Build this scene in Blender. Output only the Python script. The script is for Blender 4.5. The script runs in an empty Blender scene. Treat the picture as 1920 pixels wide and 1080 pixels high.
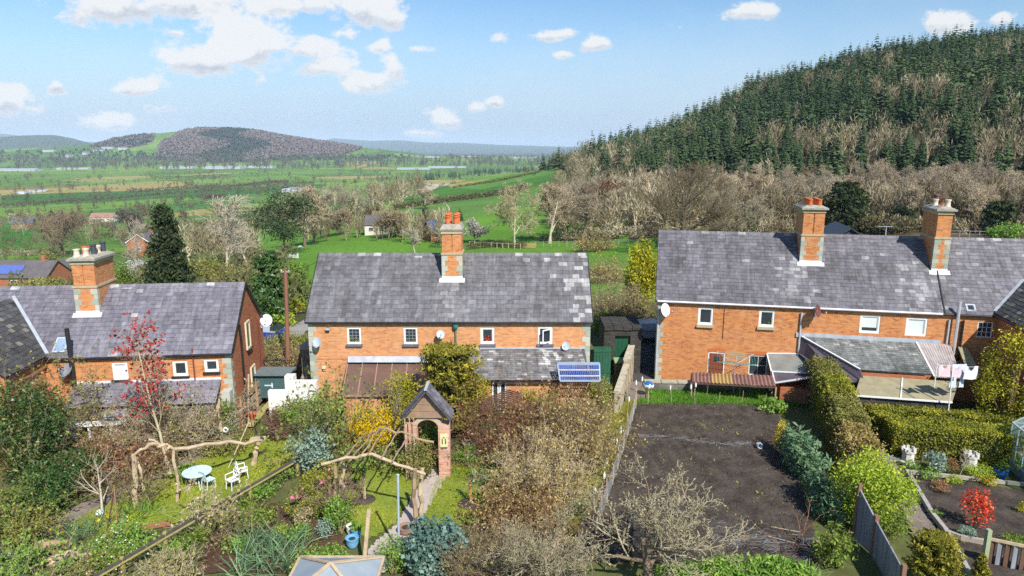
import bpy, math, random
import numpy as np
from mathutils import Vector, Matrix, Euler
R=math.radians
sc=bpy.context.scene
COL=sc.collection
# ---------------------------------------------------------------- camera
CAMZ, PITCH, FPX=14.4, R(11.6), 1280.0
cam=bpy.data.objects.new('camera', bpy.data.cameras.new('camera'))
COL.objects.link(cam)
cam.location=(0, 0, CAMZ)
cam.rotation_euler=(R(90)-PITCH, 0, 0)
cam.data.sensor_width=36
cam.data.lens=FPX/1920*36
cam.data.clip_start=0.1
cam.data.clip_end=60000
sc.camera=cam
cT, sT=math.cos(PITCH), math.sin(PITCH)
def ray(px, py):
 u, v=(px-960)/FPX, (540-py)/FPX
 return(u, cT+v*sT, -sT+v*cT)
# ---------------------------------------------------------------- light and sky
SUN_AZ, SUN_EL=R(27), R(44)
sundir=Vector((math.sin(SUN_AZ)*math.cos(SUN_EL), -math.cos(SUN_AZ)*math.cos(SUN_EL), math.sin(SUN_EL)))
sl=bpy.data.lights.new('sun', 'SUN')
sl.energy=4.3
sl.angle=R(0.5)
sl.color=(1.0, 0.95, 0.87)
so=bpy.data.objects.new('sun', sl)
COL.objects.link(so)
so.rotation_euler=sundir.to_track_quat('Z', 'Y').to_euler()
sc.view_settings.view_transform='Standard'
sc.view_settings.look='None'
sc.view_settings.gamma=1
sc.view_settings.exposure=0.6
sc.cycles.max_bounces=5
sc.cycles.diffuse_bounces=3
sc.cycles.glossy_bounces=2
sc.cycles.transmission_bounces=4
sc.cycles.transparent_max_bounces=8
sc.cycles.volume_bounces=0
sc.cycles.use_denoising=False
sc.cycles.use_adaptive_sampling=False
world=bpy.data.worlds.new('World')
sc.world=world
world.use_nodes=True
def build_world():
 nt=world.node_tree
 N, L=nt.nodes, nt.links
 N.clear()
 out=N.new('ShaderNodeOutputWorld')
 sky=N.new('ShaderNodeTexSky')
 sky.sky_type='NISHITA'
 sky.sun_disc=False
 sky.sun_elevation=SUN_EL
 sky.sun_rotation=math.pi-SUN_AZ
 sky.altitude=100
 sky.air_density=1.0
 sky.dust_density=0.35
 sky.ozone_density=2.0
 hsv=N.new('ShaderNodeHueSaturation')
 hsv.inputs['Saturation'].default_value=1.2
 hsv.inputs['Value'].default_value=0.8
 L.new(sky.outputs[0], hsv.inputs['Color'])
 bg=N.new('ShaderNodeBackground')
 bg.inputs[1].default_value=0.12
 L.new(hsv.outputs[0], bg.inputs[0])
 tc=N.new('ShaderNodeTexCoord')
 sep=N.new('ShaderNodeSeparateXYZ')
 L.new(tc.outputs['Generated'], sep.inputs[0])
 def m(op, a, b=None, c=None):
  n=N.new('ShaderNodeMath');n.operation=op
  for i, v in enumerate((a, b, c)):
   if v is None:continue
   if isinstance(v, (int, float)):n.inputs[i].default_value=v
   else:L.new(v, n.inputs[i])
  return n.outputs[0]
 ysafe=m('MAXIMUM', sep.outputs[1], 0.05)
 X=m('DIVIDE', sep.outputs[0], ysafe)
 Z=m('DIVIDE', sep.outputs[2], ysafe)
 comb=N.new('ShaderNodeCombineXYZ')
 L.new(X, comb.inputs[0]);L.new(m('MULTIPLY', Z, 1.5), comb.inputs[1])
 P=comb.outputs[0]
 def noise(scale, detail, rough, off=(0, 0, 0), dist=0.0):
  mp=N.new('ShaderNodeMapping');mp.inputs['Location'].default_value=off
  L.new(P, mp.inputs[0])
  n=N.new('ShaderNodeTexNoise')
  n.inputs['Scale'].default_value=scale
  n.inputs['Detail'].default_value=detail
  n.inputs['Roughness'].default_value=rough
  n.inputs['Distortion'].default_value=dist
  L.new(mp.outputs[0], n.inputs[0])
  return n.outputs[0]
 blobs=[(455, 105, 125, 38, 1), (395, 122, 80, 26, 1), (520, 85, 70, 38, 1), (575, 90, 55, 30, 1), (440, 55, 90, 32, .7), (605, 128, 62, 26, .8), (690, 155, 52, 26, 1), (735, 128, 20, 34, .9), (720, 88, 26, 14, .8), (775, 92, 30, 10, .6), (210, 18, 95, 42, 1), (330, 5, 130, 40, 1), (560, 12, 130, 36, .9), (690, 20, 75, 38, 1), (735, 40, 35, 28, .9), (640, 62, 40, 14, .6), (18, 190, 44, 38, 1.1), (60, 205, 22, 17, .7), (106, 164, 16, 16, .95), (262, 166, 55, 20, 1), (205, 232, 52, 26, 1.05), (300, 203, 40, 14, .7), (845, 228, 38, 24, 1.05), (790, 250, 44, 12, .85), (890, 203, 24, 14, 1), (928, 191, 19, 11, .95), (490, 150, 20, 12, .55), (330, 62, 30, 9, .7), (1118, 84, 34, 18, 1), (1020, 70, 46, 13, .85), (1062, 63, 32, 11, .8), (938, 74, 22, 14, .85), (1406, 22, 52, 22, 1), (1768, 44, 48, 26, 1), (1878, 36, 26, 14, .8), (1055, 102, 20, 8, .5), (1260, 48, 20, 8, .45)]
 dens, hgt=None, None
 for(px, py, rx, ry, w)in blobs:
  d=ray(px, py)
  a, b=d[0]/d[1], d[2]/d[1]
  ra, rb=1.45*rx/FPX/d[1], 1.5*ry/FPX/d[1]
  dx=m('DIVIDE', m('SUBTRACT', X, a), ra)
  dz=m('DIVIDE', m('SUBTRACT', Z, b), rb)
  dz2=m('MULTIPLY', dz, m('ADD', 1.0, m('MULTIPLY', m('LESS_THAN', dz, 0.0), 0.35)))
  r2=m('ADD', m('MULTIPLY', dx, dx), m('MULTIPLY', dz2, dz2))
  v=m('SUBTRACT', w, m('MULTIPLY', m('SQRT', r2), w))
  g=m('MULTIPLY', m('MAXIMUM', v, 0.0), dz)
  dens=v if dens is None else m('SMOOTH_MAX', dens, v, 0.12)
  hgt=g if hgt is None else m('ADD', hgt, g)
 n1=noise(13.0, 10, 0.64, (3.1, 1.7, 0.4), 0.2)
 n2=noise(42.0, 7, 0.62, (0.3, 5.2, 1.4))
 dd=m('ADD', dens, m('MULTIPLY', m('SUBTRACT', n1, 0.555), 2.3))
 dd=m('ADD', dd, m('MULTIPLY', m('SUBTRACT', n2, 0.5), 0.8))
 fac=N.new('ShaderNodeMapRange');fac.interpolation_type='SMOOTHSTEP'
 fac.inputs['From Min'].default_value=0.06;fac.inputs['From Max'].default_value=0.46
 L.new(dd, fac.inputs[0])
 veil=noise(2.2, 5, 0.6, (7.7, 2.2, 0), 0.3)
 vf=N.new('ShaderNodeMapRange');vf.inputs['From Min'].default_value=0.42;vf.inputs['From Max'].default_value=0.8
 vf.inputs['To Max'].default_value=0.26
 L.new(veil, vf.inputs[0])
 low=N.new('ShaderNodeMapRange');low.inputs['From Min'].default_value=0.0;low.inputs['From Max'].default_value=0.22;low.interpolation_type='SMOOTHSTEP'
 low.inputs['To Min'].default_value=0.92;low.inputs['To Max'].default_value=0.0
 L.new(Z, low.inputs[0])
 front=m('GREATER_THAN', sep.outputs[1], 0.06)
 f=m('MULTIPLY', m('MAXIMUM', m('MULTIPLY', fac.outputs[0], 0.96), vf.outputs[0]), front)
 sh=N.new('ShaderNodeMapRange');sh.interpolation_type='SMOOTHSTEP'
 sh.inputs['From Min'].default_value=-0.26;sh.inputs['From Max'].default_value=0.03
 L.new(m('ADD', hgt, m('MULTIPLY', m('SUBTRACT', n2, 0.52), 0.7)), sh.inputs[0])
 thin=N.new('ShaderNodeMapRange');thin.inputs['From Min'].default_value=0.1;thin.inputs['From Max'].default_value=0.75
 thin.inputs['To Min'].default_value=1.0;thin.inputs['To Max'].default_value=0.0
 L.new(dd, thin.inputs[0])
 shf=m('MAXIMUM', sh.outputs[0], thin.outputs[0])
 ccol=N.new('ShaderNodeMix');ccol.data_type='RGBA'
 ccol.inputs['A'].default_value=(0.36, 0.395, 0.46, 1)
 ccol.inputs['B'].default_value=(0.60, 0.61, 0.62, 1)
 L.new(shf, ccol.inputs['Factor'])
 cbg=N.new('ShaderNodeBackground');cbg.inputs[1].default_value=1.0
 L.new(ccol.outputs['Result'], cbg.inputs[0])
 hz=N.new('ShaderNodeBackground');hz.inputs[0].default_value=(0.29, 0.395, 0.545, 1)
 mlow=N.new('ShaderNodeMixShader');L.new(low.outputs[0], mlow.inputs[0]);L.new(bg.outputs[0], mlow.inputs[1]);L.new(hz.outputs[0], mlow.inputs[2])
 mix=N.new('ShaderNodeMixShader')
 L.new(f, mix.inputs[0]);L.new(mlow.outputs[0], mix.inputs[1]);L.new(cbg.outputs[0], mix.inputs[2])
 L.new(mix.outputs[0], out.inputs[0])
build_world()
world.cycles.sampling_method="MANUAL"
world.cycles.sample_map_resolution=256
# ---------------------------------------------------------------- helpers
def tag(o, label=None, cat=None, group=None, kind=None):
 if label:o['label']=label
 if cat:o['category']=cat
 if group:o['group']=group
 if kind:o['kind']=kind
 return o
def thing(name, label, cat, loc=(0, 0, 0), rz=0.0, group=None):
 o=bpy.data.objects.new(name, None)
 o.empty_display_size=0.2
 COL.objects.link(o)
 o.location=loc
 o.rotation_euler=(0, 0, rz)
 return tag(o, label, cat, group)
def mat_world(o):
 M=Matrix.LocRotScale(o.location, o.rotation_euler, o.scale)
 return mat_world(o.parent)@M if o.parent else M
def dup(root, loc=None, rz=None, scale=None, label=None, group=None):
 r=root.copy();COL.objects.link(r)
 if loc is not None:r.location=loc
 if rz is not None:r.rotation_euler=(0, 0, rz)
 if scale is not None:r.scale=scale if hasattr(scale, '__len__')else(scale, )*3
 if label:r['label']=label
 if group:r['group']=group
 for ch in list(root.children):
  c=ch.copy();COL.objects.link(c);c.parent=r
  for g in list(ch.children):
   d=g.copy();COL.objects.link(d);d.parent=c
 return r
def box_uv(V, F):
 """metres along the face: u horizontal, v up the face"""
 P=V[F]
 n=np.cross(P[:, 1]-P[:, 0], P[:, 2]-P[:, 0])
 ln=np.linalg.norm(n, axis=1, keepdims=True);ln[ln==0]=1
 n=n/ln
 flat=np.abs(n[:, 2])>0.97
 t=np.stack([-n[:, 1], n[:, 0], np.zeros(len(n))], 1)
 lt=np.linalg.norm(t, axis=1, keepdims=True);lt[lt==0]=1
 t=t/lt
 t[flat]=(1, 0, 0)
 b=np.cross(n, t);b[flat]=(0, 1, 0)
 return np.stack([(P*t[:, None, :]).sum(2), (P*b[:, None, :]).sum(2)], 2)
def mesh_np(name, V, faces, material=None, parent=None, tint=None, smooth=False, uv=False, world=False):
 """faces: list of (n,k) int arrays; tint: list of arrays, one value per face"""
 V=np.asarray(V, dtype=np.float64)
 if world and parent is not None:
  Mi=np.array(mat_world(parent).inverted())
  V=V@Mi[:3, :3].T+Mi[:3, 3]
 faces=[np.asarray(f, dtype=np.int32)for f in faces if len(f)]
 me=bpy.data.meshes.new(name)
 me.vertices.add(len(V))
 me.vertices.foreach_set('co', V.astype(np.float32).ravel())
 li=np.concatenate([f.ravel()for f in faces])
 tot=np.concatenate([np.full(len(f), f.shape[1], np.int32)for f in faces])
 st=np.concatenate([[0], np.cumsum(tot)[:-1]]).astype(np.int32)
 me.loops.add(len(li));me.loops.foreach_set('vertex_index', li)
 me.polygons.add(len(tot))
 me.polygons.foreach_set('loop_start', st)
 me.polygons.foreach_set('loop_total', tot)
 me.update(calc_edges=True)
 me.polygons.foreach_set('use_smooth', np.full(len(tot), bool(smooth)))
 if tint is not None:
  t=np.concatenate([np.asarray(x, dtype=np.float32)for x in tint if len(x)])
  a=me.attributes.new('tint', 'FLOAT', 'FACE')
  a.data.foreach_set('value', t)
 if uv:
  l=me.uv_layers.new(name='UVMap')
  l.data.foreach_set('uv', np.concatenate([box_uv(V, f).reshape(-1, 2)for f in faces]).astype(np.float32).ravel())
 if material:
  for mm in(material if isinstance(material, (list, tuple))else[material]):me.materials.append(mm)
 o=bpy.data.objects.new(name, me)
 COL.objects.link(o)
 if parent:o.parent=parent
 return o
class MB:
 """collects shapes; build() links them as ONE mesh object"""
 def __init__(s):
  s.v, s.f, s.t=[], [], []
 def add(s, verts, faces, tint=0.5):
  b=len(s.v)
  s.v+=[tuple(p)for p in verts]
  for i, f in enumerate(faces):
   s.f.append(tuple(b+k for k in f))
   s.t.append(tint[i]if hasattr(tint, '__len__')else tint)
  return s
 def quad(s, a, b, c, d, tint=0.5):return s.add((a, b, c, d), ((0, 1, 2, 3), ), tint)
 def box(s, c, size, rz=0.0, tint=0.5, rot=None):
  hx, hy, hz=size[0]/2, size[1]/2, size[2]/2
  M=(rot if rot is not None else Matrix.Rotation(rz, 3, 'Z'))
  vs=[Vector(c)+M@Vector((x*hx, y*hy, z*hz))for z in(-1, 1)for y in(-1, 1)for x in(-1, 1)]
  return s.add(vs, ((0, 2, 3, 1), (4, 5, 7, 6), (0, 1, 5, 4), (2, 6, 7, 3), (0, 4, 6, 2), (1, 3, 7, 5)), tint)
 def bar(s, a, b, w, h=None, tint=0.5):
  """square bar between two points"""
  a, b=Vector(a), Vector(b)
  d=b-a
  q=d.to_track_quat('X', 'Z').to_matrix()
  return s.box((a+b)/2, (d.length, w, h or w), rot=q, tint=tint)
 def slab(s, pts, th, tint=0.5):
  """polygon given a thickness downwards along its normal"""
  P=[Vector(p)for p in pts]
  n=(P[1]-P[0]).cross(P[2]-P[0]).normalized()
  if n.z<0 and abs(n.z)>0.02:
   P.reverse();n=-n
  k=len(P)
  Q=[p-n*th for p in P]
  fs=[tuple(range(k)), tuple(range(2*k-1, k-1, -1))]+[(i, k+i, k+(i+1)%k, (i+1)%k)for i in range(k)]
  return s.add(P+Q, fs, tint)
 def prism(s, poly, axis0, axis1):
  """polygon points extruded by the vector axis1"""
  k=len(poly)
  A=[Vector(p)+Vector(axis0)for p in poly]
  B=[p+Vector(axis1)for p in A]
  return s.add(A+B, [tuple(range(k)), tuple(range(2*k-1, k-1, -1))]+[(i, k+i, k+(i+1)%k, (i+1)%k)for i in range(k)])
 def tube(s, pts, r, sides=8, tint=0.5, caps=True):
  pts=[Vector(p)for p in pts]
  n=len(pts)
  rs=r if hasattr(r, '__len__')else[r]*n
  vs=[]
  for i, p in enumerate(pts):
   d=(pts[min(i+1, n-1)]-pts[max(i-1, 0)]).normalized()
   up=Vector((0, 0, 1))if abs(d.z)<0.95 else Vector((1, 0, 0))
   a=d.cross(up).normalized();b=a.cross(d)
   for k in range(sides):
    t=2*math.pi*k/sides
    vs.append(p+(a*math.cos(t)+b*math.sin(t))*rs[i])
  fs=[(i*sides+k, i*sides+(k+1)%sides, (i+1)*sides+(k+1)%sides, (i+1)*sides+k)for i in range(n-1)for k in range(sides)]
  if caps:
   fs+=[tuple(range(sides-1, -1, -1)), tuple((n-1)*sides+k for k in range(sides))]
  return s.add(vs, fs, tint)
 def lathe(s, c, prof, sides=14, tint=0.5):
  """(radius, z) rings round a vertical axis at c"""
  c=Vector(c);vs=[]
  for(r, z)in prof:
   for k in range(sides):
    t=2*math.pi*k/sides
    vs.append(c+Vector((r*math.cos(t), r*math.sin(t), z)))
  n=len(prof)
  fs=[(i*sides+k, i*sides+(k+1)%sides, (i+1)*sides+(k+1)%sides, (i+1)*sides+k)for i in range(n-1)for k in range(sides)]
  fs+=[tuple(range(sides-1, -1, -1)), tuple((n-1)*sides+k for k in range(sides))]
  return s.add(vs, fs, tint)
 def build(s, name, material, parent=None, world=False, smooth=False, uv=True):
  V=np.array([tuple(p)for p in s.v])
  by={}
  for f, t in zip(s.f, s.t):by.setdefault(len(f), []).append((f, t))
  ks=sorted(by)
  o=mesh_np(name, V, [np.array([x[0]for x in by[k]])for k in ks], material, parent, [np.array([x[1]for x in by[k]])for k in ks], smooth, uv, world)
  if smooth and len(s.v)>8:
   try:o.data.set_sharp_from_angle(angle=R(40))
   except Exception:pass
  return o
# ---------------------------------------------------------------- materials
MATS={}
def lin(c):
 return tuple(((x/12.92)if x<=0.04045 else((x+0.055)/1.055)**2.4)for x in c)
def newmat(name):
 m=bpy.data.materials.new(name);m.use_nodes=True
 nt=m.node_tree
 b=nt.nodes['Principled BSDF']
 MATS[name]=m
 return m, nt.nodes, nt.links, b
def ramp(N, stops):
 r=N.new('ShaderNodeValToRGB')
 e=r.color_ramp.elements
 while len(e)<len(stops):e.new(0.5)
 for i, (p, c)in enumerate(stops):
  e[i].position=p;e[i].color=(*c, 1)
 return r
def mixc(N, L, fac, a, b, mode='MIX'):
 n=N.new('ShaderNodeMix');n.data_type='RGBA';n.blend_type=mode
 for key, v in(('Factor', fac), ('A', a), ('B', b)):
  if isinstance(v, (int, float)):n.inputs[key].default_value=v
  elif isinstance(v, tuple):n.inputs[key].default_value=(*v[:3], 1)
  else:L.new(v, n.inputs[key])
 return n.outputs['Result']
def nz(N, L, scale, detail=4, rough=0.55, coord='Object', vec=None, stretch=None):
 if vec is None:
  tc=N.new('ShaderNodeTexCoord');vec=tc.outputs[coord]
 if stretch:
  mp=N.new('ShaderNodeMapping');mp.inputs['Scale'].default_value=stretch
  L.new(vec, mp.inputs[0]);vec=mp.outputs[0]
 n=N.new('ShaderNodeTexNoise')
 n.inputs['Scale'].default_value=scale;n.inputs['Detail'].default_value=detail;n.inputs['Roughness'].default_value=rough
 L.new(vec, n.inputs[0])
 return n.outputs[0]
def attr(N, name):
 a=N.new('ShaderNodeAttribute');a.attribute_name=name
 return a
def simple(name, c1, c2=None, rough=0.75, scale=3.0, bump=0.0, metal=0.0, spec=0.3, stretch=None, tint=False):
 """two colours mixed by noise (or by the faces' own tint)"""
 if name in MATS:return MATS[name]
 m, N, L, b=newmat(name)
 c2=c2 or tuple(x*0.75 for x in c1)
 n=nz(N, L, scale, 5, 0.6, stretch=stretch)
 mr=N.new('ShaderNodeMapRange');mr.inputs['From Min'].default_value=0.3;mr.inputs['From Max'].default_value=0.7
 L.new(n, mr.inputs[0])
 fac=mr.outputs[0]
 if tint:
  ad=N.new('ShaderNodeMath');ad.operation='MULTIPLY_ADD'
  L.new(attr(N, 'tint').outputs['Fac'], ad.inputs[0]);ad.inputs[1].default_value=0.75
  sc_=N.new('ShaderNodeMath');sc_.operation='MULTIPLY';L.new(fac, sc_.inputs[0]);sc_.inputs[1].default_value=0.25
  L.new(sc_.outputs[0], ad.inputs[2]);fac=ad.outputs[0]
 L.new(mixc(N, L, fac, c1, c2), b.inputs['Base Color'])
 b.inputs['Roughness'].default_value=rough
 b.inputs['Metallic'].default_value=metal
 b.inputs['Specular IOR Level'].default_value=spec
 if bump:
  bp=N.new('ShaderNodeBump');bp.inputs['Strength'].default_value=bump;bp.inputs['Distance'].default_value=0.02
  L.new(n, bp.inputs['Height']);L.new(bp.outputs[0], b.inputs['Normal'])
 return m
def leafmat(name, c1, c2, c3=None, rough=0.55, spec=0.25, trans=0.25, objvar=0.0, gain=1.45):
 """leaf colours chosen per leaf"""
 if name in MATS:return MATS[name]
 m, N, L, b=newmat(name)
 if gain!=1:c1, c2, c3=[c and tuple(min(.86, x*gain)for x in c)for c in(c1, c2, c3)]
 t=attr(N, 'tint').outputs['Fac']
 if objvar:
  oi=N.new('ShaderNodeObjectInfo')
  a=N.new('ShaderNodeMath');a.operation='MULTIPLY_ADD'
  L.new(oi.outputs['Random'], a.inputs[0]);a.inputs[1].default_value=objvar
  s2=N.new('ShaderNodeMath');s2.operation='MULTIPLY';L.new(t, s2.inputs[0]);s2.inputs[1].default_value=1-objvar
  L.new(s2.outputs[0], a.inputs[2]);t=a.outputs[0]
 r=ramp(N, [(0.0, c1), (0.55, c2), (1.0, c3 or c2)])
 L.new(t, r.inputs[0])
 L.new(r.outputs[0], b.inputs['Base Color'])
 b.inputs['Roughness'].default_value=rough
 b.inputs['Specular IOR Level'].default_value=spec
 if trans:
  tr=N.new('ShaderNodeBsdfTranslucent');L.new(r.outputs[0], tr.inputs[0])
  mx=N.new('ShaderNodeMixShader');mx.inputs[0].default_value=trans
  L.new(b.outputs[0], mx.inputs[1]);L.new(tr.outputs[0], mx.inputs[2])
  L.new(mx.outputs[0], N['Material Output'].inputs[0])
 return m
def brickmat(name, reds, mortar, scale=1.0, bw=0.235, bh=0.078, weather=0.35, dark=(0.05, 0.03, 0.025)):
 m, N, L, b=newmat(name)
 tc=N.new('ShaderNodeTexCoord')
 br=N.new('ShaderNodeTexBrick')
 br.inputs['Scale'].default_value=scale
 br.inputs['Brick Width'].default_value=bw
 br.inputs['Row Height'].default_value=bh
 br.inputs['Mortar Size'].default_value=0.006
 br.inputs['Mortar Smooth'].default_value=0.3
 br.inputs['Bias'].default_value=0.0
 br.inputs['Color1'].default_value=(0, 0, 0, 1);br.inputs['Color2'].default_value=(1, 1, 1, 1)
 br.inputs['Mortar'].default_value=(0.5, 0.5, 0.5, 1)
 L.new(tc.outputs['UV'], br.inputs[0])
 r=ramp(N, [(0.0, reds[0]), (0.3, reds[1]), (0.75, reds[2]), (1.0, reds[3])])
 L.new(br.outputs[0], r.inputs[0])
 n1=nz(N, L, 0.7, 6, 0.65, 'UV')
 n2=nz(N, L, 7.0, 4, 0.6, 'UV')
 mr=N.new('ShaderNodeMapRange');mr.inputs['From Min'].default_value=0.35;mr.inputs['From Max'].default_value=0.7;mr.inputs['To Max'].default_value=weather
 L.new(n1, mr.inputs[0])
 c=mixc(N, L, mr.outputs[0], r.outputs[0], reds[4])
 mr2=N.new('ShaderNodeMapRange');mr2.inputs['From Min'].default_value=0.62;mr2.inputs['From Max'].default_value=0.8;mr2.inputs['To Max'].default_value=0.6
 L.new(n2, mr2.inputs[0])
 c=mixc(N, L, mr2.outputs[0], c, dark)
 n5=nz(N, L, 1.0, 6, 0.7, 'UV', stretch=(2.4, .35, 1))
 mr5=N.new('ShaderNodeMapRange');mr5.inputs['From Min'].default_value=0.5;mr5.inputs['From Max'].default_value=0.72;mr5.inputs['To Max'].default_value=0.35
 L.new(n5, mr5.inputs[0])
 c=mixc(N, L, br.outputs['Fac'], c, mortar)
 c=mixc(N, L, mr5.outputs[0], c, tuple(x*.8+.02 for x in dark), 'MIX')if dark[0]>.1 else mixc(N, L, mr5.outputs[0], c, (.62, .52, .46), 'MULTIPLY')
 L.new(c, b.inputs['Base Color'])
 b.inputs['Roughness'].default_value=0.9
 b.inputs['Specular IOR Level'].default_value=0.15
 bp=N.new('ShaderNodeBump');bp.inputs['Strength'].default_value=0.5;bp.inputs['Distance'].default_value=0.01;bp.invert=True
 L.new(br.outputs['Fac'], bp.inputs['Height']);L.new(bp.outputs[0], b.inputs['Normal'])
 return m
def slatemat(name, stops, stain=(0.06, 0.058, 0.05), stain_amt=0.5, seed=0.0):
 stops=[(p, tuple(x*.8 for x in c))for p, c in stops]
 m, N, L, b=newmat(name)
 r=ramp(N, stops)
 L.new(attr(N, 'tint').outputs['Fac'], r.inputs[0])
 tc=N.new('ShaderNodeTexCoord')
 mp=N.new('ShaderNodeMapping');mp.inputs['Location'].default_value=(seed, seed*2, 0)
 L.new(tc.outputs['Object'], mp.inputs[0])
 n1=nz(N, L, 0.55, 6, 0.7, vec=mp.outputs[0])
 n2=nz(N, L, 5.0, 5, 0.65, vec=mp.outputs[0])
 mr=N.new('ShaderNodeMapRange');mr.inputs['From Min'].default_value=0.48;mr.inputs['From Max'].default_value=0.68;mr.inputs['To Max'].default_value=stain_amt
 L.new(n1, mr.inputs[0])
 c=mixc(N, L, mr.outputs[0], r.outputs[0], stain)
 mr2=N.new('ShaderNodeMapRange');mr2.inputs['From Min'].default_value=0.3;mr2.inputs['From Max'].default_value=0.75
 mr2.inputs['To Min'].default_value=0.72;mr2.inputs['To Max'].default_value=1.3
 L.new(n2, mr2.inputs[0])
 vm=N.new('ShaderNodeVectorMath');vm.operation='SCALE'
 L.new(c, vm.inputs[0]);L.new(mr2.outputs[0], vm.inputs['Scale'])
 n4=nz(N, L, 1.0, 6, 0.7, vec=mp.outputs[0], stretch=(3.2, .32, .32))
 mr4=N.new('ShaderNodeMapRange');mr4.inputs['From Min'].default_value=0.32;mr4.inputs['From Max'].default_value=0.68
 mr4.inputs['To Min'].default_value=0.68;mr4.inputs['To Max'].default_value=1.3
 L.new(n4, mr4.inputs[0])
 vm2=N.new('ShaderNodeVectorMath');vm2.operation='SCALE';L.new(vm.outputs[0], vm2.inputs[0]);L.new(mr4.outputs[0], vm2.inputs['Scale']);vm=vm2
 n3=nz(N, L, 11.0, 3, 0.7, vec=mp.outputs[0])
 mr3=N.new('ShaderNodeMapRange');mr3.inputs['From Min'].default_value=0.66;mr3.inputs['From Max'].default_value=0.74;mr3.inputs['To Max'].default_value=0.55
 L.new(n3, mr3.inputs[0])
 c=mixc(N, L, mr3.outputs[0], vm.outputs[0], (0.30, 0.29, 0.24))
 L.new(c, b.inputs['Base Color'])
 b.inputs['Roughness'].default_value=0.62
 b.inputs['Specular IOR Level'].default_value=0.35
 bp=N.new('ShaderNodeBump');bp.inputs['Strength'].default_value=0.35;bp.inputs['Distance'].default_value=0.01
 L.new(n2, bp.inputs['Height']);L.new(bp.outputs[0], b.inputs['Normal'])
 return m
BRICK=brickmat('brick_orange', [(0.36, 0.10, 0.034), (0.50, 0.185, 0.054), (0.60, 0.255, 0.08), (0.43, 0.13, 0.043), (0.68, 0.33, 0.15)], (0.58, 0.42, 0.28))
BRICK_MID=brickmat('brick_salmon', [(0.44, 0.15, 0.06), (0.55, 0.235, 0.083), (0.64, 0.305, 0.115), (0.50, 0.185, 0.072), (0.74, 0.39, 0.21)], (0.64, 0.47, 0.32))
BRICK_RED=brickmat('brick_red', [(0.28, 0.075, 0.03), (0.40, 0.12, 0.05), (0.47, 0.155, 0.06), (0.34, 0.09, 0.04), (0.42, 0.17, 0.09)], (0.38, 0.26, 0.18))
BRICK_OLD=brickmat('brick_reclaimed', [(0.40, 0.14, 0.08), (0.55, 0.24, 0.15), (0.62, 0.36, 0.26), (0.45, 0.18, 0.11), (0.66, 0.48, 0.38)], (0.62, 0.52, 0.44), bw=0.23, bh=0.08, weather=0.6)
SLATE_A=slatemat('slate_purple', [(0.0, (0.10, 0.095, 0.115)), (0.5, (0.205, 0.195, 0.235)), (0.8, (0.27, 0.26, 0.30)), (1.0, (0.52, 0.51, 0.52))], stain_amt=0.30, seed=1.3)
SLATE_B=slatemat('slate_grey', [(0.0, (0.09, 0.085, 0.10)), (0.5, (0.185, 0.18, 0.195)), (0.8, (0.26, 0.255, 0.27)), (1.0, (0.52, 0.51, 0.50))], stain_amt=0.55, seed=4.1)
SLATE_C=slatemat('slate_weathered', [(0.0, (0.09, 0.085, 0.095)), (0.5, (0.185, 0.175, 0.20)), (0.8, (0.255, 0.25, 0.27)), (1.0, (0.48, 0.47, 0.47))], stain_amt=0.6, seed=8.7)
SLATE_W=slatemat('slate_mossy', [(0.0, (0.05, 0.05, 0.052)), (0.5, (0.095, 0.095, 0.095)), (0.8, (0.14, 0.14, 0.14)), (1.0, (0.34, 0.30, 0.25))], stain_amt=0.4, seed=2.2)
SLATE_G=slatemat('slate_green_grey', [(0.0, (0.11, 0.12, 0.115)), (0.5, (0.235, 0.25, 0.245)), (0.8, (0.32, 0.335, 0.325)), (1.0, (0.6, 0.6, 0.57))], stain_amt=0.35, seed=6.0)
STONE=simple('quoin_stone', (0.27, 0.32, 0.26), (0.52, 0.51, 0.43), 0.9, 3.5, 0.2, tint=True)
SAND=simple('sandstone_trim', (0.50, 0.42, 0.27), (0.36, 0.32, 0.22), 0.9, 4, 0.3)
RUBBLE=brickmat('rubble_stone', [(0.10, 0.095, 0.085), (0.17, 0.16, 0.14), (0.24, 0.22, 0.19), (0.13, 0.125, 0.11), (0.2, 0.19, 0.15)], (0.10, 0.09, 0.075), bw=0.45, bh=0.2, weather=0.5)
DARKSTONE=brickmat('dark_stone', [(0.03, 0.03, 0.028), (0.05, 0.048, 0.045), (0.075, 0.07, 0.065), (0.04, 0.038, 0.035), (0.06, 0.06, 0.05)], (0.025, 0.024, 0.022), bw=0.4, bh=0.17, weather=0.5)
WHITE=simple('white_paint', (0.82, 0.82, 0.80), (0.70, 0.71, 0.70), 0.45, 3)
WHITEWALL=simple('whitewash', (0.85, 0.84, 0.80), (0.62, 0.60, 0.56), 0.85, 5, 0.5)
CREAM=simple('cream_paint', (0.72, 0.64, 0.46), (0.6, 0.52, 0.36), 0.6, 3)
BLACK=simple('black_paint', (0.018, 0.019, 0.022), (0.03, 0.03, 0.033), 0.4, 4)
LEAD=simple('lead_flashing', (0.30, 0.335, 0.39), (0.46, 0.49, 0.53), 0.5, 2.2, stretch=(1, 1, .3))
PALELEAD=simple('mortar_flashing', (0.80, 0.80, 0.80), (0.58, 0.58, 0.6), 0.7, 3)
GREENP=simple('green_paint', (0.02, 0.09, 0.05), (0.03, 0.12, 0.07), 0.5, 3)
TEALP=simple('teal_paint', (0.02, 0.16, 0.14), (0.03, 0.22, 0.19), 0.5, 3)
DKGREEN=simple('dark_green_metal', (0.05, 0.10, 0.11), (0.07, 0.13, 0.14), 0.5, 3)
GREY=simple('grey_paint', (0.38, 0.41, 0.45), (0.48, 0.50, 0.54), 0.5, 3)
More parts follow.
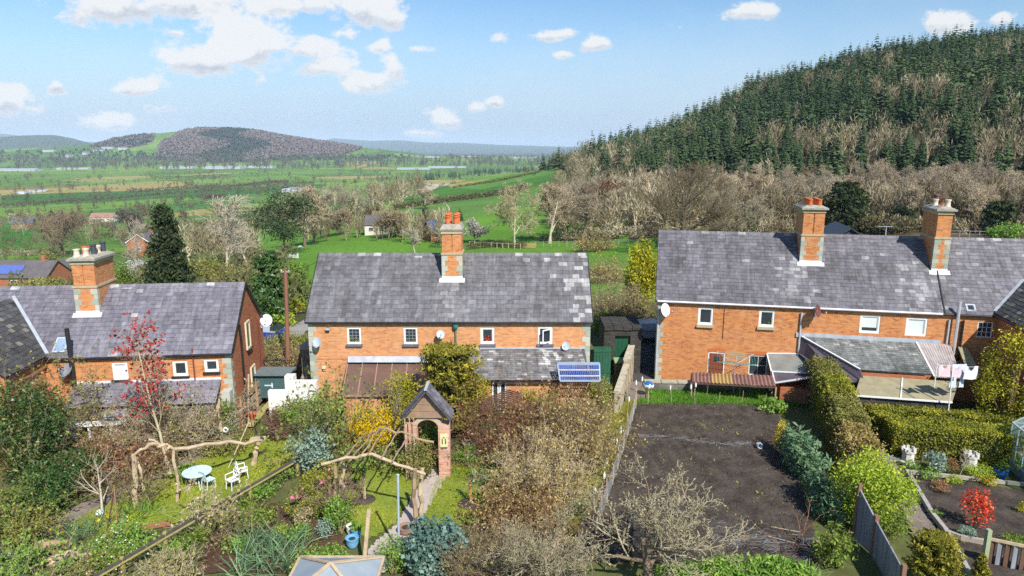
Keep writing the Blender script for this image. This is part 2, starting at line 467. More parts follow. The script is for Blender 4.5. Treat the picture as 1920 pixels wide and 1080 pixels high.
GALV=simple('galvanised_steel', (0.45, 0.50, 0.55), (0.6, 0.64, 0.68), 0.4, 4, metal=0.3)
TERRA=simple('terracotta', (0.62, 0.17, 0.06), (0.50, 0.12, 0.045), 0.8, 6)
BUFFPOT=simple('buff_clay', (0.74, 0.66, 0.56), (0.60, 0.5, 0.4), 0.8, 5)
CAPST=simple('chimney_cap', (0.42, 0.39, 0.31), (0.22, 0.21, 0.18), 0.9, 4, 0.6)
WOOD=simple('weathered_wood', (0.40, 0.29, 0.18), (0.27, 0.19, 0.115), 0.85, 4, 0.3, stretch=(1, 1, .25))
WOODPALE=simple('bleached_wood', (0.58, 0.46, 0.31), (0.40, 0.30, 0.19), 0.85, 5, 0.4)
WOODDARK=simple('dark_wood', (0.15, 0.085, 0.055), (0.10, 0.055, 0.035), 0.8, 5, 0.3)
WOODGREEN=simple('mossy_timber', (0.42, 0.36, 0.12), (0.30, 0.24, 0.10), 0.85, 6, 0.3)
WOODGREY=simple('silvered_boards', (0.33, 0.34, 0.37), (0.19, 0.19, 0.21), 0.85, 4, 0.4, stretch=(1, 1, .15))
DOORBRN=simple('brown_door', (0.26, 0.085, 0.04), (0.19, 0.06, 0.03), 0.6, 5)
BARK=simple('bark', (0.23, 0.17, 0.12), (0.13, 0.095, 0.065), 0.9, 6, 0.6)
BARKPALE=simple('pale_bark', (0.60, 0.53, 0.42), (0.36, 0.30, 0.22), 0.85, 6, 0.4)
BARKBIRCH=simple('birch_bark', (0.62, 0.54, 0.36), (0.38, 0.30, 0.18), 0.8, 5, 0.3)
POLY_BR=simple('bronze_polycarbonate', (0.125, 0.075, 0.058), (0.17, 0.11, 0.09), 0.28, 1.2, spec=0.6)
POLY_CL=simple('clear_corrugated', (0.50, 0.47, 0.46), (0.34, 0.28, 0.26), 0.35, 3, spec=0.6, stretch=(1, .4, 1))
FELT=simple('mossy_felt', (0.34, 0.30, 0.19), (0.24, 0.215, 0.13), 0.9, 2.5)
FELTDARK=simple('dark_felt', (0.085, 0.072, 0.09), (0.12, 0.10, 0.125), 0.6, 2.5)
CONC=simple('concrete', (0.42, 0.40, 0.37), (0.30, 0.28, 0.25), 0.9, 4, 0.3)
PAVE=simple('paving_stone', (0.50, 0.43, 0.38), (0.38, 0.33, 0.29), 0.9, 3, 0.3)
TARMAC=simple('tarmac', (0.050, 0.048, 0.050), (0.075, 0.072, 0.072), 0.85, 6, 0.2)
GRAVEL=simple('lane_gravel', (0.34, 0.32, 0.31), (0.24, 0.22, 0.2), 0.95, 9, 0.4)
BLUECAR=simple('blue_car_paint', (0.01, 0.06, 0.42), (0.012, 0.07, 0.46), 0.25, 1, spec=0.6)
SILVER=simple('silver_car_paint', (0.42, 0.50, 0.58), (0.46, 0.53, 0.6), 0.25, 1, spec=0.6)
RUBBER=simple('rubber', (0.02, 0.02, 0.02), (0.03, 0.03, 0.03), 0.8, 5)
PLASTICBL=simple('pale_blue_paint', (0.52, 0.68, 0.76), (0.6, 0.74, 0.8), 0.5, 4)
PINK=simple('pink_plastic', (0.86, 0.24, 0.38), (0.8, 0.2, 0.34), 0.4, 6)
BLUEGL=simple('blue_glaze', (0.02, 0.10, 0.34), (0.03, 0.16, 0.44), 0.2, 4, spec=0.6)
LTBLUE=simple('sky_blue_glaze', (0.12, 0.36, 0.62), (0.2, 0.45, 0.68), 0.3, 4, spec=0.5)
PVBLUE=simple('tube_blue', (0.07, 0.11, 0.36), (0.12, 0.18, 0.46), 0.25, 3, spec=0.6)
def glassmat(name, c, rough=0.05):
 m, N, L, b=newmat(name)
 n=nz(N, L, 1.4, 2, 0.5)
 L.new(mixc(N, L, n, c, tuple(x*1.9 for x in c)), b.inputs['Base Color'])
 b.inputs['Roughness'].default_value=rough
 b.inputs['Specular IOR Level'].default_value=0.6
 return m
GLASS=glassmat('window_glass', (0.025, 0.032, 0.038))
GLASSPALE=simple('blind_behind_glass', (0.62, 0.68, 0.66), (0.72, 0.77, 0.76), 0.15, 1, spec=0.6)
def clearglass():
 m, N, L, b=newmat('greenhouse_glass')
 b.inputs['Base Color'].default_value=(0.55, 0.68, 0.64, 1)
 b.inputs['Roughness'].default_value=0.05
 tr=N.new('ShaderNodeBsdfTransparent');tr.inputs[0].default_value=(0.86, 0.93, 0.9, 1)
 mx=N.new('ShaderNodeMixShader');mx.inputs[0].default_value=0.72
 L.new(b.outputs[0], mx.inputs[1]);L.new(tr.outputs[0], mx.inputs[2])
 L.new(mx.outputs[0], N['Material Output'].inputs[0])
 return m
GLASSCLEAR=clearglass()
# ---------------------------------------------------------------- the lie of the land
def px_az(px):return math.atan((px-960)/FPX/1.0)
_cols={-700:[(55, -.3), (70, -5), (110, -11), (180, -22), (300, -32), (500, -44), (800, -50), (16000, -50)], -300:[(55, -.3), (70, -4), (110, -10), (180, -22), (300, -32), (500, -44), (800, -50), (16000, -50)], 100:[(55, -.3), (70, -3), (110, -9), (180, -21), (300, -30), (500, -42), (800, -50), (16000, -50)], 350:[(55, -.3), (70, -2.5), (110, -7), (180, -15), (300, -27), (500, -42), (800, -50), (16000, -50)], 500:[(55, -.3), (70, -2.2), (110, -6.5), (180, -13), (300, -23), (500, -40), (800, -50), (16000, -50)], 650:[(55, -.3), (70, -2), (110, -6), (170, -11.5), (320, -15), (500, -32), (800, -48), (1200, -50), (16000, -50)], 760:[(55, -.3), (70, -2), (110, -6), (170, -11), (300, -11.5), (420, -14), (550, -27), (800, -46), (1200, -50), (16000, -50)], 860:[(55, -.3), (70, -2), (110, -6), (170, -10), (250, -9.5), (350, -10.5), (450, -10.6), (520, -9), (620, -16), (800, -42), (1200, -50), (16000, -50)], 950:[(55, -.3), (70, -2), (110, -6), (170, -9.3), (250, -8.5), (350, -8.5), (450, -7), (540, -5), (640, -12), (800, -36), (1200, -50), (16000, -50)], 1040:[(55, -.3), (70, -2), (110, -6), (170, -8.8), (250, -8), (350, -6), (450, -3.6), (540, -1.5), (650, -6), (800, -30), (1200, -50), (16000, -50)], 1100:[(55, -.3), (110, -6), (170, -8), (250, -4), (350, 3), (430, 6), (520, 6), (700, -5), (1000, -45), (16000, -50)], 1250:[(55, -.3), (130, -6), (200, -4), (300, 6), (400, 15), (450, 19), (600, 15), (1000, -20), (16000, -50)], 1400:[(55, -.3), (130, -5.5), (200, -3), (300, 14), (400, 36), (480, 51), (700, 54), (1200, 0), (16000, -40)], 1600:[(55, -.3), (130, -5), (200, -2), (300, 22), (400, 50), (520, 77), (800, 80), (1500, 20), (16000, -40)], 1800:[(55, -.3), (130, -4), (200, 0), (300, 27), (400, 57), (560, 95), (800, 99), (1500, 40), (16000, -40)], 1950:[(55, -.3), (130, -4), (200, 2), (300, 30), (400, 60), (580, 99), (800, 105), (1500, 50), (16000, -40)], 2600:[(55, -.3), (130, -4), (200, 3), (300, 34), (400, 66), (580, 110), (800, 118), (1500, 60), (16000, -40)], }
_A=np.linspace(-0.95, 0.95, 191)
_LR=np.linspace(math.log(50), math.log(17000), 240)
def _table():
 ks=sorted(_cols)
 ca=np.array([px_az(k)for k in ks])
 T=np.zeros((len(ks), len(_LR)))
 for i, k in enumerate(ks):
  d, z=zip(*_cols[k])
  T[i]=np.interp(_LR, np.log(np.array(d)/math.cos(px_az(k))), z)
 out=np.zeros((len(_A), len(_LR)))
 for j in range(len(_LR)):out[:, j]=np.interp(_A, ca, T[:, j])
 def blur(a, n, ax):
  k=np.hanning(2*n+3)[1:-1];k/=k.sum()
  p=np.pad(a, [(n, n)if i==ax else(0, 0)for i in(0, 1)], mode='edge')
  return np.apply_along_axis(lambda v:np.convolve(v, k, mode='valid'), ax, p)
 out=blur(blur(out, 5, 0), 4, 1)
 Rr=np.exp(_LR)[None, :]*np.cos(_A)[:, None]
 PX=960+FPX*np.tan(_A)[:, None]
 def ridge(sil, D, d0, d1, pw=1.0):
  xs, ys=zip(*sil)
  y=np.interp(PX, xs, ys)
  v=(540-y)/FPX
  slope=(-sT+v*cT)/(cT+v*sT)
  top=CAMZ+slope*D
  up=np.clip((Rr-d0)/(D-d0), 0, 1)**pw;up=up*up*(3-2*up)
  dn=1-np.clip((Rr-D)/(d1-D), 0, 1);dn=dn*dn*(3-2*dn)
  w=np.minimum(up, dn)
  return np.maximum(out, -50+(top+50)*w)
 out=ridge([(-800, 275), (-200, 282), (0, 281), (120, 276), (170, 272), (230, 262), (300, 252), (345, 247), (380, 243), (450, 243), (500, 247), (540, 256), (600, 265), (660, 274), (740, 283), (820, 291), (900, 296), (2600, 300)], 3300, 2350, 4600)
 out=ridge([(-800, 262), (-100, 258), (0, 258), (60, 254), (120, 253), (150, 258), (190, 270), (300, 288), (2600, 300)], 5600, 4300, 7200)
 out=ridge([(-800, 250), (0, 250), (40, 252), (110, 262), (300, 272), (600, 268), (630, 259), (700, 264), (760, 263), (800, 267), (870, 268), (950, 272), (1050, 275), (2600, 275)], 12500, 8500, 16500)
 return out
_T=_table()
def _hash(x, y, s):
 return np.sin(x/s+1.3*np.sin(y/(s*1.7)))*np.sin(y/(s*1.3)+1.1*np.cos(x/(s*2.1)))
def ss(t):
 t=np.clip(t, 0, 1);return t*t*(3-2*t)
def H(x, y):
 x=np.asarray(x, float);y=np.asarray(y, float)
 near=-.5*ss((-9.3-x)/4.5)
 r=np.hypot(x, y)
 a=np.clip(np.arctan2(x, np.maximum(y, -1e9)), -0.95, 0.95)
 lr=np.log(np.clip(r, 50, 16900))
 fi=(a+0.95)/1.9*(len(_A)-1);fj=(lr-_LR[0])/(_LR[-1]-_LR[0])*(len(_LR)-1)
 i=np.clip(fi.astype(int), 0, len(_A)-2);j=np.clip(fj.astype(int), 0, len(_LR)-2)
 u, v=fi-i, fj-j
 far=(_T[i, j]*(1-u)+_T[i+1, j]*u)*(1-v)+(_T[i, j+1]*(1-u)+_T[i+1, j+1]*u)*v
 far=far+_hash(x, y, 37.0)*0.5*ss((r-90)/100)+_hash(x, y, 210.0)*2.0*ss((r-600)/800)
 w=ss((r-50)/22)
 return near*(1-w)+far*w
def Hs(x, y):return float(H(np.array([x]), np.array([y]))[0])
def at(px, py, Y):
 d=ray(px, py);t=Y/d[1]
 return Vector((d[0]*t, Y, CAMZ+d[2]*t))
def gp(px, py, up=0.0):
 """the ground point a line of sight meets"""
 d=np.array(ray(px, py))
 t=np.exp(np.linspace(math.log(8), math.log(15000), 2500))
 z=CAMZ+d[2]*t-(H(d[0]*t, d[1]*t)+up)
 k=np.argmax(z<0)
 if not(z<0).any():k=len(t)-1
 t0, t1=t[max(k-1, 0)], t[k]
 for _ in range(24):
  tm=(t0+t1)/2
  if CAMZ+d[2]*tm-(Hs(d[0]*tm, d[1]*tm)+up)<0:t1=tm
  else:t0=tm
 p=d*t1
 return Vector((p[0], p[1], Hs(p[0], p[1])+up))
def mpp(p):
 """metres one picture pixel covers at a place"""
 return(p.y*cT+(CAMZ-p.z)*sT)/FPX
def wall_hit(o, yaw, px, py, off=0.0):
 """local (x, z) where a line of sight meets a house's front wall plane"""
 d=Vector(ray(px, py));n=Vector((math.sin(yaw), -math.cos(yaw), 0));w=Vector((math.cos(yaw), math.sin(yaw), 0))
 c=Vector((0, 0, CAMZ));o=Vector(o)+n*off
 t=(o-c).dot(n)/d.dot(n)
 p=c+d*t-o
 return p.dot(w), p.z
# ---------------------------------------------------------------- fields
rngF=np.random.default_rng(5)
_fs=[]
for r0, r1, n in((330, 900, 45), (900, 2200, 150), (2200, 5200, 260)):
 rr=np.sqrt(rngF.uniform(r0*r0, r1*r1, n));aa=rngF.uniform(-0.85, 0.75, n)
 _fs.append(np.stack([rr*np.sin(aa), rr*np.cos(aa)], 1))
FSEED=np.concatenate(_fs)
FGREEN=np.array([(0.058, 0.150, 0.022), (0.075, 0.185, 0.028), (0.045, 0.125, 0.022), (0.095, 0.205, 0.035), (0.055, 0.135, 0.03), (0.07, 0.165, 0.03), (0.175, 0.20, 0.07), (0.12, 0.115, 0.06), (0.085, 0.19, 0.03)])
FCOL=np.array((1.75, 1.3, 1.2))*FGREEN[rngF.choice(len(FGREEN), len(FSEED), p=[.17, .15, .16, .12, .12, .12, .06, .04, .06])]
def field_of(x, y):
 """nearest field and how far the boundary is"""
 idx=np.zeros(len(x), int);ed=np.zeros(len(x))
 S=FSEED*(1.0, 0.72)
 for c in range(0, len(x), 20000):
  q=np.stack([x[c:c+20000], y[c:c+20000]*0.72], 1)
  d2=(q[:, None, 0]-S[None, :, 0])**2+(q[:, None, 1]-S[None, :, 1])**2
  o=np.argpartition(d2, 1, axis=1)[:, :2]
  dd=np.sqrt(np.take_along_axis(d2, o, 1));s=np.argsort(dd, 1)
  o=np.take_along_axis(o, s, 1);dd=np.take_along_axis(dd, s, 1)
  idx[c:c+20000]=o[:, 0];ed[c:c+20000]=(dd[:, 1]-dd[:, 0])/2
 return idx, ed
def inpoly(x, y, P):
 r=np.zeros(len(x), bool);n=len(P)
 for i in range(n):
  x0, y0=P[i];x1, y1=P[(i+1)%n]
  c=((y0>y)!=(y1>y))&(x<(x1-x0)*(y-y0)/((y1-y0)or 1e-9)+x0)
  r^=c
 return r
def gpoly(pts):return[tuple(gp(*p)[:2])for p in pts]
def hillwood(x, y):
 """1 where the conifer hill is wooded"""
 px=960+FPX*x/np.maximum(y, 1)
 lo=np.interp(px, [1000, 1050, 1070, 1100, 1200, 1300, 1400, 1600, 1800, 2000, 2600], [620, 520, 330, 285, 235, 215, 200, 190, 185, 180, 175])
 hi=np.interp(px, [1000, 1100, 1300, 1500, 1700, 1900, 2600], [640, 640, 700, 760, 850, 900, 900])
 return(px>1035)&(y>lo)&(y<hi)
FARWOOD=[[(290, 298), (300, 268), (345, 246), (385, 241), (455, 241), (520, 252), (600, 266), (680, 279), (645, 290), (560, 292), (480, 303), (400, 306), (330, 302)], [(170, 275), (215, 262), (255, 256), (290, 253), (285, 268), (240, 278)]]
def in_px(x, y, z, P):
 dz=z-CAMZ
 ax=y*cT-dz*sT;v=(y*sT+dz*cT)/ax
 return inpoly(960+FPX*x/ax, 540-FPX*v, P)
def build_ground():
 a_in=np.linspace(-0.82, 0.82, 560)
 a_out=np.linspace(0.82, 2*math.pi-0.82, 60)[1:-1]
 az=np.concatenate([a_in, a_out]);na=len(az)
 rr=np.concatenate([np.linspace(0.5, 16, 8), np.linspace(17, 52, 60), np.exp(np.linspace(math.log(52.6), math.log(700), 170)), np.exp(np.linspace(math.log(706), math.log(16500), 230))])
 nr=len(rr)
 A, Rr=np.meshgrid(az, rr)
 x, y=(Rr*np.sin(A)).ravel(), (Rr*np.cos(A)).ravel()
 z=H(x, y)
 g=z.copy();near=np.hypot(x, y)<60
 z=z+np.where(near, 0.05*_hash(x, y, 0.9)*0.3-0.05, 0)
 V=np.stack([x, y, z], 1)
 i, j=np.meshgrid(np.arange(nr-1), np.arange(na), indexing='ij')
 j2=(j+1)%na
 F=np.stack([i*na+j, i*na+j2, (i+1)*na+j2, (i+1)*na+j], 2).reshape(-1, 4)[:, ::-1]
 r=np.hypot(x, y)
 C=np.tile((0.10, 0.155, 0.035), (len(x), 1))
 C[r<50]=(0.105, 0.115, 0.04)
 m=(r>=330)
 idx, ed=field_of(x[m], y[m])
 C[m]=FCOL[idx]
 mid=(r>=47)&(r<330)
 px=960+FPX*x/np.maximum(y, 1)
 C[mid]=(0.105, 0.225, 0.025)
 C[mid&(px<470)]=(0.085, 0.155, 0.03)
 C[mid&(r<75)&(px<600)]=(0.075, 0.085, 0.03)
 C[mid&(r<75)&(px>1110)]=(0.09, 0.10, 0.035)
 C[(r>160)&(r<240)&(px>1180)]=(0.10, 0.08, 0.045)
 def paint(P, c):
  q=gpoly(P);k=inpoly(x, y, q);C[k]=c
 fr=(y>0)
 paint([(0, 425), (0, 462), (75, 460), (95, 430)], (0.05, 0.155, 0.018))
 paint([(0, 472), (0, 500), (140, 490), (245, 470), (240, 456)], (0.11, 0.22, 0.03))
 paint([(700, 410), (742, 392), (850, 376), (915, 368), (1000, 352), (1042, 346), (1042, 366), (940, 396), (850, 415)], (0.10, 0.20, 0.04))
 paint([(745, 391), (788, 352), (848, 352), (1000, 322), (1044, 318), (1042, 345), (1000, 351), (915, 367), (850, 375)], (0.062, 0.165, 0.025))
 paint([(848, 352), (900, 345), (1000, 322), (1044, 316), (1044, 322), (1000, 332), (900, 356)], (0.095, 0.215, 0.04))
 paint([(785, 352), (788, 347), (845, 344), (848, 348)], (0.42, 0.38, 0.28))
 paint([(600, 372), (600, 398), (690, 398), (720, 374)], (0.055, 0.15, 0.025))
 paint([(0, 366), (0, 384), (420, 368), (610, 352), (610, 345), (420, 352)], (0.05, 0.135, 0.022))  # cloud shadow over the mid valley, put into the field colour as deeper green
 paint([(100, 400), (0, 408), (0, 428), (300, 402), (480, 380), (420, 372)], (0.07, 0.175, 0.03))
 paint([(460, 372), (610, 352), (618, 362), (530, 380)], (0.12, 0.22, 0.045))
 paint([(120, 338), (250, 331), (248, 337), (180, 342)], (0.26, 0.27, 0.08))
 paint([(30, 360), (90, 355), (85, 358), (40, 364)], (0.55, 0.60, 0.66))
 hw=hillwood(x, y)
 C[hw]=(0.05, 0.042, 0.026)
 for P in FARWOOD:
  k=in_px(x, y, g, P)&(y>2300)&(y<4600);C[k]=(0.075, 0.06, 0.055)
 C[(r>5000)]=(0.06, 0.085, 0.05)
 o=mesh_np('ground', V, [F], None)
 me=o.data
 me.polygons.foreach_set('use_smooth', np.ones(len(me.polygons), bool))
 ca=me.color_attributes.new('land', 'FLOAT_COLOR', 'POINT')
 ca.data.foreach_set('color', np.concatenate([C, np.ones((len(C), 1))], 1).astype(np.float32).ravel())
 m, N, L, b=newmat('land')
 at_=attr(N, 'land')
 tc=N.new('ShaderNodeTexCoord')
 n1=nz(N, L, 0.03, 8, 0.6, vec=tc.outputs['Object'])
 n2=nz(N, L, 1.1, 8, 0.7, vec=tc.outputs['Object'])
 mr=N.new('ShaderNodeMapRange');mr.inputs['From Min'].default_value=0.3;mr.inputs['From Max'].default_value=0.7
 mr.inputs['To Min'].default_value=0.78;mr.inputs['To Max'].default_value=1.2
 L.new(n1, mr.inputs[0])
 mr2=N.new('ShaderNodeMapRange');mr2.inputs['From Min'].default_value=0.3;mr2.inputs['From Max'].default_value=0.7
 mr2.inputs['To Min'].default_value=0.7;mr2.inputs['To Max'].default_value=1.3
 L.new(n2, mr2.inputs[0])
 mu=N.new('ShaderNodeMath');mu.operation='MULTIPLY';L.new(mr.outputs[0], mu.inputs[0]);L.new(mr2.outputs[0], mu.inputs[1])
 vm=N.new('ShaderNodeVectorMath');vm.operation='SCALE';L.new(at_.outputs['Color'], vm.inputs[0]);L.new(mu.outputs[0], vm.inputs['Scale'])
 L.new(vm.outputs[0], b.inputs['Base Color'])
 b.inputs['Roughness'].default_value=0.95;b.inputs['Specular IOR Level'].default_value=0.1
 bp=N.new('ShaderNodeBump');bp.inputs['Strength'].default_value=0.6;bp.inputs['Distance'].default_value=0.08
 L.new(n2, bp.inputs['Height']);L.new(bp.outputs[0], b.inputs['Normal'])
 me.materials.append(m)
 tag(o, kind='structure')
 return o
build_ground()
# ---------------------------------------------------------------- plants
def unit(v):return v/np.maximum(np.linalg.norm(v, axis=-1, keepdims=True), 1e-9)
def leaf_quads(rng, P, size, tint, up=0.3, aspect=1.7, droop=0.0):
 """one leaf-sized quad at every point"""
 n=len(P)
 a=rng.normal(size=(n, 3));a[:, 2]-=droop;a=unit(a)
 nn=rng.normal(size=(n, 3));nn[:, 2]+=up*2
 b=unit(np.cross(nn, a))
 s=size*rng.uniform(.6, 1.35, (n, 1))if not hasattr(size, '__len__')else np.asarray(size)[:, None]*rng.uniform(.7, 1.3, (n, 1))
 a=a*s*.5*aspect;b=b*s*.5
 V=np.concatenate([P-a, P+b-a*.1, P+a, P-b-a*.1], 1).reshape(-1, 3)
 return V, np.arange(4*n).reshape(n, 4), np.asarray(tint, float)
def tubes(P, Rd, sides=3):
 """P (n,k,3) polylines, Rd (n,k) radii -> V,F"""
 n, k, _=P.shape
 T=np.gradient(P, axis=1);T=unit(T)
 ref=np.where(np.abs(T[:, :1, 2:3])>.9, np.array([[[1., 0, 0]]]), np.array([[[0, 0, 1.]]]))
 A=unit(np.cross(T, np.broadcast_to(ref, T.shape)));B=np.cross(T, A)
 th=2*np.pi*np.arange(sides)/sides
 V=P[:, :, None, :]+Rd[:, :, None, None]*(A[:, :, None, :]*np.cos(th)[None, None, :, None]+B[:, :, None, :]*np.sin(th)[None, None, :, None])
 base=(np.arange(n)*k*sides)[:, None, None]+(np.arange(k-1)*sides)[None, :, None]
 s0=np.arange(sides)[None, None, :];s1=(np.arange(sides)+1)%sides
 F=np.stack([base+s0, base+s1[None, None, :], base+sides+s1[None, None, :], base+sides+s0], 3).reshape(-1, 4)
 return V.reshape(-1, 3), F
def curve_from(rng, p, d, L, k, wob, up):
 """polylines starting at p (n,3) heading d, lengths L (n)"""
 n=len(p);P=np.zeros((n, k, 3));P[:, 0]=p
 st=(L/(k-1))[:, None]
 for i in range(1, k):
  d=unit(d+rng.normal(size=(n, 3))*wob+np.array([0, 0, up]))
  P[:, i]=P[:, i-1]+d*st
 return P
def sample_on(P, t):
 """points and tangents at fractions t (n,m) of polylines"""
 n, k, _=P.shape
 f=np.clip(t, 0, .999)*(k-1);i=f.astype(int);u=(f-i)[..., None]
 r=np.arange(n)[:, None]
 a, b=P[r, i], P[r, i+1]
 return a*(1-u)+b*u, unit(b-a)
def grow(seed, H, levels, trunk=.16, lean=.05, k0=7, tfrac=1.0, wob0=.06):
 """levels: (children per parent, t0, t1, length/H, spread, up, wobble, radius factor, points, sides) -> list of (P, R, sides)"""
 rng=np.random.default_rng(seed)
 d0=unit(np.array([[rng.normal()*lean, rng.normal()*lean, 1.]]))
 P=curve_from(rng, np.zeros((1, 3)), d0, np.array([H*tfrac]), k0, wob0, .12)
 Rr=np.linspace(trunk, trunk*.35, k0)[None, :].copy();Rr[:, 0]*=1.5
 out=[(P, Rr, 7)]
 par, pr=P, Rr
 for(nc, t0, t1, lf, spread, up, wob, rf, k, sides)in levels:
  n=len(par)
  t=t0+(t1-t0)*(np.arange(nc)[None, :]+rng.uniform(0, 1, (n, nc)))/nc
  p, tan=sample_on(par, t)
  ri=np.take_along_axis(pr, np.clip((t*(par.shape[1]-1)).astype(int), 0, par.shape[1]-1), 1)
  side=unit(np.cross(tan, rng.normal(size=tan.shape)))
  sp=spread*rng.uniform(.7, 1.25, t.shape)[..., None]
  d=unit(tan*np.cos(sp)+side*np.sin(sp))
  L=lf*H*rng.uniform(.65, 1.2, t.shape)*(1.1-.45*(t-t0)/max(t1-t0, .01))
  C=curve_from(rng, p.reshape(-1, 3), d.reshape(-1, 3), L.ravel(), k, wob, up)
  r0=(ri*rf).ravel()
  Rc=r0[:, None]*np.linspace(1, .35, k)[None, :]
  out.append((C, Rc, sides));par, pr=C, Rc
 return out
def tree_mesh(name, parts, material, parent=None, tints=None, minr=0.0):
 Vs, Fs, Ts, b=[], [], [], 0
 for i, (P, Rr, s)in enumerate(parts):
  V, F=tubes(P, np.maximum(Rr, minr), s)
  Vs.append(V);Fs.append(F+b);b+=len(V)
  Ts.append(np.full(len(F), (tints[i]if tints else .5)))
 return mesh_np(name, np.concatenate(Vs), [np.concatenate(Fs)], material, parent, [np.concatenate(Ts)], smooth=True)
def clump_points(rng, n, r, clumps=16, sig=.27, shell=.72, zmin=-1.0, surface=0.0):
 """points in lumpy clusters within an ellipsoid of radii r, with a shade number for each cluster"""
 c=unit(rng.normal(size=(clumps, 3)));c*=rng.uniform(shell-.35, shell+.12, (clumps, 1))
 i=rng.integers(clumps, size=n)
 P=c[i]+rng.normal(size=(n, 3))*sig
 l=np.linalg.norm(P, axis=1, keepdims=True)
 P=np.where(l>1.08, P/l*rng.uniform(.85, 1.08, (n, 1)), P)
 P[:, 2]=np.maximum(P[:, 2], zmin)
 ct=rng.uniform(0, 1, clumps)
 return P*np.asarray(r), np.clip(.5*ct[i]+.5*rng.random(n), 0, 1), c*np.asarray(r)
L_LAUREL=leafmat('laurel_leaf', (0.018, 0.042, 0.012), (0.038, 0.080, 0.018), (0.085, 0.14, 0.035), .4, .4, .12)
L_OLIVE=leafmat('olive_scrub_leaf', (0.085, 0.09, 0.022), (0.165, 0.165, 0.042), (0.28, 0.26, 0.085), .7, .15, .2)
L_BROWN=leafmat('brown_scrub_leaf', (0.15, 0.11, 0.038), (0.28, 0.215, 0.075), (0.41, 0.335, 0.14), .8, .1, .2)
L_RUST=leafmat('rust_twig', (0.15, 0.075, 0.035), (0.26, 0.14, 0.065), (0.30, 0.22, 0.10), .8, .1, .2)
L_GOLD=leafmat('golden_leaf', (0.10, 0.115, 0.012), (0.26, 0.25, 0.02), (0.52, 0.44, 0.04), .6, .2, .25)
L_GOLDDK=leafmat('gold_conifer_leaf', (0.055, 0.06, 0.012), (0.15, 0.145, 0.022), (0.38, 0.30, 0.035), .7, .15, .2)
L_YEW=leafmat('yew_leaf', (0.06, 0.075, 0.010), (0.17, 0.18, 0.02), (0.36, 0.33, 0.035), .6, .2, .15)
L_LIME=leafmat('lime_leaf', (0.12, 0.18, 0.015), (0.25, 0.33, 0.03), (0.45, 0.46, 0.06), .6, .2, .3)
L_MID=leafmat('mid_green_leaf', (0.05, 0.09, 0.014), (0.12, 0.175, 0.026), (0.24, 0.29, 0.055), .6, .2, .25)
L_SPRING=leafmat('spring_leaf', (0.07, 0.14, 0.02), (0.15, 0.26, 0.04), (0.27, 0.38, 0.08), .6, .2, .3)
L_SAGE=leafmat('sage_leaf', (0.10, 0.15, 0.115), (0.20, 0.27, 0.21), (0.34, 0.40, 0.33), .6, .2, .2)
L_KALE=leafmat('kale_leaf', (0.045, 0.095, 0.075), (0.10, 0.17, 0.14), (0.22, 0.30, 0.25), .5, .3, .2)
L_GREYGRN=leafmat('iris_leaf', (0.055, 0.11, 0.055), (0.11, 0.19, 0.095), (0.22, 0.30, 0.16), .6, .25, .25)
L_FORSY=leafmat('forsythia_flower', (0.50, 0.33, 0.01), (0.72, 0.52, 0.015), (0.80, 0.62, 0.03), .7, .1, .3, gain=1)
L_RED=leafmat('red_leaf', (0.16, 0.012, 0.016), (0.30, 0.022, 0.03), (0.44, 0.05, 0.05), .6, .2, .25)
L_SCARLET=leafmat('scarlet_leaf', (0.32, 0.02, 0.012), (0.52, 0.045, 0.02), (0.55, 0.30, 0.10), .6, .2, .25)
L_PURPLE=leafmat('purple_leaf', (0.06, 0.03, 0.022), (0.12, 0.06, 0.045), (0.18, 0.10, 0.07), .6, .2, .2)
L_CREAMBUD=leafmat('cream_bud', (0.34, 0.27, 0.14), (0.50, 0.42, 0.23), (0.62, 0.55, 0.33), .7, .1, .25, gain=1)
L_BLOSSOM=leafmat('blossom', (0.42, 0.38, 0.36), (0.60, 0.55, 0.52), (0.72, 0.68, 0.64), .8, .1, .25, gain=1)
L_WHITEFL=leafmat('white_flower', (0.70, 0.70, 0.70), (0.8, 0.8, 0.78), (0.85, 0.85, 0.82), .7, .1, .2, gain=1)
L_WILLOW=leafmat('willow_leaf', (0.26, 0.27, 0.02), (0.45, 0.43, 0.03), (0.60, 0.54, 0.05), .6, .15, .3, gain=1)
L_BEECH=leafmat('dry_beech_leaf', (0.26, 0.14, 0.07), (0.42, 0.26, 0.15), (0.54, 0.38, 0.25), .8, .1, .25)
TWIG=simple('grey_twig', (0.44, 0.37, 0.27), (0.30, 0.245, 0.17), .9, 3)
TWIGBR=simple('brown_twig', (0.34, 0.255, 0.165), (0.23, 0.165, 0.105), .9, 3)
TWIGPALE=simple('straw_twig', (0.60, 0.50, 0.35), (0.43, 0.35, 0.23), .9, 3)
TWIGLICHEN=simple('lichen_twig', (0.47, 0.42, 0.27), (0.27, 0.23, 0.15), .9, 5)
TWIGRED=simple('reddish_twig', (0.26, 0.13, 0.08), (0.17, 0.085, 0.055), .9, 3)
def at_base(px, py):
 p=gp(px, py);return p, mpp(p)
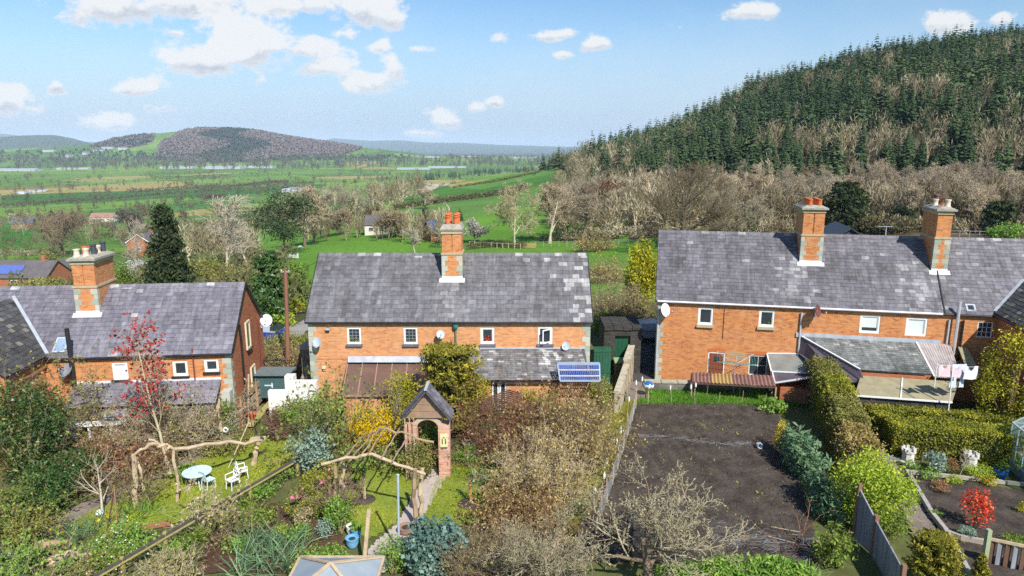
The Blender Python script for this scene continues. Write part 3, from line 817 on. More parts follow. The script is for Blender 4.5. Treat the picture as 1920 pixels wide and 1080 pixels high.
def leafy(name, label, cat, px, py, w, h, leaf, size=.09, n=None, clumps=18, stem=TWIGBR, group=None, seed=None, dens=1.0, depth=None, sig=.25, up=.3, extra=None, shell=.72, stems=7, aspect=1.7, kind_part='foliage', base=None, zc=.52):
 """a rounded bush: leaf clumps round short stems; (px,py) foot of the plant in the picture, w,h its spread in picture pixels"""
 p, s=at_base(px, py)if base is None else base
 rx, rz=w*s/2, h*s/2
 ry=depth/2 if depth else rx*.95
 seed=seed if seed is not None else int(px*7+py*13)
 if p.y<48:
  size*=.72;n=n and int(n*1.7)
 rng=np.random.default_rng(seed)
 n=n or int(dens*430*(rx*ry+rx*rz+ry*rz)*(.09/size)**1.6)
 n=min(max(n, 120), 26000)
 P, T, c=clump_points(rng, n, (rx, ry, rz), clumps, sig, shell, zmin=-.97)
 P[:, 2]+=rz*2*zc
 P[:, 2]=np.maximum(P[:, 2], .02)
 root=thing(name, label, cat, p, 0, group)
 V, F, T=leaf_quads(rng, P, size, T, up, aspect)
 mesh_np(kind_part, V, [F], leaf, root, [T])
 if extra:
  m2, n2, s2=extra
  P2, T2, _=clump_points(rng, n2, (rx*1.03, ry*1.03, rz*1.03), clumps, sig, .85, zmin=-.6)
  P2[:, 2]+=rz*2*zc
  V, F, T2=leaf_quads(rng, P2, s2, T2, .5, 1.1)
  mesh_np('flowers', V, [F], m2, root, [T2])
 if stems:
  q=c[rng.choice(len(c), min(stems, len(c)), replace=False)]+(0, 0, rz*2*zc)
  q[:, 2]=np.maximum(q[:, 2], .1)
  st=np.zeros((len(q), 4, 3))
  for k in range(4):
   f=k/3
   st[:, k]=q*f+rng.normal(size=q.shape)*.03*(0<k<3);st[:, k, 2]=q[:, 2]*f**.8
  V, F=tubes(st, np.linspace(.035, .012, 4)[None, :].repeat(len(q), 0)*(rx+.4), 4)
  mesh_np('stems', V, [F], stem, root, [np.full(len(F), .5)])
 return root
def twiggy(name, label, cat, px, py, w, h, twig=TWIGBR, leaf=None, n=90, side=7, leaves=900, lsize=.06, group=None, seed=None, r=.012, depth=None, arch=.10, base=None, spread=.55, sub=True):
 """a bush of arching stems with side twigs and a few small leaves"""
 p, s=at_base(px, py)if base is None else base
 rx, rz=w*s/2, h*s
 ry=depth/2 if depth else rx
 seed=seed if seed is not None else int(px*3+py*11)
 rng=np.random.default_rng(seed)
 b=np.stack([rng.uniform(-1, 1, n)*rx*.75, rng.uniform(-1, 1, n)*ry*.75, np.zeros(n)], 1)
 d=np.stack([rng.normal(size=n)*spread, rng.normal(size=n)*spread, np.ones(n)], 1)
 d[:, 0]+=b[:, 0]/rx*.25;d[:, 1]+=b[:, 1]/ry*.25
 P=curve_from(rng, b, unit(d), rz*rng.uniform(.55, 1.2, n), 6, .16, -arch)
 P[:, :, 2]=np.maximum(P[:, :, 2], .01)
 parts=[(P, r*np.linspace(1, .4, 6)[None, :]*rng.uniform(.7, 1.4, (n, 1)), 3)]
 t=rng.uniform(.25, 1, (n, side));q, tan=sample_on(P, t)
 d2=unit(tan+rng.normal(size=tan.shape)*.8)
 P2=curve_from(rng, q.reshape(-1, 3), d2.reshape(-1, 3), rz*rng.uniform(.12, .34, n*side), 4, .2, .02)
 parts.append((P2, np.full((n*side, 4), r*.55)*np.linspace(1, .5, 4)[None, :], 3))
 if sub:
  t3=rng.uniform(.2, 1, (n*side, 3));q3, tan3=sample_on(P2, t3)
  P3=curve_from(rng, q3.reshape(-1, 3), unit(tan3+rng.normal(size=tan3.shape)*.9).reshape(-1, 3), rz*rng.uniform(.04, .12, n*side*3), 3, .2, 0)
  parts.append((P3, np.full((n*side*3, 3), r*.38), 3))
  P2=np.concatenate([P2[:, [0, 1, 3]], P3])
 else:P2=P2[:, [0, 1, 3]]
 root=thing(name, label, cat, p, 0, group)
 tree_mesh('stems', parts, twig, root)
 if leaf is not None and leaves:
  i=rng.integers(len(P2), size=leaves);k=rng.random(leaves)[:, None]
  c=P2[i, 1]*(1-k)+P2[i, 2]*k+rng.normal(size=(leaves, 3))*.02
  V, F, T=leaf_quads(rng, c, lsize, rng.random(leaves), .4)
  mesh_np('foliage', V, [F], leaf, root, [T])
 return root
def strappy(name, label, cat, px, py, w, h, leaf, n=160, width=.025, bend=.35, group=None, seed=None, base=None, depth=None, flowers=None, kind=None, fan=.55):
 """long narrow leaves rising from the ground"""
 p, s=at_base(px, py)if base is None else base
 rx, rz=w*s/2, h*s
 ry=depth/2 if depth else rx
 rng=np.random.default_rng(seed if seed is not None else int(px*5+py*17))
 b=np.stack([rng.uniform(-1, 1, n)*rx, rng.uniform(-1, 1, n)*ry, np.zeros(n)], 1)
 d=unit(np.stack([rng.normal(size=n)*fan, rng.normal(size=n)*fan, np.ones(n)], 1))
 P=curve_from(rng, b, d, rz*rng.uniform(.6, 1.25, n), 5, .08, -bend*.35)
 T=unit(np.gradient(P, axis=1));sd=unit(np.cross(T, np.broadcast_to(rng.normal(size=(n, 1, 3)), T.shape)))
 wd=(width*np.array([.8, 1, .9, .6, .05]))[None, :, None]*rng.uniform(.7, 1.3, (n, 1, 1))
 V=np.concatenate([P-sd*wd/2, P+sd*wd/2], 1).reshape(-1, 3)
 bs=(np.arange(n)*10)[:, None];k=np.arange(4)[None, :]
 F=np.stack([bs+k, bs+k+1, bs+5+k+1, bs+5+k], 2).reshape(-1, 4)
 root=thing(name, label, cat, p, 0, group)
 if kind:root['kind']=kind
 mesh_np('leaves', V, [F], leaf, root, [np.repeat(rng.random(n), 4)])
 if flowers:
  m2, nf, fs=flowers
  c=np.stack([rng.uniform(-1, 1, nf)*rx, rng.uniform(-1, 1, nf)*ry, rz*rng.uniform(.75, 1.05, nf)], 1)
  c=np.repeat(c, 4, 0)+rng.normal(size=(nf*4, 3))*fs*.25
  V, F, T=leaf_quads(rng, c, fs, rng.random(len(c)), .2, 1.0)
  mesh_np('flowers', V, [F], m2, root, [T])
 return root
# ---- conifers
def conifer_geo(seed, H=1.0, r=.2, whorls=22, per=9, quads=3, base=.06, droop=.25, ragged=.25):
 """unit-height spruce: whorls of drooping jagged boughs"""
 rng=np.random.default_rng(seed)
 Vs, Ts, nq=[], [], 0
 for i in range(whorls):
  t=(i+rng.uniform(0, .6))/whorls
  z=base+(1-base)*t*.985
  rad=r*(1-t)**.85*rng.uniform(1-ragged, 1+ragged)+.008
  m=max(4, int(per*(1-t*.5)))
  for k in range(m):
   th=2*np.pi*(k+rng.uniform(0, .9))/m
   rr=rad*rng.uniform(.65, 1.2)
   dx, dy=math.cos(th), math.sin(th)
   tone=rng.random()
   for q in range(quads):
    f0, f1=q/quads, (q+1.25)/quads
    w0=rr*.42*(1.0-.5*f0)+.006
    zz0, zz1=z-droop*rr*f0**1.4+rng.normal()*.004, z-droop*rr*f1**1.4-rng.uniform(0, .014)
    a=np.array([dx*rr*f0, dy*rr*f0, zz0]);b=np.array([dx*rr*f1, dy*rr*f1, zz1])
    s=np.array([-dy, dx, rng.normal()*.35])*w0
    mid=a*.45+b*.55
    Vs+=[a, mid+s+(0, 0, -.012), b, mid-s+(0, 0, -.016)]
    Ts.append(.25+.45*f1*.8+.3*(tone-.5));nq+=1
 V=np.array(Vs)*H
 return V, np.arange(4*nq).reshape(nq, 4), np.clip(np.array(Ts), 0, 1)
L_SPRUCE=leafmat('spruce_needle', (0.016, 0.030, 0.015), (0.040, 0.068, 0.028), (0.095, 0.125, 0.050), .75, .1, .08, objvar=.45)
L_SPRUCEMASS=leafmat('spruce_needle_mass', (0.016, 0.030, 0.015), (0.040, 0.068, 0.028), (0.095, 0.125, 0.050), .75, .1, .08)
L_CONDARK=leafmat('cypress_needle', (0.012, 0.022, 0.010), (0.028, 0.042, 0.016), (0.065, 0.075, 0.03), .75, .1, .1)
def merge_copies(rng, protos, pos, scl, tone=None, w=.45):
 """many copies of (V,F,T) protos laid into one array set"""
 Vs, Fs, Ts, b=[], [], [], 0
 for i, p in enumerate(pos):
  V, F, T=protos[rng.integers(len(protos))]
  a=rng.uniform(0, 6.28);c, s=math.cos(a), math.sin(a)
  W=np.stack([V[:, 0]*c-V[:, 1]*s, V[:, 0]*s+V[:, 1]*c, V[:, 2]], 1)*scl[i]+p
  Vs.append(W);Fs.append(F+b);b+=len(V)
  Ts.append(np.clip(T*(1-w)+w*(tone[i]if tone is not None else rng.random()), 0, 1))
 return np.concatenate(Vs), np.concatenate(Fs), np.concatenate(Ts)
def feather(name, label, px, py, hpx, wpx, seed, mat, up, shape, size, n, boughs=120, cat='tree', trunk=BARK, jit=.05, aspect=2.4, droop=0.0, base=.03):
 """an evergreen of many leafy boughs; shape(t) is the crown radius at height t"""
 p=gp(px, py);s=mpp(p);Hh, r=hpx*s, wpx*s/2
 rng=np.random.default_rng(seed)
 t=base+(1-base)*rng.uniform(0, 1, boughs)**.9*.97
 th=rng.uniform(0, 6.283, boughs)
 ln=np.array([shape(x)for x in t])*r*rng.uniform(.7, 1.15, boughs)
 i=rng.integers(boughs, size=n);f=rng.uniform(.12, 1, n)**.7
 rad=ln[i]*f
 z=t[i]*Hh+rad*up*(1 if up>0 else f)-droop*rad*f
 P=np.stack([np.cos(th[i])*rad, np.sin(th[i])*rad, z], 1)
 P+=rng.normal(size=P.shape)*(jit*r*(.4+f))[:, None]*np.array([1, 1, .6])
 P[:, 2]=np.clip(P[:, 2], .02, Hh)
 o=thing(name, label, cat, p)
 V, F, T=leaf_quads(rng, P, size, np.clip(.45*rng.random(n)+.35*rng.random(boughs)[i]+.2*f, 0, 1), .25, aspect)
 mesh_np('crown', V, [F], mat, o, [T])
 tb=MB();tb.tube([(0, 0, -.1), (0, 0, Hh*.5), (0, 0, Hh*.93)], [Hh*.025, Hh*.016, Hh*.003], 6);tb.build('trunk', trunk, o)
 return o
# ---------------------------------------------------------------- houses
def slates(mb, O, U, V, L, S, expo=0.29, width=0.42, tint=None, rng=None, lim=None):
 """overlapping slates on a slope: O eave corner, U along the eave, V up the slope"""
 O, U, V=Vector(O), Vector(U).normalized(), Vector(V).normalized()
 n=U.cross(V).normalized()
 if n.z<0:n=-n
 k=max(1, round(S/expo));e=S/k
 P=lambda u, s, h:O+U*u+V*s+n*h
 for i in range(k):
  s0, s1=i*e, (i+1)*e
  a, b=(0, L)if lim is None else lim(s0+e/2)
  u=a-rng.uniform(0, width)
  while u<b:
   w=width*rng.uniform(0.72, 1.25)
   u0, u1=max(u, a), min(u+w, b)
   if u1-u0>0.03:
    t=tint(u0+w/2, s0+e/2)if tint else 0.5
    h0=0.022+rng.uniform(-.004, .008);dz=rng.uniform(-.012, .012)
    A, B=P(u0+.004, s0+dz, h0), P(u1-.004, s0+dz, h0)
    C, D=P(u1-.004, s1+.03, .004), P(u0+.004, s1+.03, .004)
    mb.quad(A, B, C, D, t)
    mb.quad(P(u0+.004, s0+dz, 0), P(u1-.004, s0+dz, 0), B, A, max(0, t-.5))
   u+=w
def wall_panel(mb, L, z0, z1, openings, y=0.0, reveal=0.12):
 xs=sorted({0.0, L}|{v for o in openings for v in(o[0], o[2])})
 zs=sorted({z0, z1}|{v for o in openings for v in(o[1], o[3])})
 for i in range(len(xs)-1):
  for j in range(len(zs)-1):
   cx, cz=(xs[i]+xs[i+1])/2, (zs[j]+zs[j+1])/2
   if any(o[0]<cx<o[2]and o[1]<cz<o[3]for o in openings):continue
   mb.quad((xs[i], y, zs[j]), (xs[i+1], y, zs[j]), (xs[i+1], y, zs[j+1]), (xs[i], y, zs[j+1]))
 for(a, b, c, d)in openings:
  r=y+reveal
  mb.quad((a, y, b), (a, y, d), (a, r, d), (a, r, b));mb.quad((c, y, d), (c, y, b), (c, r, b), (c, r, d))
  mb.quad((a, y, d), (c, y, d), (c, r, d), (a, r, d));mb.quad((c, y, b), (a, y, b), (a, r, b), (c, r, b))
def ring(mb, x0, z0, x1, z1, w, y0, y1):
 """a rectangular frame in the wall plane"""
 yc, d=(y0+y1)/2, y1-y0
 mb.box(((x0+x1)/2, yc, z0+w/2), (x1-x0, d, w));mb.box(((x0+x1)/2, yc, z1-w/2), (x1-x0, d, w))
 mb.box((x0+w/2, yc, (z0+z1)/2), (w, d, z1-z0-2*w));mb.box((x1-w/2, yc, (z0+z1)/2), (w, d, z1-z0-2*w))
class House:
 def __init__(s, root, o, yaw, eave, run, ridge, L):
  s.root, s.o, s.yaw, s.eave, s.run, s.ridge, s.L=root, Vector(o), yaw, eave, run, ridge, L
  s.w=Vector((math.cos(yaw), math.sin(yaw), 0));s.b=Vector((-math.sin(yaw), math.cos(yaw), 0))
 def wall(s, px, py, off=0.0):return wall_hit(s.o, s.yaw, px, py, off)
 def rect(s, x0, y0, x1, y1):
  a=s.wall(x0, y1);b=s.wall(x1, y0);c=s.wall(x0, y0);d=s.wall(x1, y1)
  return((a[0]+c[0])/2, (a[1]+d[1])/2, (b[0]+d[0])/2, (b[1]+c[1])/2)
 def roof_hit(s, px, py):
  """local (x, y, z) on the front slope"""
  m=(s.ridge-s.eave)/s.run
  d=Vector(ray(px, py));c=Vector((0, 0, CAMZ))-s.o
  dl=Vector((d.dot(s.w), d.dot(s.b), d.z));cl=Vector((c.dot(s.w), c.dot(s.b), c.z))
  t=(s.eave+m*cl.y-cl.z)/(dl.z-m*dl.y)
  return cl+dl*t
 def z_at(s, x, y, py):
  p=s.o+s.w*x+s.b*y
  v=(540-py)/FPX
  slope=(-sT+v*cT)/(cT+v*sT)
  return CAMZ+slope*p.y-s.o.z
 def world(s, x, y, z):return s.o+s.w*x+s.b*y+Vector((0, 0, z))
def house_shell(h, brick, slate, openings, gablebrick=None, tint=None, seed=1, over=0.13, ridge_white=0.25, expo=0.29, width=0.42, quoin_ends=(True, True), gable_over=0.12, x_quoins=()):
 rng=random.Random(seed)
 L, e, run, rz=h.L, h.eave, h.run, h.ridge
 m=(rz-e)/run
 mb=MB()
 wall_panel(mb, L, -0.6, e-.02, openings)
 depth=2*run
 mb.quad((L, depth, -.6), (0, depth, -.6), (0, depth, e), (L, depth, e))
 h.wallmesh=mb.build('wall', brick, h.root)
 for x, flip, nm in((0, True, 'gable'), (L, False, 'gable')):
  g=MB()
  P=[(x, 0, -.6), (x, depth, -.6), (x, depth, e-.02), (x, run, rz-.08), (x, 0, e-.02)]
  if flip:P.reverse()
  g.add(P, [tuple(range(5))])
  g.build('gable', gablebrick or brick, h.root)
 r=MB()
 go=gable_over
 ye, ze=-over, e-over*m
 V=Vector((0, run+over, rz-ze));S=V.length
 A=[(-go, ye, ze-.03), (L+go, ye, ze-.03), (L+go, run, rz-.03), (-go, run, rz-.03)]
 r.slab(A, .07, 0.02)
 yb=depth+over
 r.slab([(L+go, yb, ze), (-go, yb, ze), (-go, run+.001, rz), (L+go, run+.001, rz)], .09, 0.4)
 slates(r, (-go, ye-.03, ze-.03+.01), (1, 0, 0), V, L+2*go, S, expo, width, tint or(lambda u, s:min(1, max(0, rng.gauss(.5, .13)))), rng)
 roof=r.build('roof', slate, h.root)
 rt=MB()
 u=-go
 while u<L+go:
  w=min(0.46, L+go-u)
  t=rng.choice((.55, .6, .7))if rng.random()>ridge_white else .97
  for sgn in(-1, 1):
   y1=run+sgn*.17
   rt.slab([(u+.004, run-sgn*.005, rz+.05), (u+w-.004, run-sgn*.005, rz+.05), (u+w-.004, y1, rz+.05-.17*m), (u+.004, y1, rz+.05-.17*m)], .02, t)
  u+=.46
 rt.build('ridge_tiles', slate, h.root)
 g=MB();g.tube([(-go, ye-.05, ze-.06), (L+go, ye-.05, ze-.06)], .055, 8)
 h.gutter=g.build('gutter', BLACK, h.root)
 for x in(-go-.015, L+go+.015):
  b=MB();b.bar((x, ye, ze-.02), (x, run, rz-.02), .03, .16);b.bar((x, yb, ze-.02), (x, run, rz-.02), .03, .16)
  b.build('bargeboard', BLACK, h.root)
 for x, on, sgn in((0, quoin_ends[0], 1), (L, quoin_ends[1], -1)):
  if not on:continue
  q=MB();z=0.0;k=0
  while z<e-.3:
   hgt=.3 if k%2==0 else .26
   w=.44 if k%2==0 else .26
   t=rng.random()
   q.box((x+sgn*(w/2-.008), .1, z+hgt/2), (w, .212, hgt-.012), tint=t)
   if k%2:q.box((x+sgn*.1, .2, z+hgt/2), (.224, .44, hgt-.014), tint=t)
   z+=hgt;k+=1
  q.build('quoins', STONE, h.root)
 return roof
def window(h, rc, style='casement', frame=WHITE, pane=GLASS, sill=None, lintel=None, sillmat=None, fw=.07):
 x0, z0, x1, z1=rc
 mb=MB();ring(mb, x0, z0, x1, z1, fw, .02, .12)
 w=mb.build('window', frame, h.root)
 p=MB()
 ix0, iz0, ix1, iz1=x0+fw, z0+fw, x1-fw, z1-fw
 p.quad((ix0, .085, iz0), (ix1, .085, iz0), (ix1, .085, iz1), (ix0, .085, iz1))
 p.build('pane', pane, w)
 if style in('sash_inner', 'casement'):
  s=MB();ring(s, ix0+.002, iz0+.002, ix1-.002, iz1-.002, .035, .045, .082);s.build('sash', frame, w)
 if style in('four', 'nine'):
  s=MB();nx, nzn=(2, 2)if style=='four' else(3, 3)
  for k in range(1, nx):s.box((ix0+(ix1-ix0)*k/nx, .062, (iz0+iz1)/2), (.028, .03, iz1-iz0))
  for k in range(1, nzn):s.box(((ix0+ix1)/2, .063, iz0+(iz1-iz0)*k/nzn), (ix1-ix0, .032, .028))
  s.build('glazing_bar', frame, w)
 if style=='lead':
  s=MB()
  for k in range(1, 3):s.box((ix0+(ix1-ix0)*k/3, .08, (iz0+iz1)/2), (.012, .008, iz1-iz0))
  for k in range(1, 4):s.box(((ix0+ix1)/2, .08, iz0+(iz1-iz0)*k/4), (ix1-ix0, .009, .012))
  s.build('glazing_bar', GREY, w)
 if style=='open':
  s=MB();a=R(-38)
  c=Vector((ix0, .02, 0))
  wd=ix1-ix0
  for(u, zc, su, sz)in((wd/2, iz0+.03, wd, .06), (wd/2, iz1-.03, wd, .06), (.03, (iz0+iz1)/2, .06, iz1-iz0-.12), (wd-.03, (iz0+iz1)/2, .06, iz1-iz0-.12)):
   s.box((ix1-math.cos(a)*(wd-u), .02+math.sin(a)*(wd-u)*1, zc), (su, .045, sz), rz=-a)
  s.build('casement', frame, w)
 if sill:
  s=MB();s.box(((x0+x1)/2, -.03, z0-sill/2), (x1-x0+.14, .2, sill-.004));s.build('sill', sillmat or BLACK, w)
 if lintel:
  s=MB();s.box(((x0+x1)/2, .04, z1+lintel/2+.002), (x1-x0+.22, .1, lintel));s.build('lintel', SAND, w)
 return w
def curtainbits(h, w, rc, colors, seed):
 """ornaments standing on the window ledge in front of the pane"""
 rng=np.random.default_rng(seed)
 x0, z0, x1, z1=rc
 n=26
 c=np.stack([rng.uniform(x0+.14, x1-.14, n), np.full(n, .07), z0+.14+np.abs(rng.normal(0, .16, n))], 1)
 V, F, T=leaf_quads(rng, c, .07, np.zeros(n))
 T=rng.random(n)
 mesh_np('window_plant', V, [F], colors, w, [T])
def pot_mesh(mb, c, r, hgt, style):
 if style=='tall':mb.lathe(c, [(r*.95, 0), (r*.9, hgt*.55), (r*.82, hgt*.6), (r*1.15, hgt*.62), (r*1.15, hgt*.72), (r*.8, hgt*.74), (r*.8, hgt*.8), (r*1.1, hgt*.84), (r*.9, hgt*.97), (r*.3, hgt)], 12)
 elif style=='louvre':mb.lathe(c, [(r, 0), (r*.95, hgt*.8), (r*1.12, hgt*.82), (r*1.12, hgt), (r*.8, hgt), (r*.75, hgt*.8)], 12)
 elif style=='squat':mb.lathe(c, [(r*1.15, 0), (r*1.1, hgt*.15), (r*.85, hgt*.25), (r*.8, hgt*.75), (r, hgt*.85), (r, hgt), (r*.7, hgt), (r*.65, hgt*.8)], 12)
 else:mb.lathe(c, [(r, 0), (r, hgt*.85), (r*1.3, hgt*.87), (r*1.3, hgt), (r*.3, hgt*1.05)], 12)
def chimney(h, px0, px1, pyb, pyband, pycap, depth, pots, brick, seed=0, split=True, quoins=True, dome=False, width=None):
 a=h.roof_hit(px0, pyb);b=h.roof_hit(px1, pyb)
 y0=(a.y+b.y)/2;xm=(a.x+b.x)/2;w=width or abs(b.x-a.x)
 zb=(a.z+b.z)/2
 z_band=h.z_at(xm, y0, pyband);z_cap=h.z_at(xm, y0, pycap)
 yc=y0+depth/2
 mb=MB()
 mb.box((xm, yc, (zb-1.2+z_band)/2), (w, depth, z_band-zb+1.2))
 iw=w-.06
 if split:
  hw=iw/2-.035
  for s in(-1, 1):mb.box((xm+s*(iw/4+.018), yc, (z_band+z_cap)/2), (hw, depth-.06, z_cap-z_band))
  mb.box((xm, yc, (z_band+z_cap)/2), (.09, depth-.16, z_cap-z_band-.004))
 else:
  n=4;seg=(depth-.06)/n
  for k in range(n):mb.box((xm, y0+.03+seg*(k+.5), (z_band+z_cap)/2), (iw, seg-.05, z_cap-z_band))
  mb.box((xm, yc, (z_band+z_cap)/2), (iw-.1, depth-.14, z_cap-z_band-.004))
 ch=mb.build('chimney', brick, h.root)
 for zz, ex, hh in((z_band, .07, .11), (z_cap-.12, .03, .16)):
  bd=MB();bd.box((xm, yc, zz), (w+ex, depth+ex, hh));bd.build('chimney_band', SAND, ch)
 cp=MB()
 if dome:
  cp.box((xm, yc, z_cap+.04), (w+.14, depth+.14, .09))
  cp.add([(xm+sx*(w/2+.05), yc+sy*(depth/2+.05), z_cap+.086)for sx, sy in((-1, -1), (1, -1), (1, 1), (-1, 1))]+[(xm+sx*(w/2-.08), yc+sy*(depth/2-.1), z_cap+.32)for sx, sy in((-1, -1), (1, -1), (1, 1), (-1, 1))], [(0, 1, 5, 4), (1, 2, 6, 5), (2, 3, 7, 6), (3, 0, 4, 7), (4, 5, 6, 7)])
  zt=z_cap+.3
 else:
  cp.box((xm, yc, z_cap+.05), (w+.26, depth+.26, .11))
  cp.add([(xm+sx*(w/2+.1), yc+sy*(depth/2+.1), z_cap+.107)for sx, sy in((-1, -1), (1, -1), (1, 1), (-1, 1))]+[(xm+sx*(w/2-.2), yc+sy*(depth/2-.2), z_cap+.25)for sx, sy in((-1, -1), (1, -1), (1, 1), (-1, 1))], [(0, 1, 5, 4), (1, 2, 6, 5), (2, 3, 7, 6), (3, 0, 4, 7), (4, 5, 6, 7)])
  zt=z_cap+.16
 cp.build('chimney_cap', CAPST, ch)
 for(fx, fy, r, hg, st, mt)in pots:
  p=MB();pot_mesh(p, (xm+fx*w, y0+fy*depth, zt), r, hg, st);p.build('chimney_pot', mt, ch, smooth=True)
 if quoins:
  rng=random.Random(seed)
  for s in(-1, 1):
   q=MB();z=zb-.1;k=0
   while z<z_band-.3:
    ww=.34 if k%2==0 else .2
    q.box((xm+s*(w/2-ww/2+.012), y0+.1, z+.14), (ww, .212, .275), tint=rng.random())
    z+=.285;k+=1
   q.build('chimney_quoins', STONE, ch)
 f=MB()
 m=(h.ridge-h.eave)/h.run
 f.slab([(xm-w/2-.14, y0-.22, zb-.22*m+.05), (xm+w/2+.14, y0-.22, zb-.22*m+.05), (xm+w/2+.14, y0-.02, zb+.05), (xm-w/2-.14, y0-.02, zb+.05)], .02)
 f.box((xm, y0-.012, zb+.07), (w+.05, .03, .16))
 f.build('chimney_flashing', PALELEAD, ch)
 return xm, w
def pipe(h, pts, r=.04, mat=None, name='drainpipe', parent=None):
 mb=MB();mb.tube(pts, r, 8);return mb.build(name, mat or BLACK, parent or h.root, smooth=True)
# ---------------- the pair of cottages in the middle
rB=thing('semi_detached_cottages', 'salmon brick cottage pair with one central chimney and pale slates at its right end', 'house', (-11.2, 36.3, 0), 0)
B=House(rB, (-11.2, 36.3, 0), 0, 5.22, 3.3, 8.33, 15.5)
wB=[B.rect(651, 614, 677, 645), B.rect(757, 614, 783, 645), B.rect(901, 614, 927, 645), B.rect(1009, 613, 1036, 645)]
_rb=random.Random(77)
_pale={}
def tintB(u, s):
 x=u-.12
 t=_rb.gauss(.5, .11)
 if x<7.6:t-=.03
 p=0
 if x>8.4:p=.012+.42*max(0, (x-12.2)/3.4)**1.6
 if _rb.random()<p:return _rb.uniform(.88, 1.0)
 if 7.15<x<8.4 and s<2.7:t=_rb.choice((.55, .68, .8, .9))if x<8.1 else t+.08
 if _rb.random()<.005:return .92
 return min(.85, max(.05, t))
house_shell(B, BRICK_MID, SLATE_B, wB, BRICK_RED, tintB, 3, ridge_white=.16)
for i, rc in enumerate(wB):
 w_=window(B, rc, ('lead', 'lead', 'casement', 'open')[i], sill=.12, sillmat=simple('slate_sill', (.11, .12, .15), (.15, .16, .19), .6), lintel=.07, fw=.1)
for k_ in(0, 1, 2):curtainbits(B, rB, wB[k_], (L_MID, L_MID, L_SCARLET)[k_], k_)
chimney(B, 829, 867, 523, 476, 432, 1.5, [(-.2, .3, .15, .62, 'tall', TERRA), (.2, .3, .15, .62, 'tall', TERRA), (-.16, .72, .15, .62, 'tall', TERRA), (.24, .72, .15, .62, 'tall', TERRA)], BRICK, 5, dome=True)
xg, zg=B.wall(855, 640)
dp=pipe(B, [(xg, -.08, 4.8), (xg, -.08, 3.4)], .05, simple('green_pipe', (.09, .19, .14), (.12, .24, .17), .5))
hp=MB();hp.lathe((xg, -.13, 4.66), [(.07, 0), (.14, .1), (.15, .28), (.13, .28)], 10);hp.build('hopper', TEALP, dp)
xb, zb_=B.wall(580, 640)
ln=MB();ln.box((3.0, -.006, 2.93), (5.4, .012, .03));ln.build('string_course', BRICK_RED, rB)
def wslab(name, pts, th, mat, root, tint=.5):
 mb=MB();mb.slab(pts, th, tint);return mb.build(name, mat, root, world=True)
yt, yf=36.27, 33.75
LA, LB_, LC, LD=at(652, 680, yt), at(880, 680, yt), at(880, 741, yf), at(641, 741, yf)
lt=wslab('lean_to_roof', [LD, LC, LB_, LA], .04, POLY_BR, rB)
for k in range(9):
 t=(k+.02)/8.2
 mb=MB();mb.bar(LD.lerp(LC, t)+Vector((0, 0, .02)), LA.lerp(LB_, t)+Vector((0, 0, .02)), .06, .05);mb.build('glazing_bar', simple('bronze_bar', (.36, .22, .17), (.3, .18, .14), .5), lt, world=True)
wslab('lead_flashing', [at(652, 681, yt-.25)+Vector((0, 0, .05)), at(876, 681, yt-.25)+Vector((0, 0, .05)), at(876, 668, yt), at(652, 668, yt)], .03, LEAD, rB)
mb=MB();mb.bar(LD+Vector((-.02, -.04, -.02)), LC+Vector((0, -.04, -.02)), .09, .1);mb.build('eaves_beam', simple('bronze_bar', (.36, .22, .17)), lt, world=True)
mb=MB()
zl=LD.z-.08
mb.box(((LD.x+LC.x)/2, yf+.12, zl/2), (LC.x-LD.x-.1, .1, zl));mb.box((LD.x+.1, (yf+yt)/2, zl/2), (.1, yt-yf-.02, zl))
mb.build('lean_to_wall', BRICK_MID, rB, world=True)
ya=33.3
SA, SB, SC, SD=at(872, 654, yt), at(1096, 654, yt), at(1046, 713, ya), at(872, 713, ya)
SC=Vector((SB.x, ya, SD.z))
mb=MB();mb.slab([SD, SC, SB, SA], .06, .1)
rg=random.Random(9)
def tintL(u, s):
 r_=rg.random()
 return .97 if(r_<.04+(.25 if u>4.2 and s>1.6 else 0))else min(.85, max(.1, rg.gauss(.5, .16)))
Vs=SA-SD
slates(mb, SD+Vector((0, -.05, .02)), (1, 0, 0), Vs, SC.x-SD.x, Vs.length, .2, .3, tintL, rg)
lt2=mb.build('slate_lean_to', slatemat('slate_lean_to', [(0, (.10, .10, .10)), (.5, (.25, .24, .235)), (.8, (.33, .315, .31)), (1, (.66, .65, .64))], stain_amt=.4), rB, world=True)
mb=MB();mb.bar(SA+Vector((0, -.06, .06)), SB+Vector((0, -.06, .06)), .2, .05);mb.build('lead_flashing', LEAD, rB, world=True)
mb=MB();mb.bar(SD+Vector((0, -.08, -.05)), SC+Vector((0, -.08, -.05)), .08, .08);mb.build('gutter', BLACK, lt2, world=True)
mb=MB();zl=SD.z-.08
px_=lambda px:at(px, 735, ya+.2).x
mb.box(((SD.x+px_(921))/2, ya+.2, zl/2), (px_(921)-SD.x, .12, zl));mb.box(((px_(950)+SC.x)/2, ya+.2, zl/2), (SC.x-px_(950), .12, zl))
mb.box((SD.x+.06, (ya+yt)/2, zl/2), (.1, yt-ya-.3, zl));mb.box((SC.x-.1, (ya+yt)/2, zl/2), (.1, yt-ya-.3, zl))
mb.build('lean_to_wall', BRICK_MID, rB, world=True)
mb=MB()
for(a, b)in((922, 936), (936, 950)):
 xa, xb_=px_(a), px_(b)
 for(u, z, su, sz)in(((xa+xb_)/2, .1, xb_-xa, .2), ((xa+xb_)/2, zl-.06, xb_-xa, .12), (xa+.05, zl/2, .09, zl-.33), (xb_-.05, zl/2, .09, zl-.33)):
  mb.box((u, ya+.2, z), (su-.004, .07, sz))
pd=mb.build('patio_door', WHITE, rB, world=True)
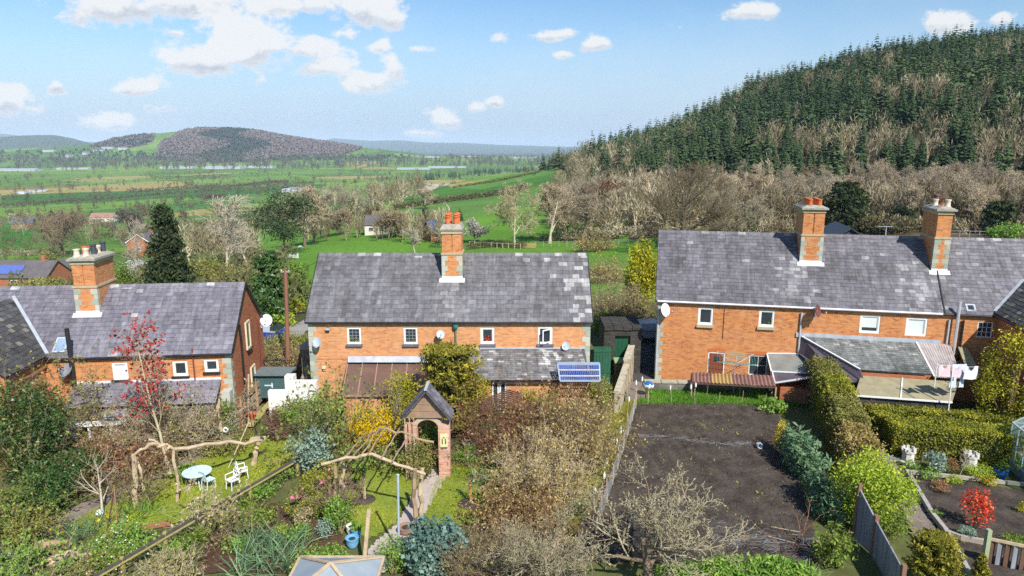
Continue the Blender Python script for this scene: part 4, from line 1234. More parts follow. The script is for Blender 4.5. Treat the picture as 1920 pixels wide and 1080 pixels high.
mb=MB();mb.box(((px_(922)+px_(950))/2, ya+.22, zl/2), (px_(950)-px_(922)-.1, .012, zl-.3));mb.build('pane', GLASS, pd, world=True)
# ---------------- the terrace on the right
yawC=R(-12.3)
eC=at(1229, 569, 41.35)
rC=thing('terraced_cottages', 'orange brick terrace with two tall chimneys and a row of lean-tos', 'house', (eC.x+.12, eC.y, 0), yawC)
C=House(rC, (eC.x+.12, eC.y, 0), yawC, 5.30, 4.05, 9.0, 22.0)
wC=[C.rect(1309, 577, 1337, 609), C.rect(1423, 582, 1452, 613), C.rect(1612, 591, 1650, 625), C.rect(1698, 596, 1738, 630), C.rect(1832, 604, 1861, 633)]
dC=C.rect(1327, 661, 1358, 704);lC=C.rect(1404, 667, 1438, 704)
_rc=random.Random(31)
def tintC(u, s):
 t=_rc.gauss(.48, .11)
 x=u-.12
 for c0, wd in((8.15, 1.2), (15.2, 1.3)):
  d=abs(x-c0+(.3 if c0>10 else 0))
  if d<wd and s<3.7 and _rc.random()<.75*(1-d/wd)+.25:t=_rc.choice((.72, .8, .86, .9, .6))
 if 3.5<x<7 and 1<s<4.2:t-=.08
 if 11<x<13.5 and 1<s<4:t-=.06
 if x>16.2:t=_rc.gauss(.5, .14)+.04
 if _rc.random()<.007:t=.86
 return min(.92, max(.05, t))
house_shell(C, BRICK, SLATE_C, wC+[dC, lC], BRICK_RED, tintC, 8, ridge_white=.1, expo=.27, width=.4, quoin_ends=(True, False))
for i, rc in enumerate(wC):
 window(C, rc, ('casement', 'casement', 'sash_inner', 'sash_inner', 'nine')[i], pane=GLASSPALE if i in(3, )else GLASS, sill=(.16 if i<2 else None), sillmat=SAND, lintel=.09 if i<2 else None, fw=.1 if i!=4 else .05)
curtainbits(C, rC, wC[1], L_MID, 9)
x0, z0, x1, z1=wC[2]
mb=MB();mb.box(((x0+x1)/2, .081, z1-.1-(z1-z0)*.3), (x1-x0-.2, .006, (z1-z0)*.6));mb.build('blind', GLASSPALE, rC)
window(C, lC, 'four', sill=.1, sillmat=SAND, fw=.05)
for rc in(dC, lC):
 mb=MB();n=11;xm, hw=(rc[0]+rc[2])/2, (rc[2]-rc[0])/2+.06
 for k in range(n):
  f=(k+.5)/n*2-1
  mb.box((xm+f*hw, -.004, rc[3]+.16-.07*f*f), (2*hw/n-.01, .02, .24), rot=Matrix.Rotation(f*.22, 3, 'Y'))
 mb.build('brick_arch', simple('arch_brick', (.60, .19, .06), (.46, .13, .045), .9, 9), rC)
x0, z0, x1, z1=dC
mb=MB()
for k in range(6):mb.box((x0+(x1-x0)*(k+.5)/6, .08, (z0+z1)/2), ((x1-x0)/6-.008, .05, z1-z0-.05))
dr=mb.build('door', DOORBRN, rC)
mb=MB();ring(mb, x0, z0, x1, z1, .06, .0, .05);mb.build('door_frame', WHITE, dr)
mb=MB();mb.box(((x0+x1)/2+.05, .05, z1-.42), (.34, .02, .34));mb.build('pane', GLASS, dr)
ch1=[(fx, fy, .14, .46, 'louvre', TERRA)for fy in(.12, .32, .52, .72)for fx in(-.2, .22)]
chimney(C, 1499, 1540, 493, 441, 393, 2.4, ch1, BRICK, 6, quoins=True)
ch2=[(.18, .15, .17, .5, 'squat', BUFFPOT), (-.2, .55, .16, .45, 'squat', BUFFPOT), (.05, .75, .13, .7, 'plain', simple('brown_pot', (.2, .11, .09), (.15, .08, .07), .7)), (.2, .5, .13, .22, 'squat', TERRA)]
chimney(C, 1746, 1775, 509, 447, 396, 2.45, ch2, BRICK, 7, split=False)
for px, mt, zt, zb2, r_ in((1232, GREY, 4.8, 0, .05), (1498, GREY, 4.8, 1.7, .055), (1774, GREY, 4.8, 2.2, .055)):
 x, z=C.wall(px, 640);pipe(C, [(x, -.09, zt), (x, -.09, zb2)], r_, mt)
x, z=C.wall(1357, 600);pipe(C, [(x, -.02, 4.8), (x, -.02, 2.9)], .015, BLACK, 'cable')
x, z=C.wall(1793, 620, .3);pipe(C, [(x, -.3, 5.9), (x, -.3, 2.4)], .09, GALV, 'flue_pipe')
x, z=C.wall(1803, 620);pipe(C, [(x, -.1, 4.8), (x, -.1, 2.4)], .06, BLACK)
mb=MB();go=.12
_mc=(C.ridge-C.eave)/C.run
mb.tube([(0, -.2, C.eave-.13*_mc-.055), (15.9, -.2, C.eave-.13*_mc-.055)], .062, 8);mb.build('gutter', simple('white_gutter', (.62, .64, .68), (.7, .72, .75), .5), rC, smooth=True)
a, b=C.roof_hit(1772, 590), C.roof_hit(1757, 509)
mb=MB();mb.bar(a+Vector((0, 0, .05)), b+Vector((0, 0, .05)), .07, .05);mb.build('roof_joint', BLACK, rC)
p=C.roof_hit(1820, 577)
mb=MB();mm=Matrix.Rotation(math.atan2(C.ridge-C.eave, C.run), 3, 'X')
mb.box(p, (.5, .5, .06), rot=mm);rl=mb.build('roof_light', LEAD, rC)
mb=MB();mb.box(p+mm@Vector((0, 0, .033)), (.3, .3, .01), rot=mm);mb.build('pane', GLASS, rl)
def wing(h, pv, side, length, mat, brick, seed, rise=None, dark=True):
 """gabled wing; pv local point of the valley foot at the eave, side=-1 when its visible slope faces left"""
 rng=random.Random(seed)
 m=(h.ridge-h.eave)/h.run
 x0=pv
 top=h.roof_hit(1919, 526)if side<0 else h.roof_hit(25, 558)
 half=abs(top.x-x0)
 hz=top.z-h.eave
 y0=-length
 root=h.root
 mb=MB()
 xr=x0-side*half
 ridge_b=Vector((xr, top.y, top.z));ridge_f=Vector((xr, y0, top.z))
 e_b=Vector((x0, 0, h.eave));e_f=Vector((x0, y0, h.eave))
 far_f=Vector((xr-side*half, y0, h.eave));far_b=Vector((xr-side*half, 0, h.eave))
 mb.slab([e_f, e_b, ridge_b, ridge_f]if side>0 else[e_b, e_f, ridge_f, ridge_b], .08, .1)
 mb.slab([far_b, far_f, ridge_f, ridge_b]if side>0 else[far_f, far_b, ridge_b, ridge_f], .08, .3)
 V=ridge_f-e_f;S=V.length
 slates(mb, e_f+Vector((0, -.1, .01)), (0, 1, 0), V, length, S, .27, .36, lambda u, s:min(.95, max(.05, rng.gauss(.5, .17)if rng.random()>.02 else .95)), rng, lim=lambda s:(0, length+.1+top.y*s/S))
 wr=mb.build('wing_roof', mat, root)
 mb=MB();mb.bar(e_b+Vector((side*-.02, 0, .09)), ridge_b+Vector((0, 0, .09)), .16, .05);mb.build('valley_lead', LEAD, wr)
 mb=MB()
 for xx in(x0-side*.2, xr-side*(half-.2)):mb.quad((xx, y0+.15, -1), (xx, .0, -1), (xx, .0, h.eave), (xx, y0+.15, h.eave))
 a, c=x0-side*.2, xr-side*(half-.2)
 mb.add([(a, y0+.15, -1), (c, y0+.15, -1), (c, y0+.15, h.eave), (xr, y0+.15, top.z-.1), (a, y0+.15, h.eave)], [(0, 1, 2, 3, 4)])
 mb.build('wing_wall', brick, root)
 mb=MB();mb.tube([e_b+Vector((side*.06, 0, -.1)), e_f+Vector((side*.06, 0, -.1))], .05, 8);mb.build('wing_gutter', BLACK, wr)
 return top
pv=C.roof_hit(1868, 601).x
wing(C, pv, -1, 5.0, SLATE_W, BRICK_RED, 4)
def cw(px, py, off):
 x, z=C.wall(px, py, off);return C.world(x, -off, z)
q0, q1, q2, q3=cw(1502, 630, .02), cw(1716, 643, .02), cw(1742, 702, 3.0), cw(1612, 693, 3.0)
mb=MB()
U=(q1-q0).normalized();
zt_, zb3=(q0.z+q1.z)/2, (q2.z+q3.z)/2
for q in(q0, q1):q.z=zt_
for q in(q2, q3):q.z=zb3
def loc(q):
 d=q-C.o;return Vector((d.dot(C.w), d.dot(C.b), d.z))
l0, l1, l2, l3=loc(q0), loc(q1), loc(q2), loc(q3)
xr_=max(l1.x, l2.x)
mb.slab([(l3.x, -3.0, zb3), (xr_, -3.0, zb3), (xr_, -.02, zt_), (l0.x, -.02, zt_)], .08, .1)
rg2=random.Random(12)
Vv=Vector((0, 2.98, zt_-zb3));S_=Vv.length
slates(mb, (l0.x, -3.04, zb3+.015), (1, 0, 0), Vv, xr_-l0.x, S_, .19, .28, lambda u, s:.15 if(s<.7 and u>xr_-l0.x-2.2 and rg2.random()<.7)else(.95 if rg2.random()<.03 else min(.85, max(.1, rg2.gauss(.5, .15)))), rg2, lim=lambda s:((l3.x-l0.x)*(1-s/S_), xr_-l0.x))
lt3=mb.build('slate_lean_to', SLATE_G, rC)
mb=MB();mb.box(((l0.x+xr_)/2+.5, -.06, zt_+.1), (xr_-l0.x+1.6, .05, .26));mb.build('lead_flashing', LEAD, rC)
mb=MB();mb.bar((l0.x, -.02, zt_+.03), (l3.x, -3.02, zb3+.04), .1, .06);mb.build('hip_lead', WHITE, lt3)
hx=l3.x-l0.x
mb=MB();mb.slab([(l0.x-.15, -.1, zt_-1.0), (l0.x, -.02, zt_), (l3.x, -3.02, zb3), (l3.x+.15, -3.5, zb3-.55), (l3.x-1.1, -3.2, zb3-.75)], .1, .3);mb.build('side_slope', FELTDARK, lt3)
mb=MB();mb.box(((l3.x+xr_)/2-.2, -1.55, (zb3-.1)/2), (xr_-l3.x-.2, 2.9, zb3-.2));mb.build('lean_to_wall', BRICK_RED, rC)
mb=MB();n=26;xa, xb2=xr_+.05, loc(cw(1772, 650, .02)).x+.25
xa2, xb3=xa, loc(cw(1801, 706, 3.0)).x
top_, bot_=[], []
for k in range(n+1):
 f=k/n;zz=.025*math.sin(k*math.pi)
 zz=.02 if k%2 else-.02
 top_.append((xa+(xb2-xa)*f, -.05, zt_+.02+zz));bot_.append((xa2+(xb3-xa2)*f, -3.15, zb3-.1+zz))
mb.add(top_+bot_, [(n+1+k, n+2+k, k+1, k)for k in range(n)])
clr=mb.build('corrugated_roof', POLY_CL, rC)
mb=MB();mb.bar((xa-.02, -.03, zt_+.06), (xa2-.02, -3.15, zb3-.04), .07, .06)
for t in(.35, .68):mb.bar((xa, -.05-3.1*t, zt_+(zb3-.12-zt_)*t-.06), (xb2+(xb3-xb2)*t, -.05-3.1*t, zt_+(zb3-.12-zt_)*t-.06), .06, .06)
mb.build('roof_batten', WHITE, clr)
zf=zb3-.3
f0, f1=loc(cw(1615, 697, 3.1)).x, loc(cw(1800, 706, 3.1)).x
g0, g1=loc(cw(1600, 737, 4.6)), loc(cw(1782, 741, 4.6))
mb=MB();mb.slab([(g0.x, -4.9, g0.z), (g1.x, -4.9, g0.z), (f1, -3.06, zf), (f0, -3.06, zf)], .1, .5);fr=mb.build('flat_roof', FELT, rC)
mb=MB();mb.bar(((g0.x+g1.x)/2-.1, -4.9, g0.z+.02), ((f0+f1)/2-.35, -3.1, zf+.02), .06, .05);mb.bar((g0.x, -4.93, g0.z-.02), (g1.x, -4.93, g0.z-.02), .05, .09);mb.build('roof_trim', WHITE, fr)
mb=MB();mb.box(((g0.x+g1.x)/2, -4.0, g0.z/2-.1), (g1.x-g0.x-.3, 1.6, g0.z-.1));mb.build('shed_wall', DARKSTONE, rC)
mb=MB();c_=loc(cw(1800, 650, .1));d_=loc(cw(1830, 700, 2.6))
mb.slab([(c_.x-.1, -.1, c_.z), (c_.x+.35, -.1, c_.z), (d_.x+.2, -2.8, d_.z), (d_.x-.4, -2.8, d_.z-.1)], .08);mb.build('side_slope', FELT, rC)
u0=C.wall(1437, 664)[0]
mb=MB();a0, a1=C.wall(1438, 664, .02), C.wall(1502, 664, .02)
b0, b1=C.wall(1446, 697, 1.5), C.wall(1492, 672, 1.5)
mb.slab([(b0[0], -1.5, b0[1]), (a1[0]+.3, -1.5, a1[1]-.75), (a1[0]+.3, -.02, a1[1]), (a0[0], -.02, a0[1])], .04);gl=mb.build('glazed_roof', simple('grey_polycarbonate', (.16, .17, .16), (.24, .25, .23), .3, 2, spec=.6), rC)
mb=MB();c0=C.wall(1456, 718, 2.7);
mb.slab([(c0[0]-.1, -2.75, c0[1]), (a1[0]+.3, -2.75, c0[1]+.5), (a1[0]+.3, -1.52, a1[1]-.8), (b0[0]+.05, -1.52, b0[1]-.03)], .06);mb.build('felt_slope', FELTDARK, gl)
mb=MB()
for pa, pb in(((a0[0], -.02, a0[1]+.05), (a1[0]+.3, -.02, a1[1]+.05)), ((a0[0], -.02, a0[1]+.02), (b0[0], -1.5, b0[1]+.03)), ((b0[0], -1.5, b0[1]+.03), (a1[0]+.3, -1.5, a1[1]-.7)), ((b0[0]+.05, -1.52, b0[1]+.02), (c0[0]-.1, -2.75, c0[1]+.03)), ((c0[0]-.1, -2.75, c0[1]+.02), (a1[0]+.3, -2.75, c0[1]+.54)), ((b0[0], -1.5, b0[1]), (b0[0], -1.5, .3))):mb.bar(pa, pb, .07, .07)
mb.build('roof_trim', simple('white_gutter', (.62, .64, .68)), gl)
mb=MB();mb.box(((c0[0]+a1[0])/2+.2, -1.4, .45), (a1[0]-c0[0]-.1, 2.4, .9));mb.build('lean_to_wall', BRICK_RED, rC)
# ---------------- the cottages on the left
yawA=R(6)
cA=at(434, 669, 34.0)
LAh=17.0
zA=-.5
oA=Vector((cA.x, cA.y, 0))-Vector((math.cos(yawA), math.sin(yawA), 0))*(LAh+.05)
oA.z=zA
rA=thing('gabled_cottage', 'orange brick cottages with one broad chimney and a red gable end wall', 'house', oA, yawA)
A=House(rA, oA, yawA, 4.64, 3.3, 7.55, LAh)
wA=[A.rect(211, 680, 240, 712), A.rect(324, 677, 352, 705), A.rect(383, 674, 410, 697)]
_ra=random.Random(13)
def tintA(u, s):
 x=u-.12
 t=_ra.gauss(.5, .1)
 if x<8.5:t-=.06
 if x>9 and s<1.1:t=_ra.choice((.45, .6, .75, .8, .5))
 if s>4.3 and x>9.5:t+=.12
 if _ra.random()<.008:t=.93
 return min(.96, max(.05, t))
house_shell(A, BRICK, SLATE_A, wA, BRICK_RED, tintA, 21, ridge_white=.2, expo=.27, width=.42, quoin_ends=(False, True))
for i, rc in enumerate(wA):
 window(A, rc, ('sash_inner', 'casement', 'casement')[i], pane=GLASSPALE if i==0 else GLASS, sill=.09, sillmat=BLACK, fw=.09)
pots=[(-.28, .12, .17, .42, 'squat', BUFFPOT), (.1, .14, .17, .45, 'squat', BUFFPOT), (-.1, .3, .14, .5, 'louvre', TERRA), (.26, .34, .13, .62, 'plain', simple('dark_pot', (.05, .06, .08), (.08, .09, .11), .5)), (-.2, .5, .14, .45, 'louvre', TERRA), (.2, .6, .17, .45, 'squat', BUFFPOT), (-.1, .78, .17, .45, 'squat', BUFFPOT), (.25, .82, .13, .6, 'plain', simple('dark_pot', (.05, .06, .08))), (.1, .9, .16, .4, 'squat', BUFFPOT)]
chimney(A, 144, 187, 588, 538, 489, 2.2, pots, BRICK, 9)
pA=A.rect(365, 674, 370, 712);pipe(A, [(pA[0], -.08, 4.8), (pA[0], -.08, 3.0)], .04, simple('brown_pipe', (.17, .05, .04), (.2, .06, .05), .5))
pA=A.wall(131, 660, .25)
pipe(A, [(pA[0], -.25, .4), (pA[0], -.25, A.z_at(pA[0], -.25, 616))], .11, BLACK, 'flue_pipe')
p=A.roof_hit(116, 648)
mm=Matrix.Rotation(math.atan2(A.ridge-A.eave, A.run), 3, 'X')
mb=MB();mb.box(p+mm@Vector((0, 0, .05)), (.62, .9, .1), rot=mm);sk=mb.build('skylight', GREY, rA)
mb=MB();mb.box(p+mm@Vector((0, 0, .105)), (.48, .74, .012), rot=mm);mb.build('pane', glassmat('sky_glass', (.16, .22, .3)), sk)
def gable_window(yc, zc, w, hgt):
 mb=MB();x=A.L
 for(y, z, sy, sz)in((yc, zc+hgt/2, w, .09), (yc, zc-hgt/2, w, .09), (yc-w/2+.05, zc, .1, hgt-.1), (yc+w/2-.05, zc, .1, hgt-.1)):mb.box((x+.03, y, z), (.1, sy, sz))
 wn=mb.build('window', CREAM, rA)
 mb=MB();mb.box((x+.015, yc, zc), (.02, w-.2, hgt-.1));mb.build('pane', GLASS, wn)
 mb=MB();mb.box((x+.08, yc, zc-hgt/2-.07), (.16, w+.1, .06));mb.build('sill', BLACK, wn)
gable_window(3.3, 4.55, .8, 1.5)
gable_window(3.7, 1.8, .85, 1.5)
pipe(A, [(A.L+.1, 1.6, 5.6), (A.L+.1, 1.75, 4.6), (A.L+.1, 1.75, 0)], .06)
pipe(A, [(A.L+.08, 5.4, 4.9), (A.L+.08, 5.5, 1.5), (A.L+.08, 5.5, 0)], .035, simple('brown_pipe', (.17, .05, .04)))
g0, g1=A.wall(140, 722, .0), A.wall(432, 712, .0)
mb=MB();zt4=A.wall(420, 711, 0)[1]
Vl=Vector((0, 1.15, .85));rg3=random.Random(2)
xs0, xs1=g0[0], A.L-.55
mb.slab([(xs0, -1.2, zt4-.85), (xs1, -1.2, zt4-.85), (xs1, -.03, zt4), (xs0, -.03, zt4)], .07, .1)
slates(mb, (xs0, -1.23, zt4-.85+.01), (1, 0, 0), Vl, xs1-xs0, Vl.length, .22, .34, lambda u, s:min(.9, max(.1, rg3.gauss(.62, .12))), rg3)
lt5=mb.build('slate_lean_to', SLATE_A, rA)
mb=MB();mb.box(((xs0+xs1)/2, -.62, (zt4-1.05)/2), (xs1-xs0-.2, 1.0, zt4-.98));mb.build('lean_to_wall', RUBBLE, rA)
mb=MB();mb.box(((xs0+xs1)/2, -.05, zt4+.06), (xs1-xs0, .04, .16));mb.build('lead_flashing', PALELEAD, rA)
mb=MB();mb.box((A.L-.24, -.3, (zt4-.5)/2), (.45, .6, zt4-.5));mb.build('stone_buttress', simple('pale_stone', (.5, .5, .44), (.4, .41, .36)), rA)
pvA=A.roof_hit(87, 673).x
wing(A, pvA, 1, 3.4, SLATE_W, BRICK, 14)
# ---------------------------------------------------------------- the countryside
rngL=np.random.default_rng(11)
L_HEDGE=leafmat('hedgerow_twigs', (0.055, 0.052, 0.026), (0.095, 0.082, 0.042), (0.15, 0.125, 0.07), .9, .05, .1)
L_BAREMASS=leafmat('bare_wood_twigs', (0.085, 0.07, 0.042), (0.215, 0.178, 0.108), (0.44, 0.385, 0.26), .9, .05, .15)
L_FARWOOD=leafmat('far_wood_crowns', (0.025, 0.042, 0.022), (0.10, 0.08, 0.07), (0.19, 0.145, 0.13), .9, .05, .1)
def tree_pos(rng, n, cond, r0, r1, a0, a1):
 rr=np.sqrt(rng.uniform(r0*r0, r1*r1, n));aa=rng.uniform(a0, a1, n)
 x, y=rr*np.sin(aa), rr*np.cos(aa)
 k=cond(x, y);x, y=x[k], y[k]
 return np.stack([x, y, H(x, y)], 1)
def thin(P, dmin):
 """keep points at least dmin apart"""
 keep, cells=[], {}
 for i, p in enumerate(P):
  c=(int(p[0]//dmin), int(p[1]//dmin))
  if any((P[j][0]-p[0])**2+(P[j][1]-p[1])**2<dmin*dmin for a in(-1, 0, 1)for b in(-1, 0, 1)for j in cells.get((c[0]+a, c[1]+b), ())):continue
  cells.setdefault(c, []).append(i);keep.append(i)
 return P[keep]
P=thin(tree_pos(rngL, 42000, hillwood, 175, 760, px_az(1030), px_az(2150)), 4.5)
pxs=960+FPX*P[:, 0]/P[:, 1]
dist=np.hypot(P[:, 0], P[:, 1])
axd=P[:, 1]*cT+(CAMZ-P[:, 2])*sT
pys=540-FPX*(P[:, 1]*sT+(P[:, 2]-CAMZ)*cT)/axd
foot=np.interp(pxs, [1030, 1060, 1150, 1250, 1330, 1400, 1500, 1600, 1700, 1900, 2200], [420, 350, 345, 345, 372, 385, 375, 362, 352, 345, 340])
nz1=_hash(P[:, 0]+40, P[:, 1], 23.0)
band=np.exp(-((pys-np.interp(pxs, [1040, 1350, 1450, 1600, 1750, 1950], [330, 330, 310, 300, 285, 285]))/24.0)**2)
top=np.exp(-((pys-np.interp(pxs, [1400, 1650, 1800, 1950], [215, 165, 125, 95]))/14.0)**2)*(pxs>1480)
prob=.05+.6*band*(nz1>.0)+.6*top*(nz1>.05)+.2*(nz1>.5)
bare=(pys>foot)|(rngL.random(len(P))<prob)
con=~bare
order=np.argsort(dist)
hs=np.clip(rngL.normal(12.8, 3.2, len(P)), 5.5, 22)*np.where(pys>foot-40, .82, 1.0)
ci=[i for i in order if con[i]]
near_c, far_c=ci[:300], ci[300:]
cprotos=[]
for k in range(5):
 V, F, T=conifer_geo(40+k, 1.0, (.19, .24, .28, .22, .17)[k], (26, 24, 22, 28, 24)[k], 10, 3, base=.05, droop=(.2, .35, .15, .3, .4)[k])
 cprotos.append((V, F, T))
cm=[]
for k, i in enumerate(near_c):
 g=k%5
 if k<5:
  o=thing('spruce_tree', 'dark spruce in the dense conifer wood on the hillside', 'tree', P[i], 0, 'conifers on the wooded hill')
  mesh_np('crown', cprotos[g][0], [cprotos[g][1]], L_SPRUCE, o, [cprotos[g][2]])
  tb=MB();tb.tube([(0, 0, -.02), (0, 0, .5), (0, 0, .97)], [.013, .009, .002], 5);tb.build('trunk', BARK, o)
  cm.append(o)
  o.scale=(hs[i], )*3;o.rotation_euler=(0, 0, rngL.uniform(0, 6))
 else:
  o=dup(cm[g], P[i], rngL.uniform(0, 6.28), (hs[i]*rngL.uniform(.85, 1.25), )*2+(hs[i], ))
lowc=[conifer_geo(60+k, 1.0, (.22, .27, .19)[k], 13, 7, 2, base=.1, droop=.25)for k in range(3)]
tone=np.clip(.5+.35*_hash(P[:, 0], P[:, 1], 31.0)+rngL.normal(size=len(P))*.2, 0, 1)
V, F, T=merge_copies(rngL, lowc, P[far_c], hs[far_c], tone[far_c])
tag(mesh_np('conifer_wood', V, [F], L_SPRUCEMASS, None, [T]), 'dense mass of dark conifers climbing the far slope of the hill', 'wood', kind='stuff')
def twig_cloud(seed, n=150, r=(.32, .32, .42), size=.02, aspect=9, trunk=True):
 rng=np.random.default_rng(seed)
 Q, T, c=clump_points(rng, n, r, 10, .3, .65)
 Q[:, 2]+=1-r[2]
 ax_=unit(unit(Q-np.array([0, 0, .25]))+rng.normal(size=Q.shape)*.45+(0, 0, .25))
 sd_=unit(np.cross(ax_, rng.normal(size=Q.shape)));ln_=size*rng.uniform(.6, 1.35, (n, 1))
 V=np.concatenate([Q-ax_*ln_*aspect/2, Q+sd_*ln_/2, Q+ax_*ln_*aspect/2, Q-sd_*ln_/2], 1).reshape(-1, 3);F=np.arange(4*n).reshape(n, 4)
 if trunk:
  st=np.zeros((6, 3, 3));e=c[:6]+(0, 0, 1-r[2]);st[:, 1]=e*(.35, .35, .6);st[:, 2]=e;st[0, 1]=(0, 0, .5);
  W, G=tubes(st, np.array([.016, .011, .004])[None, :].repeat(6, 0), 3)
  V=np.concatenate([V, W]);F=np.concatenate([F, G+4*n]);T=np.concatenate([T, np.full(len(G), .8)])
 return V, F, T
bprotos=[twig_cloud(80+k)for k in range(5)]
bi=[i for i in order if bare[i]and pys[i]<foot[i]]
V, F, T=merge_copies(rngL, bprotos, P[bi], hs[bi]*.8)
tag(mesh_np('bare_wood', V, [F], L_BAREMASS, None, [T]), 'bare grey brown broadleaf trees scattered through the hillside conifers', 'wood', kind='stuff')
# ---- bare trees one can tell apart
def bare_kind(seed, kind):
 if kind=='ash':lv=[(13, .28, 1, .42, .62, .10, .10, .42, 5, 4), (6, .2, 1, .20, .75, .06, .14, .5, 4, 3), (6, .15, 1, .10, .8, .05, .16, .55, 4, 3), (5, .15, 1, .05, .8, .03, .18, .6, 3, 3)];tr=.016
 elif kind=='birch':lv=[(15, .3, 1, .28, .5, .06, .08, .38, 5, 4), (6, .2, 1, .15, .7, .0, .12, .5, 4, 3), (6, .2, 1, .08, .8, -.04, .14, .55, 4, 3), (5, .2, 1, .045, .8, -.05, .16, .6, 3, 3)];tr=.011
 elif kind=='oak':lv=[(12, .18, 1, .62, 1.05, .06, .17, .55, 6, 5), (7, .2, 1, .27, .85, .05, .2, .5, 5, 3), (7, .2, 1, .13, .9, .04, .2, .5, 4, 3), (7, .15, 1, .062, .9, .03, .22, .55, 3, 3)];tr=.034
 else:lv=[(12, .2, 1, .5, .75, .08, .12, .5, 6, 5), (7, .2, 1, .24, .8, .05, .16, .5, 5, 3), (7, .2, 1, .11, .85, .03, .18, .55, 4, 3), (6, .15, 1, .05, .85, .03, .18, .6, 3, 3)];tr=.022
 return grow(seed, 1.0, lv, trunk=tr, tfrac=(.62 if kind in('oak', )else .8 if kind=='ash2' else .92))
def bare_tree(name, label, kind, p, hgt, width=None, mat=TWIGBR, trunkmat=BARK, group=None, seed=1, leaf=None, nleaf=0, lsize=.02, minr=0.0, drop=0):
 g=bare_kind(seed, kind)
 if drop:g=g[:-drop]
 o=thing(name, label, 'tree', p, 0, group)
 allp=np.concatenate([q[0].reshape(-1, 3)for q in g])
 zx=allp[:, 2].max();wx=np.abs(allp[:, :2]).max()
 sz=hgt/zx;sx=(width/2/wx)if width else sz
 o.scale=(sx, sx, sz)
 tree_mesh('trunk', g[:2], trunkmat, o)
 tree_mesh('crown', g[2:], mat, o, minr=minr)
 if leaf is not None:
  rng=np.random.default_rng(seed+5)
  E=g[-1][0];i=rng.integers(len(E), size=nleaf)
  k=rng.random(nleaf)[:, None]
  c=E[i, 1]*(1-k)+E[i, 2]*k
  V, F, T=leaf_quads(rng, c, lsize, rng.random(nleaf), .3)
  mesh_np('foliage', V, [F], leaf, o, [T])
 return o
BELT=thin(tree_pos(rngL, 5000, lambda x, y:np.ones(len(x), bool), 150, 228, px_az(1045), px_az(2020)), 4.6)
bx=960+FPX*BELT[:, 0]/BELT[:, 1]
BELT=BELT[(np.hypot(BELT[:, 0], BELT[:, 1])>np.interp(bx, [1040, 1200, 1400, 1700, 2000], [200, 188, 185, 180, 172]))]
BELT=BELT[np.argsort(np.hypot(BELT[:, 0], BELT[:, 1]))][:210]
bp=[]
for k in range(5):
 o=bare_tree('bare_tree', 'slender bare broadleaf tree in the belt below the conifer hill', ('ash', 'birch', 'ash', 'birch', 'ash2')[k], BELT[k], 10.5, None, (TWIG, TWIGPALE, TWIGBR, TWIG, TWIGPALE)[k], (BARK, BARKPALE, BARK, BARKPALE, BARK)[k], 'bare trees below the hill', 100+k, minr=.0024, drop=(1 if k in(1, 3)else 0))
 bp.append(o)
for k in range(5, len(BELT)):
 s=rngL.uniform(.75, 1.2);b=bp[rngL.integers(5)]
 dup(b, BELT[k], rngL.uniform(0, 6.28), (b.scale[0]*s*1.05, b.scale[1]*s*1.05, b.scale[2]*s))
def mid_tree(px, py, hpx, wpx, kind, label, mat=TWIGBR, trunk=BARK, seed=1, name='bare_tree', **k):
 p=gp(px, py);s=mpp(p)
 return bare_tree(name, label, kind, p, hpx*s, wpx*s, mat, trunk, None, seed, **k)
L_BUD=leafmat('olive_bud', (.16, .155, .05), (.25, .23, .09), (.33, .29, .14), .8, .1, .25)
L_BUDTAN=leafmat('tan_bud', (.19, .145, .09), (.28, .22, .14), (.37, .30, .20), .9, .1, .25)
mid_tree(965, 463, 128, 125, 'ash2', 'tall budding tree with pale forked trunk beside the timber gate', TWIGPALE, BARKPALE, 201, leaf=L_BUD, nleaf=2600, lsize=.016, minr=.0018)
mid_tree(1031, 456, 118, 105, 'ash2', 'broad sandy coloured tree between the gate tree and the dark oak', TWIGPALE, BARKPALE, 202, leaf=L_BUDTAN, nleaf=2600, lsize=.016, minr=.0018)
mid_tree(1093, 452, 90, 100, 'ash', 'thin bare tree at the edge of the pasture left of the great oak', TWIG, BARK, 203, leaf=L_BUDTAN, nleaf=1200, lsize=.014, minr=.0018)
mid_tree(1275, 470, 172, 285, 'oak', 'great spreading bare oak with twisted limbs behind the terrace roof', simple('oak_twig', (.20, .15, .085), (.12, .09, .055), .9, 3), simple('oak_bark', (.15, .115, .08), (.09, .07, .05), .9, 6), 204, leaf=L_BUDTAN, nleaf=300, lsize=.006, minr=.0011)
mid_tree(1400, 452, 85, 120, 'ash', 'low bare thicket tree right of the great oak', TWIG, BARK, 205, minr=.002)
mid_tree(1352, 462, 120, 110, 'oak', 'grey bare tree overlapping the right edge of the great oak', TWIG, BARK, 206, minr=.0016)
mid_tree(572, 462, 118, 125, 'ash2', 'rounded sandy brown tree above the green paddock', TWIGPALE, BARK, 207, leaf=L_BUDTAN, nleaf=3000, lsize=.018, minr=.0025)
mid_tree(120, 480, 98, 140, 'oak', 'dark bare oak with a stout trunk standing in the left pasture', TWIGBR, BARK, 208, minr=.002)
mid_tree(250, 452, 66, 85, 'ash2', 'dull purple brown tree behind the gable house', simple('purple_twig', (.19, .14, .12), (.13, .10, .09)), BARK, 209, minr=.003)
mid_tree(428, 540, 175, 135, 'birch', 'white limbed bare birch between the dark spruce and the pine', BARKPALE, BARKPALE, 210, minr=.0022, drop=1)
mid_tree(468, 520, 140, 120, 'ash', 'second white bare tree nearer to the dark pine', BARKPALE, BARKPALE, 211, minr=.0022, drop=1)
mid_tree(258, 535, 130, 75, 'birch', 'small white birch in front of the gable house', BARKPALE, BARKPALE, 212, minr=.002, drop=1)
